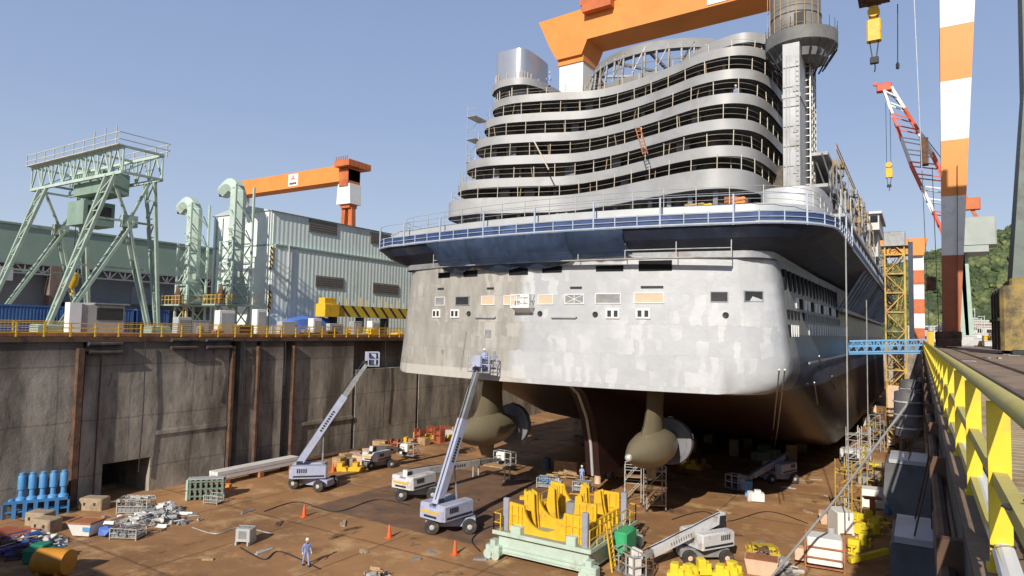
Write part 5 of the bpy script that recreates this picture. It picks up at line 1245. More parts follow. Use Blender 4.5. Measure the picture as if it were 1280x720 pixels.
# ---- small gear standing about the near quay beyond the striped leg
random.seed(15)
gk = [('site_cabin', pale, 'pale site cabin'), ('steel_tank', oran, 'orange steel tank'), ('equipment_box', bluel, 'light blue equipment box'), ('equipment_box', yel, 'yellow equipment box'), ('steel_rack', rust, 'rusty steel rack'), ('site_cabin', white, 'white site cabin')]
for i in range(34):
    px = random.uniform(1203, 1246); d_ = random.uniform(125, 235); p = CAM + (f0 + r0 * ((px - 640) / FPX)) * d_; nm, mt, lb = gk[i % 6]
    w, h, l_ = random.uniform(.8, 2.4), random.uniform(.8, 2.6), random.uniform(1, 3); q = MB()
    if nm == 'steel_tank': q.lathe([(.2, -l_), (w * .7, -l_ * .9), (w * .7, l_ * .9), (.2, l_)], 14, 'y', (0, 0, w * .8)); q.box(-w * .5, w * .5, -l_ * .6, -l_ * .5, 0, w * .5); q.box(-w * .5, w * .5, l_ * .5, l_ * .6, 0, w * .5)
    elif nm == 'steel_rack':
        for X in (-w, w):
            for Y in (-l_, l_): q.bar((X, Y, 0), (X, Y, h + 1), .2)
        for zz in (.5, h * .6, h): q.box(-w, w, -l_, l_, zz, zz + .15)
    else: q.cbox(-w, w, -l_, l_, .15, h, .08); q.box(-w - .05, w + .05, -l_ - .05, l_ + .05, h, h + .12); q.box(-w * .9, w * .9, -l_ * .9, l_ * .9, 0, .15)
    tag(q.build(nm, mt, None, (p.x, p.y, 0)), lb + ' among the quay clutter beyond the striped crane leg', nm.replace('_', ' ').split()[-1], 'quay clutter: ' + nm.replace('_', ' ') + ' ' + str(mt.name).replace('_', ' '))  # quay_gear
for i in range(9):
    px = random.uniform(1200, 1246); d_ = random.uniform(150, 235); p = CAM + (f0 + r0 * ((px - 640) / FPX)) * d_; q = MB(); h = random.uniform(5, 11); q.bar((0, 0, 0), (0, 0, h), .22, n=8); q.bar((0, 0, h - .4), (-1.4, 0, h - .2), .14); q.box(-1.8, -1.2, -.2, .2, h - .35, h - .15)
    tag(q.build('lamp_post', pale, None, (p.x, p.y, 0)), 'pale lamp post among the quay clutter beyond the striped crane leg', 'lamp post', 'lamp posts beyond the striped leg')
# ================================================================ MACHINES, PEOPLE AND MATERIAL ON THE DOCK FLOOR
def fl(px, py): p = onz(px, py, FZ); return V((p.x, p.y, FZ))
def wheel(par, loc, r, w, ang, hubm):
    b = MB(); b.lathe([(r * .55, -w / 2), (r * .9, -w / 2), (r, -w * .3), (r, w * .3), (r * .9, w / 2), (r * .55, w / 2)], 18, 'y')
    for k in range(18):
        a = 2 * math.pi * k / 18; b.box(0, 0, 0, 0, 0, 0) if False else None
    o = b.build('wheel', rubber, par, loc); o.rotation_euler = (0, 0, ang)
    h = MB(); h.lathe([(.08, -w * .54), (r * .3, -w * .52), (r * .56, -w * .35), (r * .56, w * .35), (r * .3, w * .52), (.08, w * .54)], 14, 'y'); h.build('rim', hubm, o)
    return o
def boom_lift(px, py, tip, chang, label, paint, root_back=1.3, root_z=2.25, scale=1.0, deck=True, ext=.42, person=False, hubm=None, flat=False):
    base = fl(px, py); t = thing('boom_lift', label, 'boom lift', base, 0, 'boom lifts on the dock floor')
    hubm = hubm or pale; L_ = tip - base; az = math.atan2(L_.y, L_.x); s = scale
    C = Matrix.Rotation(chang, 4, 'Z'); Tm = Matrix.Rotation(az, 4, 'Z')
    b = MB(); b.M = C; b.cbox(-1.75 * s, 1.75 * s, -.55 * s, .55 * s, .38 * s, .95 * s, .06); b.cbox(-1.6 * s, -1.1 * s, -1.0 * s, 1.0 * s, .4 * s, .6 * s, .04); b.cbox(1.1 * s, 1.6 * s, -1.0 * s, 1.0 * s, .4 * s, .6 * s, .04); b.cbox(-.7 * s, .7 * s, -.7 * s, .7 * s, .9 * s, 1.1 * s, .05)
    b.build('chassis', steel if paint is liftw else paint, t)
    for sx in (-1.3, 1.3):
        for sy in (-1.08, 1.08):
            wheel(t, C @ V((sx * s, sy * s, .52 * s)), .52 * s, .36 * s, chang, hubm)
    b = MB(); b.M = Tm
    b.cbox(-1.9 * s, 1.1 * s, -1.2 * s, -.32 * s, 1.1 * s, 2.15 * s, .09); b.cbox(-1.9 * s, 1.1 * s, .32 * s, 1.2 * s, 1.1 * s, 2.15 * s, .09); b.cbox(-2.05 * s, -1.2 * s, -1.1 * s, 1.1 * s, 1.12 * s, 1.9 * s, .12); b.box(-1.2 * s, 1.0 * s, -.4 * s, .4 * s, 1.05 * s, 1.2 * s)
    tu = b.build('turntable', paint, t)
    b = MB(); b.M = Tm
    for sy in (-1, 1):
        b.box(-1.7 * s, .9 * s, sy * 1.215 * s - .012, sy * 1.215 * s + .012, 1.22 * s, 1.36 * s)
        for i in range(5): b.box((-1.4 + i * .18) * s, (-1.3 + i * .18) * s, sy * 1.22 * s - .012, sy * 1.22 * s + .012, 1.6 * s, 1.95 * s)
    b.box(-2.075 * s, -2.045 * s, -.6 * s, .6 * s, 1.25 * s, 1.4 * s)
    b.build('grille', dark, tu)
    b = MB(); b.M = Tm; b.box(-2.085 * s, -2.05 * s, -.8 * s, .8 * s, 1.55 * s, 1.72 * s); b.build('plate_stripe', M('stripe_ochre', (.65, .40, .06), .5, 0, .1, 2), tu)
    root = Tm @ V((-root_back * s, 0, root_z * s)); tl = V((L_.x, L_.y, L_.z)); d = tl - root; mid = root + d * (1 - ext); dn = d.normalized()
    b = MB(); b.M = Tm; b.prism([(-root_back * s - .3, 1.5 * s), (-root_back * s + .45, 1.5 * s), (-root_back * s + .3, root_z * s + .2), (-root_back * s - .25, root_z * s + .2)], 'y', -.3 * s, .3 * s); b.build('boom_pivot', dark, t)
    b = MB(); b.bar(root - dn * .3, mid, .5 * s, .6 * s); bo = b.build('boom', paint, t)
    b = MB(); side = dn.cross(V((0, 0, 1))).normalized(); upn = side.cross(dn)
    ln = (mid - root).length
    for i in range(9):
        p = root + dn * (ln * (.48 + .035 * i))
        for sg_ in (-1, 1): q = p + side * sg_ * .258 * s; b.bar(q - upn * .11 * s, q + upn * .11 * s, .012, .16 * s)
    b.build('boom_lettering', dark, bo)
    b = MB(); b.bar(mid - dn * .5, root + d * .82, .38 * s, .46 * s); b.bar(root + d * .8, tl - dn * .5 + V((0, 0, -.1)), .27 * s, .32 * s); b.build('boom_extension', steel if not flat else paint, t)
    b = MB(); p1 = Tm @ V((.7 * s, 0, 1.3 * s)); p2 = root + d * .3 - upn * .3 * s; b.bar(p1, (p1 + p2) / 2, .2, n=8); b.bar((p1 + p2) / 2, p2, .12, n=8); b.build('lift_ram', steel, t)
    b = MB(); hp = [root + d * (k / 6) + upn * (.32 * s) + V((0, 0, .05 * (k % 2))) for k in range(7)]; b.tube(hp, .04, 5); b.build('hose', dark, t)
    # basket: floor, cage and control box, across the boom
    B_ = Matrix.Translation(tl) @ Tm @ Matrix.Scale(1.2, 4); b = MB(); b.M = B_; b.box(-.1, .8, -1.0, 1.0, -.55, -.47); bk = b.build('basket_floor', steel, t)
    b = MB(); b.M = B_
    for X in (-.08, .78):
        for Y in (-.98, -.33, .33, .98): b.bar((X, Y, -.5), (X, Y, .62), .06)
    for zz in (.05, .6):
        for X in (-.08, .78): b.bar((X, -.98, zz), (X, .98, zz), .055)
        for Y in (-.98, .98): b.bar((-.08, Y, zz), (.78, Y, zz), .055)
    b.build('basket_cage', paint if paint is lav else pipe_m, t)
    b = MB(); b.M = B_; b.cbox(-.35, -.1, -.4, .4, -.1, .65, .04); b.cbox(.1, .6, .3, .85, -.45, .45, .04); b.build('control_box', lav if paint is lav else white, t)
    b = MB(); b.M = B_; b.bar((-.55, 0, -.25), (-.1, 0, -.3), .22); b.build('basket_mount', dark, t)
    return t
liftA = boom_lift(392, 610, V((-47.3, 49.0, -1.9)), R(12), 'lavender blue boom lift reaching its basket up to the port corner of the stern', lav, ext=.36, scale=1.1)
liftB = boom_lift(563, 662, V((-31.5, 45.6, -1.6)), R(38), 'lavender boom lift with steep boom reaching the middle of the stern edge', lav, ext=.42, scale=1.12)
liftC = boom_lift(521, 622, fl(628, 590) + V((0, 0, 1.5)), R(40), 'white boom lift with its long boom lowered almost level beside the steep one', liftw, ext=.3, scale=1.1)
liftD = boom_lift(473, 584, fl(507, 574) + V((0, 0, 1.1)), R(60), 'small pale boom lift parked by timber blocks near the far dock wall', liftw, scale=.9, ext=.3, root_z=2.5)
liftE = boom_lift(878, 700, fl(792, 716) + V((0, 0, .75)), R(36), 'white boom lift with boom folded down to a rusty basket, right foreground', liftw, root_back=1.7, root_z=2.75, ext=.2, hubm=peach)
liftF = boom_lift(972, 602, fl(926, 612) + V((0, 0, .75)), R(40), 'shaded boom lift parked at the edge of the ship shadow under the starboard side', lav, root_back=1.5, root_z=2.6, ext=.25)
# trestle under the basket of the lowered boom
p = fl(614, 598); t = thing('plank_trestle', 'plank trestle under the basket of the lowered boom', 'trestle', p); b = MB(); b.box(-2.2, 2.2, -.6, .6, 1.35, 1.45); b.build('planks', wood, t)
for X in (-2.0, 2.0):
    for Y in (-.5, .5): b = MB(); b.bar((X, Y, 0), (X, Y, 1.35), .12); b.build('leg', pale, t)
# ---- people
def person(px, py, face, label, lean_=0.0, step=.18, arm=(.1, .1), hatm=None, z=None, loc=None, loose=.0):
    p = loc or fl(px, py); t = thing('person', label, 'person', p, face)
    V_ = [(0, 0, .93), (0, .02, 1.12), (0, .03 + lean_ * .3, 1.34), (0, .04 + lean_ * .5, 1.46), (0, .06 + lean_ * .6, 1.56),
          (-.1, 0, .88), (-.11, step * .6, .5), (-.11, step, .09), (-.11, step + .14, .04),
          (.1, 0, .88), (.11, -step * .3, .5), (.11, -step, .09), (.11, -step + .14, .04),
          (-.19, .03 + lean_ * .4, 1.40), (-.24, .0 + arm[0] * .3, 1.13), (-.24, .06 + arm[0], .90 + abs(arm[0]) * .4), (-.235, .08 + arm[0] * 1.1, .82 + abs(arm[0]) * .5),
          (.19, .03 + lean_ * .4, 1.40), (.24, .0 + arm[1] * .3, 1.13), (.24, .06 + arm[1], .90 + abs(arm[1]) * .4), (.235, .08 + arm[1] * 1.1, .82 + abs(arm[1]) * .5)]
    E = [(0, 1), (1, 2), (2, 3), (3, 4), (0, 5), (5, 6), (6, 7), (7, 8), (0, 9), (9, 10), (10, 11), (11, 12), (2, 13), (13, 14), (14, 15), (15, 16), (2, 17), (17, 18), (18, 19), (19, 20)]
    rad = [.155, .15, .175, .075, .06, .11, .085, .065, .05, .11, .085, .065, .05, .085, .062, .05, .035, .085, .062, .05, .035]
    me = bpy.data.meshes.new('body'); me.from_pydata(V_, E, []); me.materials.append(overall)
    o = bpy.data.objects.new('body', me); COL.objects.link(o); o.parent = t
    md = o.modifiers.new('skin', 'SKIN')
    for i, r_ in enumerate(rad): me.skin_vertices[0].data[i].radius = (r_ + loose, r_ * .8 + loose)
    me.skin_vertices[0].data[0].use_root = True
    sb = o.modifiers.new('sub', 'SUBSURF'); sb.levels = 1; sb.render_levels = 2
    hx, hy, hz_ = V_[4][0], V_[4][1] + .01, 1.66
    b = MB(); b.lathe([(.03, -.13), (.07, -.11), (.085, -.04), (.092, .03), (.085, .09), (.05, .12)], 14, 'z', (hx, hy, hz_)); b.prism([(hy + .08, hz_ - .03), (hy + .125, hz_ - .035), (hy + .085, hz_ + .02)], 'x', -.014, .014)
    for sx in (-.093, .093): b.box(sx - .012, sx + .012, hy - .02, hy + .02, hz_ - .04, hz_ + .03)
    h = b.build('head', skin, t)
    b = MB()
    for sx in (-.035, .035): b.box(sx - .014, sx + .014, hy + .084, hy + .092, hz_ + .015, hz_ + .03)
    b.box(-.025, .025, hy + .08, hy + .088, hz_ - .075, hz_ - .065); b.build('face_features', boot, h)
    b = MB(); b.lathe([(.105, .05), (.14, .055), (.112, .075), (.11, .12), (.085, .17), (.03, .19)], 16, 'z', (hx, hy - .005, hz_)); b.build('helmet', hatm or white, t)
    for i, sx in ((8, -.11), (12, .11)):
        b = MB(); y_ = V_[i][1]; b.cbox(sx - .055, sx + .055, y_ - .2, y_ + .08, 0, .1, .02); b.build('boot', boot, t)
    for i in (16, 20):
        b = MB(); x_, y_, z_ = V_[i]; b.cbox(x_ - .022, x_ + .022, y_ - .03, y_ + .045, z_ - .06, z_ + .04, .012)
        for k in range(4): b.tube([(x_, y_ - .022 + k * .02, z_ - .055), (x_, y_ - .02 + k * .021, z_ - .10), (x_ * .95, y_ - .015 + k * .021, z_ - .125 + .012 * abs(k - 1.5))], .0095, 6)
        b.tube([(x_ * .97, y_ + .04, z_ - .02), (x_ * .93, y_ + .065, z_ - .06), (x_ * .93, y_ + .062, z_ - .085)], .0105, 6); b.build('hand', white, t)
    return t
person(382, 707, R(-110), 'person in blue overalls and white helmet walking alone across the dock floor', .15, .24, (.2, -.1))
person(727, 604, R(20), 'person in blue overalls beside timber crates under the stern', .12, .05, (.25, .2))
person(761, 599, R(-150), 'person in blue overalls standing by a drum right of the timber crates', .0, .04, (.05, .3))
person(609, 466, R(10), 'person in lavender overalls standing in the raised basket at the stern', .1, .03, (.3, .3), loc=V((-31.3, 46.0, -2.08)))
dk_ = ony(916, 140, 62.5)
person(0, 0, R(170), 'person leaning at the balcony railing high on the starboard half', .25, .03, (.3, .3), loc=V((-14.3, 62.2, 22.92)))
person(0, 0, R(160), 'person in pale clothing on the roof beside the grey funnel casing', .0, .03, (.1, .3), loc=V((-38.3, 69.4, 31.4)))
# ---- traffic cones
cb = MB(); cb.box(-.2, .2, -.2, .2, 0, .04); cb.lathe([(.15, .04), (.045, .72), (.03, .74)], 14); cb.build('body', cone_m, (ct := thing('traffic_cone', 'x', 'cone', fl(380, 646), 0, 'orange cones on the dock floor')))
cb = MB(); cb.lathe([(.104, .3), (.075, .48)], 14); cb.build('band', M('cone_band', (.75, .25, .15), .5), ct)
ct['label'] = 'orange cone left of the dark plate area, nearest the walking person'
ct.scale = (1.25, 1.25, 1.3)
for px, py, lb in ((486.5, 672, 'orange cone at the front corner of the dark plate area'), (568.5, 693, 'orange cone in front of the steep boom lift'), (416, 590, 'orange cone behind the lift at the far wall side'), (517, 567, 'orange cone behind the small parked boom lift')):
    dup(ct, fl(px, py), 0, lb, None, (1.25, 1.25, 1.3))
# ---- yellow pod cradle on its mint carriage
t = thing('pod_cradle', 'yellow saddle cradle on a pale mint wheeled carriage in the foreground', 'cradle', (-21.8, 39.4, FZ))
W2, D = 3.45, 7.6
b = MB(); b.cbox(-W2, W2, .1, .5, .35, 1.75, .03); b.cbox(-W2, W2, D - .5, D - .1, .35, 1.75, .03); b.box(-W2 + .05, -W2 + .4, .5, D - .5, .4, 1.7); b.box(W2 - .4, W2 - .05, .5, D - .5, .4, 1.7)
b.box(-W2 - .02, W2 + .02, .02, .1, .78, .86); b.box(-W2 - .02, W2 + .02, .02, .1, .5, .57); b.build('carriage', mintp, t)
b = MB(); b.box(-W2 - .25, W2 + .25, -.25, D + .25, 1.78, 1.9); b.build('deck', M('deck_mint_dull', (.30, .33, .24), .7, 0, .2, 1, (.4, .35, .2), .3), t)
b = MB(); b.box(-W2 - .27, W2 + .27, -.32, -.25, 1.72, 1.98); b.box(W2 + .25, W2 + .32, -.25, D + .25, 1.72, 1.98); b.build('deck_edge', mintp, t)
for X, Y in ((-W2 - .2, -.1), (W2 + .2, -.1), (-W2 - .2, D + .1), (W2 + .2, D + .1)):
    b = MB(); b.cbox(X - .55, X + .55, Y - .35, Y + .35, .25, .95, .06); b.lathe([(.1, Y - .42), (.34, Y - .42), (.34, Y - .3), (.1, Y - .3)], 16, 'y', (X - .3, 0, .34)); b.lathe([(.1, Y - .42), (.34, Y - .42), (.34, Y - .3), (.1, Y - .3)], 16, 'y', (X + .3, 0, .34)); b.box(X - .2, X + .2, Y - .25, Y + .25, .95, 1.3); b.build('bogie', mintp, t)
def arcnotch(w, h0, h1, r, cx=0):
    pts = [(-w, 0), (w, 0), (w, h1), (cx + r, h1)]
    for i in range(1, 12): a = math.pi * i / 12; pts.append((cx + r * math.cos(a), h1 - r * math.sin(a) * .95))
    return pts + [(cx - r, h1), (-w, h0)]
for Y in (.55, 2.6, 6.6):
    b = MB(); h = 1.95 if Y < 1 else 2.3
    b.prism([(a, 1.9 + z_) for a, z_ in arcnotch(2.85, h, h - .1, 1.55, -.1)], 'y', Y - .09, Y + .09)
    for X in (-2.6, -2.1, -1.8, 1.6, 2.1, 2.6): b.box(X - .05, X + .05, Y - .22, Y - .09, 2.0, 1.9 + h * .9)
    for zz in (2.4, 3.0): b.box(-2.8, -1.7, Y - .19, Y - .09, zz, zz + .08); b.box(1.5, 2.8, Y - .19, Y - .09, zz, zz + .08)
    b.build('saddle_plate', yel, t)
for X in (-2.75, 2.75):
    b = MB(); b.box(X - .1, X + .1, .65, 6.5, 1.9, 3.0)
    for i in range(8): b.box(X - .2, X + .2, .9 + i * .72, 1.0 + i * .72, 1.9, 2.95)
    b.build('side_plate', yel, t)
for X, Y, s in ((-1.95, 2.1, 1), (-1.5, 4.3, 1), (1.35, 3.2, -1), (1.9, 5.2, -1), (.2, 6.2, 1)):
    b = MB(); b.prism([(X - s * .7, 1.9), (X + s * .5, 1.9), (X + s * .35, 3.2), (X + s * .3, 4.3), (X - s * .15, 4.5), (X - s * .3, 3.4)], 'y', Y - .28, Y - .16); b.prism([(X - s * .7, 1.9), (X + s * .5, 1.9), (X + s * .35, 3.2), (X + s * .3, 4.3), (X - s * .15, 4.5), (X - s * .3, 3.4)], 'y', Y + .16, Y + .28); b.box(X - .15, X + .15, Y - .16, Y + .16, 2.8, 4.2); b.build('saddle_horn', yel, t)
for X, Y in ((-3.05, .45), (3.1, .3), (3.1, 6.9)):
    b = MB(); b.cbox(X - .22, X + .22, Y - .16, Y + .16, 1.9, 4.1, .04); b.build('guide_post', M('post_grey', (.30, .31, .36), .6, 0, .15, 1), t)
b = MB(); b.cbox(-2.4, -1.6, -.1, .5, 1.9, 2.4, .04); b.cbox(1.9, 2.6, -.15, .4, 1.9, 2.5, .04); b.cbox(-.4, .6, 4.4, 5.4, 1.9, 3.3, .05); b.build('pedestal', mintp, t)
b = MB(); b.cbox(.1, .8, 3.3, 4.1, 1.9, 3.7, .06); b.build('jack', steel, t)
b = MB()
def handrail(b, pts, z_, h):
    for a, c_ in zip(pts, pts[1:]):
        n = max(1, int(math.hypot(c_[0] - a[0], c_[1] - a[1]) / 1.1))
        for i in range(n + 1): x_ = a[0] + (c_[0] - a[0]) * i / n; y_ = a[1] + (c_[1] - a[1]) * i / n; b.bar((x_, y_, z_), (x_, y_, z_ + h), .06)
        for q in (.5, 1): b.bar((a[0], a[1], z_ + h * q), (c_[0], c_[1], z_ + h * q), .055)
handrail(b, [(-3.1, -.25), (-3.65, -.25), (-3.65, 1.6)], 1.9, 1.25); handrail(b, [(3.65, -.2), (3.65, D + .2), (2.2, D + .2)], 1.9, 1.25); handrail(b, [(-3.65, 5.4), (-3.65, D + .2), (-1, D + .2)], 1.9, 1.25); b.build('handrail', yel, t)
b = MB()
for Y in (2.1, 2.7): b.bar((4.25, Y, .0), (3.75, Y, 3.1), .1)
for i in range(9): b.bar((4.22 - i * .05, 2.1, .25 + i * .3), (4.22 - i * .05, 2.7, .25 + i * .3), .06)
b.build('ladder', yel, t)
b = MB(); b.cbox(3.6, 4.6, 3.6, 5.6, .55, 2.2, .12); b.build('power_pack', M('pack_green', (.05, .38, .16), .45, 0, .12, 1), t)
b = MB(); b.tube([(3.9, 3.6, .9), (3.8, 3.2, .5), (3.7, 3.0, .4), (3.6, 2.9, .8)], .05, 6); b.tube([(4.3, 5.6, 1.2), (4.6, 6.2, .6), (4.2, 7, .4)], .05, 6); b.build('hose', dark, t)
# ---- rolling scaffold towers
def scaff(px, py, w, d, h, ang, label, decks):
    t = thing('scaffold_tower', label, 'scaffold', fl(px, py), ang); b = MB()
    for X in (-w / 2, w / 2):
        for Y in (-d / 2, d / 2): b.bar((X, Y, .15), (X, Y, h), .07)
        for i in range(int(h / .55)): b.bar((X, -d / 2, .3 + i * .55), (X, d / 2, .3 + i * .55), .05)
    for i in range(int(h / 1.8)):
        for Y in (-d / 2, d / 2): b.bar((-w / 2, Y, .3 + i * 1.8), (w / 2, Y, 2.0 + i * 1.8), .05); b.bar((-w / 2, Y, 1.9 + i * 1.7), (w / 2, Y, 1.9 + i * 1.7), .05)
    for Y in (-d / 2, d / 2): b.bar((-w / 2, Y, h), (w / 2, Y, h), .06); b.bar((-w / 2, Y, h - .5), (w / 2, Y, h - .5), .05)
    b.build('frame', pipe_m, t)
    for zz in decks: b = MB(); b.box(-w / 2 + .03, w / 2 - .03, -d / 2 + .05, d / 2 - .05, zz, zz + .06); b.build('deck', wood, t)
    for X in (-w / 2, w / 2):
        for Y in (-d / 2, d / 2): b = MB(); b.lathe([(.03, -.04), (.1, -.04), (.1, .04), (.03, .04)], 12, 'y', (X, Y, .1)); b.build('caster', dark, t)
scaff(791, 628, 1.5, 1.3, 3.6, R(20), 'slim scaffold tower under the right pod, left one of two', (2.4,))
scaff(818, 637, 1.7, 1.5, 4.0, R(32), 'taller scaffold tower with plank deck in front of the right pod', (2.7, .5))
# ---- generic gear: each kind once, copies after
def crate(w, d, h, mt, name='timber_crate'):
    b = MB()
    for i in range(4): b.box(-w / 2, w / 2, -d / 2, d / 2, .12 + i * (h - .12) / 4, .12 + (i + 1) * (h - .12) / 4 - .025)
    for X in (-w * .4, 0, w * .4): b.box(X - .06, X + .06, -d / 2 - .03, d / 2 + .03, 0, h - .01)
    return b
def put(b, name, mt, px, py, ang, label, cat, group=None, dz=0, sharp=35):
    o = b.build(name, mt, None, fl(px, py) + V((0, 0, dz)), sharp); o.rotation_euler = (0, 0, ang); tag(o, label, cat, group); return o
def mesh_box(w, d, h, fill):
    """wire stillage: frame thing with load"""
    b = MB()
    for X in (-w / 2, w / 2):
        for Y in (-d / 2, d / 2): b.bar((X, Y, 0), (X, Y, h), .07)
    for zz in (.15, h * .55, h):
        for Y in (-d / 2, d / 2): b.bar((-w / 2, Y, zz), (w / 2, Y, zz), .05)
        for X in (-w / 2, w / 2): b.bar((X, -d / 2, zz), (X, d / 2, zz), .05)
    for i in range(1, 7):
        for Y in (-d / 2, d / 2): b.bar((-w / 2 + w * i / 7, Y, .15), (-w / 2 + w * i / 7, Y, h), .025)
    b.box(-w / 2, w / 2, -d / 2, d / 2, .12, .16); return b
def stillage(px, py, w, d, h, ang, label, fillm):
    t = thing('stillage', label, 'stillage', fl(px, py), ang); mesh_box(w, d, h, None).build('frame', pipe_m, t)
    q = MB(); random.seed(int(px * 7))
    for i in range(14):
        q.M = Matrix.Translation((random.uniform(-w * .35, w * .35), random.uniform(-d * .35, d * .35), h * random.uniform(.4, 1.0))) @ Matrix.Rotation(random.uniform(0, 3), 4, 'Z') @ Matrix.Rotation(random.uniform(-.3, .3), 4, 'X')
        q.box(-w * .25, w * .25, -.07, .07, -.06, .06) if i % 2 else q.lathe([(.11, -w * .25), (.11, w * .25)], 8, 'x')
    tag(q.build('load', fillm, t), kind='stuff'); q = None
    q = MB(); q.box(-w / 2 + .06, w / 2 - .06, -d / 2 + .06, d / 2 - .06, .17, h * .4); q.build('liner', steel, t)
# timber stacks under the stern, by the people
put(crate(2.6, 1.6, 1.5, wood), 'timber_crate', wood, 709, 592, R(10), 'biggest stack of timber crates under the stern beside the skeg', 'crate')
put(crate(1.6, 1.3, 1.2, wood), 'timber_crate', wood, 733, 590, R(-5), 'timber crate right behind the person under the stern', 'crate')
put(crate(1.2, 1.0, 1.9, rusto), 'timber_crate', M('crate_red_brown', (.30, .15, .09), .8, 0, .2, 1.5), 776, 597, R(8), 'upright reddish brown crate at the right end of the timber crates', 'crate')
b = MB(); b.lathe([(.36, 0), (.36, .04), (.34, .06), (.34, .5), (.36, .52), (.34, .54), (.34, 1.05), (.36, 1.08), (.3, 1.08)], 18); put(b, 'steel_drum', peach, 747, 604, 0, 'tan drum standing between the two people under the stern', 'drum')
b = MB(); b.lathe([(.5, 0), (.5, 1.2), (.42, 1.3), (.1, 1.34)], 18); put(b, 'steel_drum', M('drum_dark_blue', (.10, .15, .19), .6), 683, 586, 0, 'dark blue grey drum in the ship shadow left of the timber crates', 'drum')
stillage(684, 609, 1.9, 1.2, 1.0, R(15), 'wire stillage with blue sheet behind the yellow cradle', bluel)
stillage(728, 614, 1.7, 1.1, 1.0, R(5), 'wire stillage loaded with grey fittings in front of the timber crates', steel)
b = MB(); random.seed(2)
for i in range(10):
    b.M = Matrix.Translation((random.uniform(-1.3, 1.3), random.uniform(-.7, .7), .1 + i * .05)) @ Matrix.Rotation(random.uniform(-.6, .6), 4, 'Z') @ Matrix.Rotation(random.uniform(-.15, .15), 4, 'Y'); b.box(-.9, .9, -.12, .12, -.04, .04)
tag(put(b, 'plank_heap', wood, 700, 598, 0, 'loose heap of pale planks left of the timber crates', 'planks'), kind='stuff')
b = MB(); b.lathe([(.9, 0), (.9, .1), (.2, .14)], 20); put(b, 'round_plate', rusto, 757, 613, 0, 'rusty round plate lying before the two people', 'plate')
b = MB(); b.cbox(-.45, .45, -.4, .4, .1, .7, .04); b.cbox(-.2, .2, -.2, .2, .7, .95, .03); put(b, 'pump_unit', pale, 697, 609, .3, 'small pale pump box between the two wire stillages', 'pump')
b = MB(); b.prism([(-.3, 0), (.3, 0), (.3, .9), (.1, .9), (.1, .3), (-.3, .3)], 'y', -.3, .3); put(b, 'steel_bracket', yel, 654, 624, .4, 'single small yellow bracket left of the cradle', 'bracket')
# stacks of timber and yellow blocks along the far wall foot
random.seed(21)
kinds_ = [(crate(1.5, 1.1, 1.0, wood), conc, 'timber_crate', 'tan timber block'), (crate(1.3, 1.0, .8, wood), wood, 'timber_crate', 'pale timber block')]
cnt = 0
spots_ = [(424, 585), (437, 582), (450, 581), (432, 574), (446, 572), (460, 570), (475, 563), (486, 560), (500, 557), (513, 556), (524, 553), (535, 551), (546, 550), (556, 547), (566, 546), (576, 544), (494, 562), (507, 560), (530, 556), (549, 553), (562, 550), (481, 567), (540, 547), (520, 550)]
for i, (px, py) in enumerate(spots_):
    w = random.uniform(1.0, 1.7); h = random.uniform(.7, 1.5)
    if i < 6: b = crate(w, 1.1, h, wood); put(b, 'timber_crate', [wood, conc, peach][i % 3], px, py, random.uniform(-.5, .5), 'tan timber crate piled by the small parked boom lift at the wall', 'crate', 'crates by the small boom lift')
    elif i % 3 == 0: b = crate(w, 1.1, h, wood); put(b, 'timber_crate', wood, px, py, random.uniform(-.5, .5), 'timber crate in the long row along the far wall foot', 'crate', 'crates along the far wall foot')
    elif i % 3 == 1:
        b = MB(); b.box(-w / 2, w / 2, -.5, .5, 0, .15); b.box(-w / 2, -w / 2 + .15, -.5, .5, .15, h * 1.3); b.box(w / 2 - .15, w / 2, -.5, .5, .15, h * 1.3); b.box(-w / 2, w / 2, -.08, .08, .15, h); b.box(-w / 2, w / 2, -.5, .5, h * .7, h * .78); put(b, 'steel_rack', M('rack_red', (.36, .10, .05), .7, 0, .3, 1), px, py, random.uniform(-.5, .5), 'rusty red steel rack in the long row along the far wall foot', 'rack', 'red racks along the far wall foot')
    else:
        b = MB(); b.prism([(-w / 2, 0), (w / 2, 0), (w / 2, .3), (.2, .4), (.2, h), (-.2, h), (-.2, .4), (-w / 2, .3)], 'y', -.45, .45); put(b, 'steel_bracket', yel, px, py, random.uniform(-.6, .6), 'yellow steel bracket in the long row along the far wall foot', 'bracket', 'yellow brackets along the far wall foot')
for px, py, lb in ((426, 588, 'yellow steel bracket lowest of two left of the small boom lift'), (445, 588, 'yellow steel bracket close beside the small boom lift')):
    b = MB(); b.prism([(-.8, 0), (.8, 0), (.7, .4), (.25, .5), (.3, .9), (-.3, .9), (-.25, .5), (-.7, .4)], 'y', -.5, .5); put(b, 'steel_bracket', yel, px, py, .5, lb, 'bracket')
put(crate(1.7, 1.4, 1.3, pale), 'machine_crate', pale, 562, 548, .2, 'off white crate in the row at the wall by the left pod', 'crate')
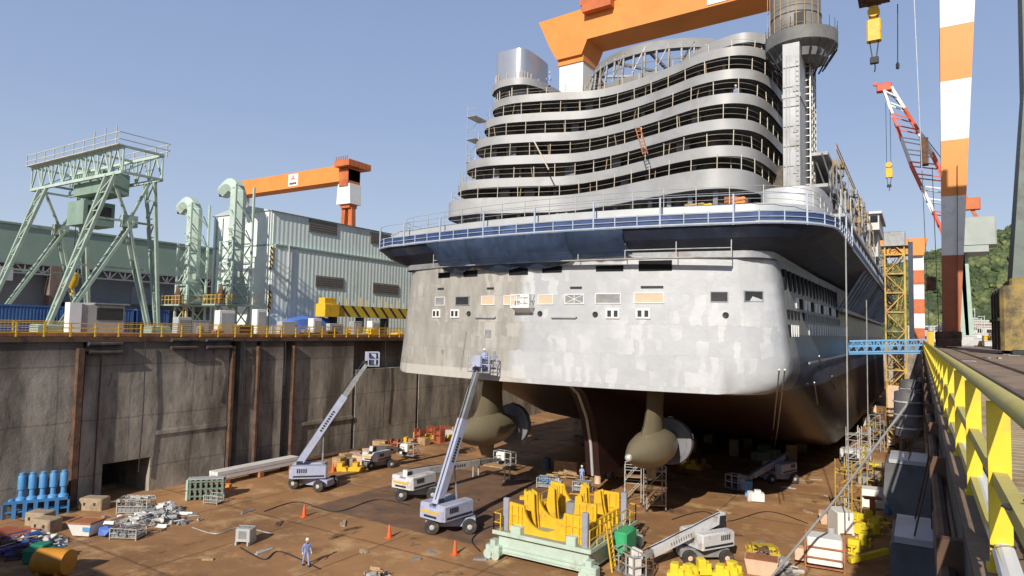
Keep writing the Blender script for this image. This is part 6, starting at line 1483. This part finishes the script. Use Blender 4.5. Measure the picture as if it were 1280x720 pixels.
# long white beam pack and green press at the wall
p0, p1 = fl(266, 607), fl(368, 585)
t = thing('beam_pack', 'long pack of white beams lying along the far dock wall', 'beam pack', p0); d = p1 - p0; b = MB(); sd_ = d.normalized().cross(V((0, 0, 1)))
for i in range(3):
    for j in range(2): o_ = sd_ * (i - 1) * .45 + V((0, 0, .75 + j * .42)); b.bar(o_, d + o_, .38, .36)
b.build('beams', white, t)
for q in (.1, .5, .9): b = MB(); c_ = d * q; b.bar(c_ + sd_ * -.9 + V((0, 0, .28)), c_ + sd_ * .9 + V((0, 0, .28)), .5); b.build('bearer', rusto, t)
t = thing('press_frame', 'dark green steel frame stack with pale end plates beside the beam pack', 'frame', fl(258, 623), R(48)); t.scale = (.75, .8, .85); b = MB()
for i in range(7): b.box(-1.9 + i * .6, -1.65 + i * .6, -.75, .75, .1, 2.1)
for zz in (.35, 1.1, 1.85): b.box(-2, 2, -.8, .8, zz, zz + .14)
b.build('frame', M('press_green', (.16, .21, .17), .6, 0, .2, 1), t); b = MB(); b.cbox(-2.2, -1.95, -.85, .85, .05, 1.0, .03); b.cbox(-2.2, -1.95, -.85, .85, 1.1, 2.15, .03); b.build('end_plate', mintp, t); b = MB(); b.box(-1.9, 1.9, -.7, .7, 2.12, 2.2); b.build('top_plate', pale, t)
b = mesh_box(1.3, 1.0, .8, 0); put(b, 'stillage', pipe_m, 267, 629, .4, 'low empty wire stillage in front of the dark green frame stack', 'stillage')
b = MB(); b.cbox(-.4, .4, -.3, .3, 0, .55, .03); put(b, 'tool_box', oran, 283, 612, .5, 'small orange box beside the dark green frame stack', 'box')
t = thing('power_box', 'small pale cubicle on skids standing alone on the dock floor', 'cubicle', fl(307, 679), R(25)); b = MB(); b.cbox(-.55, .55, -.5, .5, .25, 1.15, .04); b.build('body', pale, t); b = MB(); [b.box(X - .06, X + .06, -.6, .6, 0, .25) for X in (-.45, .45)]; b.build('skid', pale, t); b = MB(); b.tube([(-.4, -.3, 1.15), (-.4, -.3, 1.35), (.4, -.3, 1.35), (.4, -.3, 1.15)], .03, 5); b.box(-.3, .3, -.515, -.49, .45, 1.0); b.build('handle', steel, t)
# blue jacks on trestles
o = onz(4, 648, FZ); o2 = onz(84, 640, FZ); d = (o2 - o); a_ = math.atan2(d.y, d.x); L_ = d.length
t = thing('steel_trestle', 'long blue steel trestle by the far wall carrying blue jacks', 'trestle', o, a_); b = MB()
b.box(0, L_, -.55, .55, 1.15, 1.35)
for i in range(6):
    X = L_ * (i + .5) / 6
    for Y in (-.5, .5): b.box(X - .5, X - .35, Y - .08, Y + .08, 0, 1.15); b.box(X + .35, X + .5, Y - .08, Y + .08, 0, 1.15)
    b.box(X - .5, X + .5, -.5, .5, .45, .55)
b.build('frame', M('jack_blue', (.055, .19, .42), .5, 0, .15, 1), t)
ords = ['leftmost', 'second', 'third', 'fourth', 'fifth', 'rightmost']
j0 = None
for i in range(6):
    loc = o + d * ((i + .5) / 6) + V((0, 0, 1.35)) + V((0, 0, 0)); lb = '%s light blue cylinder jack on the blue trestle by the far wall' % ords[i]
    if j0 is None:
        j0 = thing('cylinder_jack', lb, 'jack', loc, 0, 'blue cylinder jacks'); j0.scale = (1, 1, 1.25); b = MB(); b.lathe([(.4, 0), (.36, .12), (.2, .22), (.19, .62), (.29, .68), (.29, 1.5), (.26, 1.55)], 18); b.build('cylinder', bluel, j0); b = MB(); b.lathe([(.2, 1.55), (.2, 1.7), (.08, 1.73)], 16); b.build('piston_cap', pale if False else bluel, j0)
    else: dup(j0, loc, 0, lb)
# concrete blocks, bin, scrap
def cblock(w, d_, h):
    b = MB(); b.cbox(-w / 2, w / 2, -d_ / 2, d_ / 2, 0, h, .07); b.cur = 1
    for X in (-w * .25, w * .2): b.box(X - .1, X + .1, -d_ / 2 - .006, -d_ / 2 + .02, h * .4, h * .65)
    return b
for px, py, w, an, lb in ((118, 636, 2.0, .5, 'rough concrete block beside the tunnel mouth in the far wall'), (50, 655, 1.7, .4, 'tan concrete block in front of the blue trestle, left of its pair'), (58, 664, 1.7, .35, 'tan concrete block in front of the blue trestle, right of its pair')):
    put(cblock(w, 1.2, 1.0), 'concrete_block', [conc, dark], px, py, an, lb, 'block')
t = thing('waste_skip', 'white steel skip with rusty rim and load near the blue trestle', 'skip', fl(107, 669), R(25)); b = MB(); b.taper((0, 0, .1), (0, 0, 1.05), 1.3, 1.0, 1.9, 1.5); b.build('tub', white, t); b = MB(); b.box(-1, 1, -.8, -.72, 1.0, 1.12); b.box(-1, 1, .72, .8, 1, 1.12); b.box(-1, -.92, -.72, .72, 1, 1.12); b.box(.92, 1, -.72, .72, 1, 1.12); b.build('rim', rusto, t); b = MB(); b.box(-.9, .9, -.7, .7, .9, 1.07); b.build('load', rusto, t); b = MB(); b.box(.3, .9, -.72, -.64, .5, .8); b.build('name_plate', bluel, t)
b = MB(); random.seed(3); b.add([(p[0] * .6 * random.uniform(.8, 1.2), p[1] * .5 * random.uniform(.8, 1.2), .42 + p[2] * .45 * random.uniform(.8, 1.15)) for p in ico], icf); b.add([(0, 0, -.02 + .0)] * 3, []) if False else None
b.f.append((6, 7, 8, 9, 10)); b.mi.append(0); put(b, 'sheet_bundle', MATS['tarp_blue'], 132, 671, 0, 'crumpled bright blue plastic bundle right of the white skip', 'bundle', None, 0, 0)
stillage(170, 640, 2.4, 1.5, 1.2, R(35), 'wire stillage heaped with scrap metal by the tunnel mouth', pipe_m)
stillage(160, 672, 2.0, 1.2, .8, R(28), 'low stillage full of grey scrap in front of the scrap heap', steel)
def heap(px, py, sx, sy, n, mats, name, label, cat, ang=.5, hmax=.9, smin=.3, smax=1.3):
    b = MB(); Rz = Matrix.Rotation(ang, 4, 'Z')
    for i in range(n):
        u, v = random.gauss(0, .45), random.gauss(0, .45); zz = max(.06, hmax * (1 - (u * u + v * v)) * random.random())
        b.M = Rz @ Matrix.Translation((u * sx, v * sy, zz)) @ Matrix.Rotation(random.uniform(0, 6), 4, 'Z') @ Matrix.Rotation(random.uniform(-.35, .35), 4, 'X'); b.cur = random.randrange(len(mats)); L_ = random.uniform(smin, smax); k_ = random.random()
        if k_ < .35: b.lathe([(.05, -L_ / 2), (.05, L_ / 2)], 7, 'x')
        elif k_ < .5: b.lathe([(.16, -L_ / 3), (.19, -L_ / 3), (.19, L_ / 3), (.16, L_ / 3)], 9, 'x')
        elif k_ < .75: b.prism([(-.12, -.1), (.12, -.1), (.12, -.07), (-.09, -.07), (-.09, .12), (-.12, .12)], 'x', -L_ / 2, L_ / 2)
        else: b.box(-L_ / 3, L_ / 3, -.2, .2, -.025, .025)
    o = b.build(name, mats, None, fl(px, py)); tag(o, label, cat, None, 'stuff'); return o
random.seed(31)
heap(190, 652, 3.0, 1.8, 150, [pale, white, steel, pipe_m], 'scrap_metal', 'wide heap of pale scrap metal and pipe offcuts by the tunnel mouth', 'scrap')
heap(205, 640, 1.8, 1.0, 50, [white, pale], 'scrap_metal', 'white pipe offcuts on the right side of the scrap heap', 'scrap')
heap(45, 680, 2.2, 1.3, 70, [pale, white, steel], 'scrap_metal', 'scattered scrap sheets in front of the concrete blocks', 'scrap')
heap(20, 690, 2.6, 1.8, 80, [dark, MATS['gear_brown'], rust, blue, M('purple_sheet', (.16, .10, .32), .6)], 'mixed_scrap', 'dark mixed scrap heap in shade at the lower left corner', 'scrap', .5, 1.3, .4, 1.6)
b = MB(); b.lathe([(.2, -1.1), (.75, -1.0), (.8, 0), (.75, 1.0), (.2, 1.1)], 20, 'x', (0, 0, .8)); b.box(-.7, -.5, -.6, .6, 0, .3); b.box(.5, .7, -.6, .6, 0, .3); put(b, 'fuel_tank', M('tank_orange', (.6, .26, .03), .5, 0, .15, 1), 66, 718, .5, 'orange cylindrical tank lying at the lower left picture edge', 'tank')
b = MB(); b.cbox(-.9, .9, -.6, .6, .1, 1.0, .15); b.cbox(-.5, .5, -.4, .4, 1.0, 1.25, .05); put(b, 'plastic_container', M('pack_green2', (.03, .22, .14), .5, 0, .15, 1), 50, 703, .4, 'dark green plastic container beside the orange tank', 'container')
b = MB(); b.box(-1.5, 1.5, -1, 1, 0, .14); b.box(-1.5, 1.5, -1, 1, .3, .44); [b.box(X - .1, X + .1, -1, 1, .14, .3) for X in (-1.3, 0, 1.3)]; put(b, 'steel_pallet', MATS['rack_red'], 14, 672, .4, 'red brown steel pallets left of the concrete blocks', 'pallet')
# lower middle: heaps cut by the frame
heap(470, 722, 1.0, .7, 30, [conc, pale, wood], 'rubble', 'pale rubble heap at the bottom edge near the middle', 'rubble', 0, .6, .3, .8)
t = thing('wire_basket', 'rusty wire basket of scaffold clips beside the cradle ladder', 'basket', fl(797, 716), R(20)); mesh_box(2.0, 1.4, 1.1, 0).build('frame', rust, t)
heap(790, 704, 1.1, .8, 45, [pipe_m, rusto, rust], 'clip_heap', 'tangle of scaffold pipes and clips behind the lowered rusty basket', 'scrap', 0, 1.2, .5, 1.4)
ybr = [(845, 722, .2), (862, 722, -.5), (878, 716, .6), (902, 722, .1), (916, 720, -.3)]
for i, (px, py, an) in enumerate(ybr):
    b = MB(); b.cbox(-.55, .55, -.4, .4, 0, .35, .04); b.cbox(-.35, .2, -.35, .35, .35, .95 - .1 * (i % 2), .06); b.box(.2, .5, -.3, -.2, .35, .7); b.box(.2, .5, .2, .3, .35, .7); put(b, 'steel_bracket', M('bright_yellow', (.76, .60, .04), .5, 0, .1, 2), px, py, an, '%s yellow block bracket in the row at the bottom edge below the folded lift' % ords[i if i < 4 else 5].replace('rightmost', 'last'), 'bracket', 'yellow brackets at the bottom edge')
b = MB(); b.lathe([(.16, 0), (.14, .5), (.06, .9)], 12); put(b, 'gas_bottle', red, 907, 720, 0, 'red bottle among the yellow brackets at the bottom edge', 'bottle')
t = thing('slatted_pallet', 'yellow slatted steel pallet lying right of the folded lift', 'pallet', fl(954, 693), .3); b = MB()
for i in range(7): b.box(-1.1 + i * .33, -1.0 + i * .33, -.8, .8, .35, .5)
for Y in (-.8, 0, .8): b.box(-1.15, 1.1, Y - .06, Y + .06, .1, .36)
b.cbox(-.8, .8, -.5, .5, .5, .7, .04); b.build('slats', M('dull_yellow', (.52, .38, .04), .6, 0, .2, 1), t)
t = thing('waste_skip', 'peach coloured skip full of scrap at the bottom edge right of the folded lift', 'skip', fl(952, 716), .15); b = MB(); b.taper((0, 0, 0), (0, 0, 1.0), 1.7, 1.2, 2.1, 1.5); b.build('tub', peach, t); b = MB(); b.box(-1, 1, -.7, .7, .9, 1.02); b.build('load', rusto, t)
heap(954, 706, .8, .5, 30, [steel, rust, peach], 'scrap_metal', 'scrap plates heaped over the peach coloured skip', 'scrap', 0, 1.7, .3, 1)
heap(982, 715, .9, .6, 40, [pipe_m, steel], 'pipe_heap', 'grey pipe tangle right of the peach coloured skip', 'scrap', 0, .9, .5, 1.3)
b = MB(); b.lathe([(.3, 0), (.32, .9), (.2, .95)], 14); put(b, 'steel_drum', liftw, 938, 626, 0, 'left white drum in front of the shaded boom lift', 'drum')
b = MB(); b.cbox(-.6, .6, -.45, .45, .1, .85, .05); b.cbox(-.3, .3, -.3, .3, .85, 1.1, .03); put(b, 'machine_box', white, 947, 627, .3, 'white machine box in front of the shaded boom lift', 'box')
b = MB(); b.cbox(-.35, .35, -.3, .3, 0, 1.5, .04); b.bar((-.3, 0, 1.5), (-.3, 0, 1.9), .06); put(b, 'welding_set', bluel, 936, 620, .2, 'tall light blue cabinet behind the white drum by the shaded lift', 'cabinet')
# right hand strip
t = thing('generator', 'white generator box in a rusty tube frame at the lower right of the dock floor', 'generator', fl(1031, 708), R(6)); b = MB(); b.cbox(-1.1, 1.1, -.9, .9, .35, 2.1, .1); b.build('housing', white, t)
b = MB()
for X in (-1.2, 1.2):
    for Y in (-1, 1): b.bar((X, Y, 0), (X, Y, 2.1), .1)
    b.bar((X, -1, .3), (X, 1, .3), .1)
for zz in (.2, .8, 1.5):
    b.bar((-1.2, -1, zz), (1.2, -1, zz), .09); b.bar((-1.2, 1, zz), (1.2, 1, zz), .09)
b.build('frame', rusto, t); b = MB(); b.cbox(-1.9, -1.3, -.5, .4, .3, 1.1, .06); b.build('side_tank', peach, t)
t = thing('generator', 'pale blue white compressor with dark grille near the starboard side ropes', 'generator', fl(1063, 578), R(3)); b = MB(); b.cbox(-1.15, 1.15, -.9, .9, .35, 1.75, .08); b.build('housing', liftw, t); b = MB(); b.box(-1.0, 1.0, -.93, -.88, .4, .75); b.build('grille', dark, t); b = MB(); [b.box(X - .08, X + .08, -1, 1, 0, .35) for X in (-.9, .9)]; b.build('skid', bluel, t); b = MB(); b.cbox(-.5, .0, -.4, .4, 1.75, 2.1, .04); b.lathe([(.1, 1.75), (.1, 2.3)], 10, 'z', (.6, 0, 0)); b.build('exhaust', steel, t)
yls = [(1058, 650), (1071, 655), (1086, 652), (1075, 668), (1092, 668), (1068, 690), (1080, 682), (1098, 660)]
for i, (px, py) in enumerate(yls):
    b = MB(); L_ = random.uniform(1.0, 1.9); b.box(-L_ / 2, L_ / 2, -.25, .25, 0, .12); b.box(-L_ / 2, L_ / 2, -.06, .06, .12, .5); b.box(-L_ / 2, L_ / 2, -.25, .25, .5, .6); b.cbox(-.3, .3, -.4, .4, .1, .95, .05); put(b, 'steel_bracket', MATS['bright_yellow'], px, py, random.uniform(0, 3), 'yellow steel bracket in the pile behind the white generator', 'bracket', 'yellow brackets by the generator')
b = MB(); b.bar((0, 0, .3), (1.6, 2.4, .9), .35); put(b, 'steel_beam', MATS['bright_yellow'], 1062, 706, -.3, 'long yellow beam leaning right of the white generator', 'beam')
b = MB(); b.taper((0, 0, 0), (0, 0, .9), 2.0, 1.1, 2.4, 1.5); put(b, 'waste_skip', peach, 1043, 655, .1, 'low peach skip just above the white generator', 'skip')
b = MB(); b.lathe([(.5, -.25), (.6, -.25), (.6, .25), (.5, .25)], 16, 'x', (0, 0, .6)); b.lathe([(.1, -.22), (.48, -.22), (.48, .22), (.1, .22)], 14, 'x', (0, 0, .6)); put(b, 'cable_reel', pale, 1053, 636, .5, 'pale cable reel behind the yellow bracket pile', 'reel')
random.seed(44)
heap(1078, 590, 1.3, 9, 230, [rusto, rust, rust, MATS['gear_brown']], 'rusty_debris', 'long strip of rusty orange debris on the floor near the shaded wall', 'debris', 0, .7, .5, 1.5)
heap(1100, 600, 1.0, 11, 220, [MATS['gear_brown'], wood, steel, conc], 'timber_debris', 'long strip of grey timbers and offcuts along the shaded wall', 'debris', 0, .6, .5, 1.6)
b = MB()
for i in range(22): b.box(-1.2, 1.2, i * .8, i * .8 + .3, 0, .22)
put(b, 'sleeper_track', MATS['gear_brown'], 1086, 610, 0, 'row of timber sleepers laid beside the rusty debris', 'sleepers')
heap(1085, 520, 1.6, 6, 70, [pale, white, oran, yel, steel], 'mixed_gear', 'mixed pale and orange gear crowded along the starboard side of the dock', 'gear', 0, 1.6, .4, 1.5)
for i, (px, py, mt, lb) in enumerate(((1079, 505, white, 'white box farthest along the starboard dock floor'), (1090, 515, peach, 'tan box on the starboard dock floor near the blue gangway'), (1084, 532, liftw, 'pale box on the starboard dock floor behind the compressor'), (1104, 552, yel, 'yellow box on the starboard dock floor by the wall'))):
    b = MB(); b.cbox(-.8, .8, -.7, .7, .15, 1.5, .08); b.box(-.7, -.5, -.7, .7, 0, .15); b.box(.5, .7, -.7, .7, 0, .15); put(b, 'machine_box', mt, px, py, .1 * i, lb, 'box')
# shaded gear under the ship
for i, (px, py, mt) in enumerate(((868, 586, yel), (880, 584, rusto), (858, 582, yel), (950, 575, green), (965, 572, green), (955, 566, green))):
    b = crate(1.8, 1.3, 1.1, mt) if i > 2 else MB()
    if i < 3: b.prism([(-.9, 0), (.9, 0), (.7, .5), (.2, .6), (.2, 1.1), (-.3, 1.1), (-.3, .6), (-.8, .5)], 'y', -.5, .5)
    put(b, 'steel_bracket' if i < 3 else 'gear_crate', mt, px, py, .3 * i, 'dim yellow and rusty bracket in the shade under the starboard pod' if i < 3 else 'dim green crate stacked in the shade behind the shaded boom lift', 'bracket' if i < 3 else 'crate', 'brackets in the shade' if i < 3 else 'green crates in the shade')
# sunlit gear seen beneath the port side of the hull
t = thing('access_lift', 'blue scissor lift in the gap seen beneath the port side of the hull', 'scissor lift', (-39, 84, FZ)); b = MB(); b.cbox(-1, 1, -.7, .7, .3, .9, .05); b.build('base', blue, t); b = MB()
for i in range(4):
    for s in (-1, 1): b.bar((-.9 * s, -.5, .9 + i * .8), (.9 * s, -.5, 1.7 + i * .8), .1); b.bar((-.9 * s, .5, .9 + i * .8), (.9 * s, .5, 1.7 + i * .8), .1)
b.build('scissor_arms', steel, t); b = MB(); b.box(-1.1, 1.1, -.8, .8, 4.1, 4.25); handrail(b, [(-1.1, -.8), (1.1, -.8), (1.1, .8), (-1.1, .8), (-1.1, -.8)], 4.25, 1.1); b.build('platform', bluel, t)
for X in (-1, 1):
    b = MB(); b.lathe([(.1, -.75), (.3, -.75), (.3, .75), (.1, .75)], 12, 'y', (X * .7, 0, .3)); b.build('wheel', rubber, t)
for i, (X, Y, h) in enumerate(((-44, 92, 5), (-41, 96, 6.5), (-37, 98, 4.5))):
    b = crate(2.4, 2, h, wood); o = b.build('timber_crate', conc, None, (X, Y, FZ)); tag(o, 'tall tan crate stack in the gap beneath the port side of the hull', 'crate', 'crates beneath the port side')

# ---- hoses and cables trailing over the floor
random.seed(77)
for i, (pts, mt, lb) in enumerate((
    ([(330, 640), (372, 628), (420, 640), (470, 625), (512, 632)], dark, 'black cable trailing across the floor to the lowered white lift'),
    ([(300, 685), (330, 700), (350, 690), (400, 712)], dark, 'black cable running from the lone cubicle towards the bottom edge'),
    ([(640, 640), (690, 622), (720, 618), (760, 622), (800, 634)], oran, 'orange hose trailing behind the yellow cradle'),
    ([(840, 650), (880, 640), (910, 652), (960, 640), (1010, 655)], dark, 'black hose lying across the floor behind the folded lift'),
    ([(240, 660), (270, 668), (300, 660), (340, 668)], pipe_m, 'pale hose lying right of the scrap heap'),
    ([(600, 690), (590, 675), (610, 660), (640, 655)], dark, 'black cable looping beside the steep boom lift'))):
    P = [p for p in cat_rom([fl(*q) + V((0, 0, .05)) for q in pts], 8)]; b = MB(); b.tube(P, .045, 5); tag(b.build('floor_cable', mt), lb, 'cable')
random.seed(78)
spots2 = [(350, 655), (430, 655), (455, 690), (520, 700), (600, 700), (590, 625), (650, 600), (840, 640), (905, 640), (985, 610), (1010, 640), (1000, 600), (330, 690), (260, 700), (690, 640), (920, 670), (1020, 600), (1035, 620), (310, 640), (540, 690)]
for i, (px, py) in enumerate(spots2):
    b = MB(); w = random.uniform(.3, .8); b.box(-w, w, -.12, .12, .005, random.uniform(.06, .16)); b.box(-w * .6, w * .3, .15, .3, .005, .1); o = b.build('dunnage', random.choice([wood, steel, rust, conc, pale]), None, fl(px, py)); o.rotation_euler = (0, 0, random.uniform(0, 3)); tag(o, 'loose offcut of dunnage lying on the open dock floor', 'offcut', 'loose offcuts on the dock floor')

# ---- gear crowded along the strip between the hull and the near wall   (strip_gear)
random.seed(91)
for i in range(30):
    Y = 58 + 62 * (i + random.random()) / 30; X = random.uniform(-7.0, -2.2); k_ = i % 5; b = MB(); w, d, h = random.uniform(.5, 1.2), random.uniform(.5, 1.2), random.uniform(.7, 2.0)
    if k_ == 0: b.lathe([(.3, 0), (.3, .85), (.25, .9)], 14); nm, ct_, lb, mt = 'steel_drum', 'drum', 'steel drum among the gear between the starboard hull and near wall', random.choice([bluel, rust, pale])
    elif k_ == 1: b.cbox(-w, w, -d, d, .12, h, .06); b.box(-w, -w + .15, -d, d, 0, .12); b.box(w - .15, w, -d, d, 0, .12); nm, ct_, lb, mt = 'machine_box', 'box', 'machine box among the gear between the starboard hull and near wall', random.choice([pale, white, peach, steel])
    elif k_ == 2:
        for q in range(5): b.box(-w * 1.3, w * 1.3, -d + q * d * .42, -d + q * d * .42 + d * .3, .0, .2 + .1 * (q % 3))
        b.box(-w * .8, w * .8, -d, d, .3, .4); nm, ct_, lb, mt = 'timber_stack', 'timber', 'low timber stack among the gear between the starboard hull and near wall', wood
    elif k_ == 3:
        H = random.uniform(3, 6)
        for xx in (-.7, .7):
            for yy in (-.9, .9): b.bar((xx, yy, 0), (xx, yy, H), .08)
        for q in range(int(H / 1.2)):
            zz = .4 + q * 1.2
            for xx in (-.7, .7): b.bar((xx, -.9, zz), (xx, .9, zz), .06)
            for yy in (-.9, .9): b.bar((-.7, yy, zz), (.7, yy, zz), .06); b.bar((-.7, yy, zz), (.7, yy, zz + 1.1), .05)
        b.box(-.7, .7, -.9, .9, H - .9, H - .84); nm, ct_, lb, mt = 'staging_tower', 'staging', 'tube staging tower between the starboard hull and near wall', random.choice([pipe_m, MATS['stair_yellow']])
    else: b.prism([(-w, 0), (w, 0), (w, .2), (.15, .25), (.15, h), (-.15, h), (-.15, .25), (-w, .2)], 'y', -.4, .4); b.box(-w * .7, w * .7, -.45, .45, h, h + .12); nm, ct_, lb, mt = 'steel_stand', 'stand', 'steel stand among the gear between the starboard hull and near wall', random.choice([MATS['bright_yellow'], rusto, steel])
    o = b.build(nm, mt, None, (X, Y, FZ)); o.rotation_euler = (0, 0, random.uniform(-.5, .5)); tag(o, lb, ct_, nm.replace('_', ' ') + 's between hull and near wall')
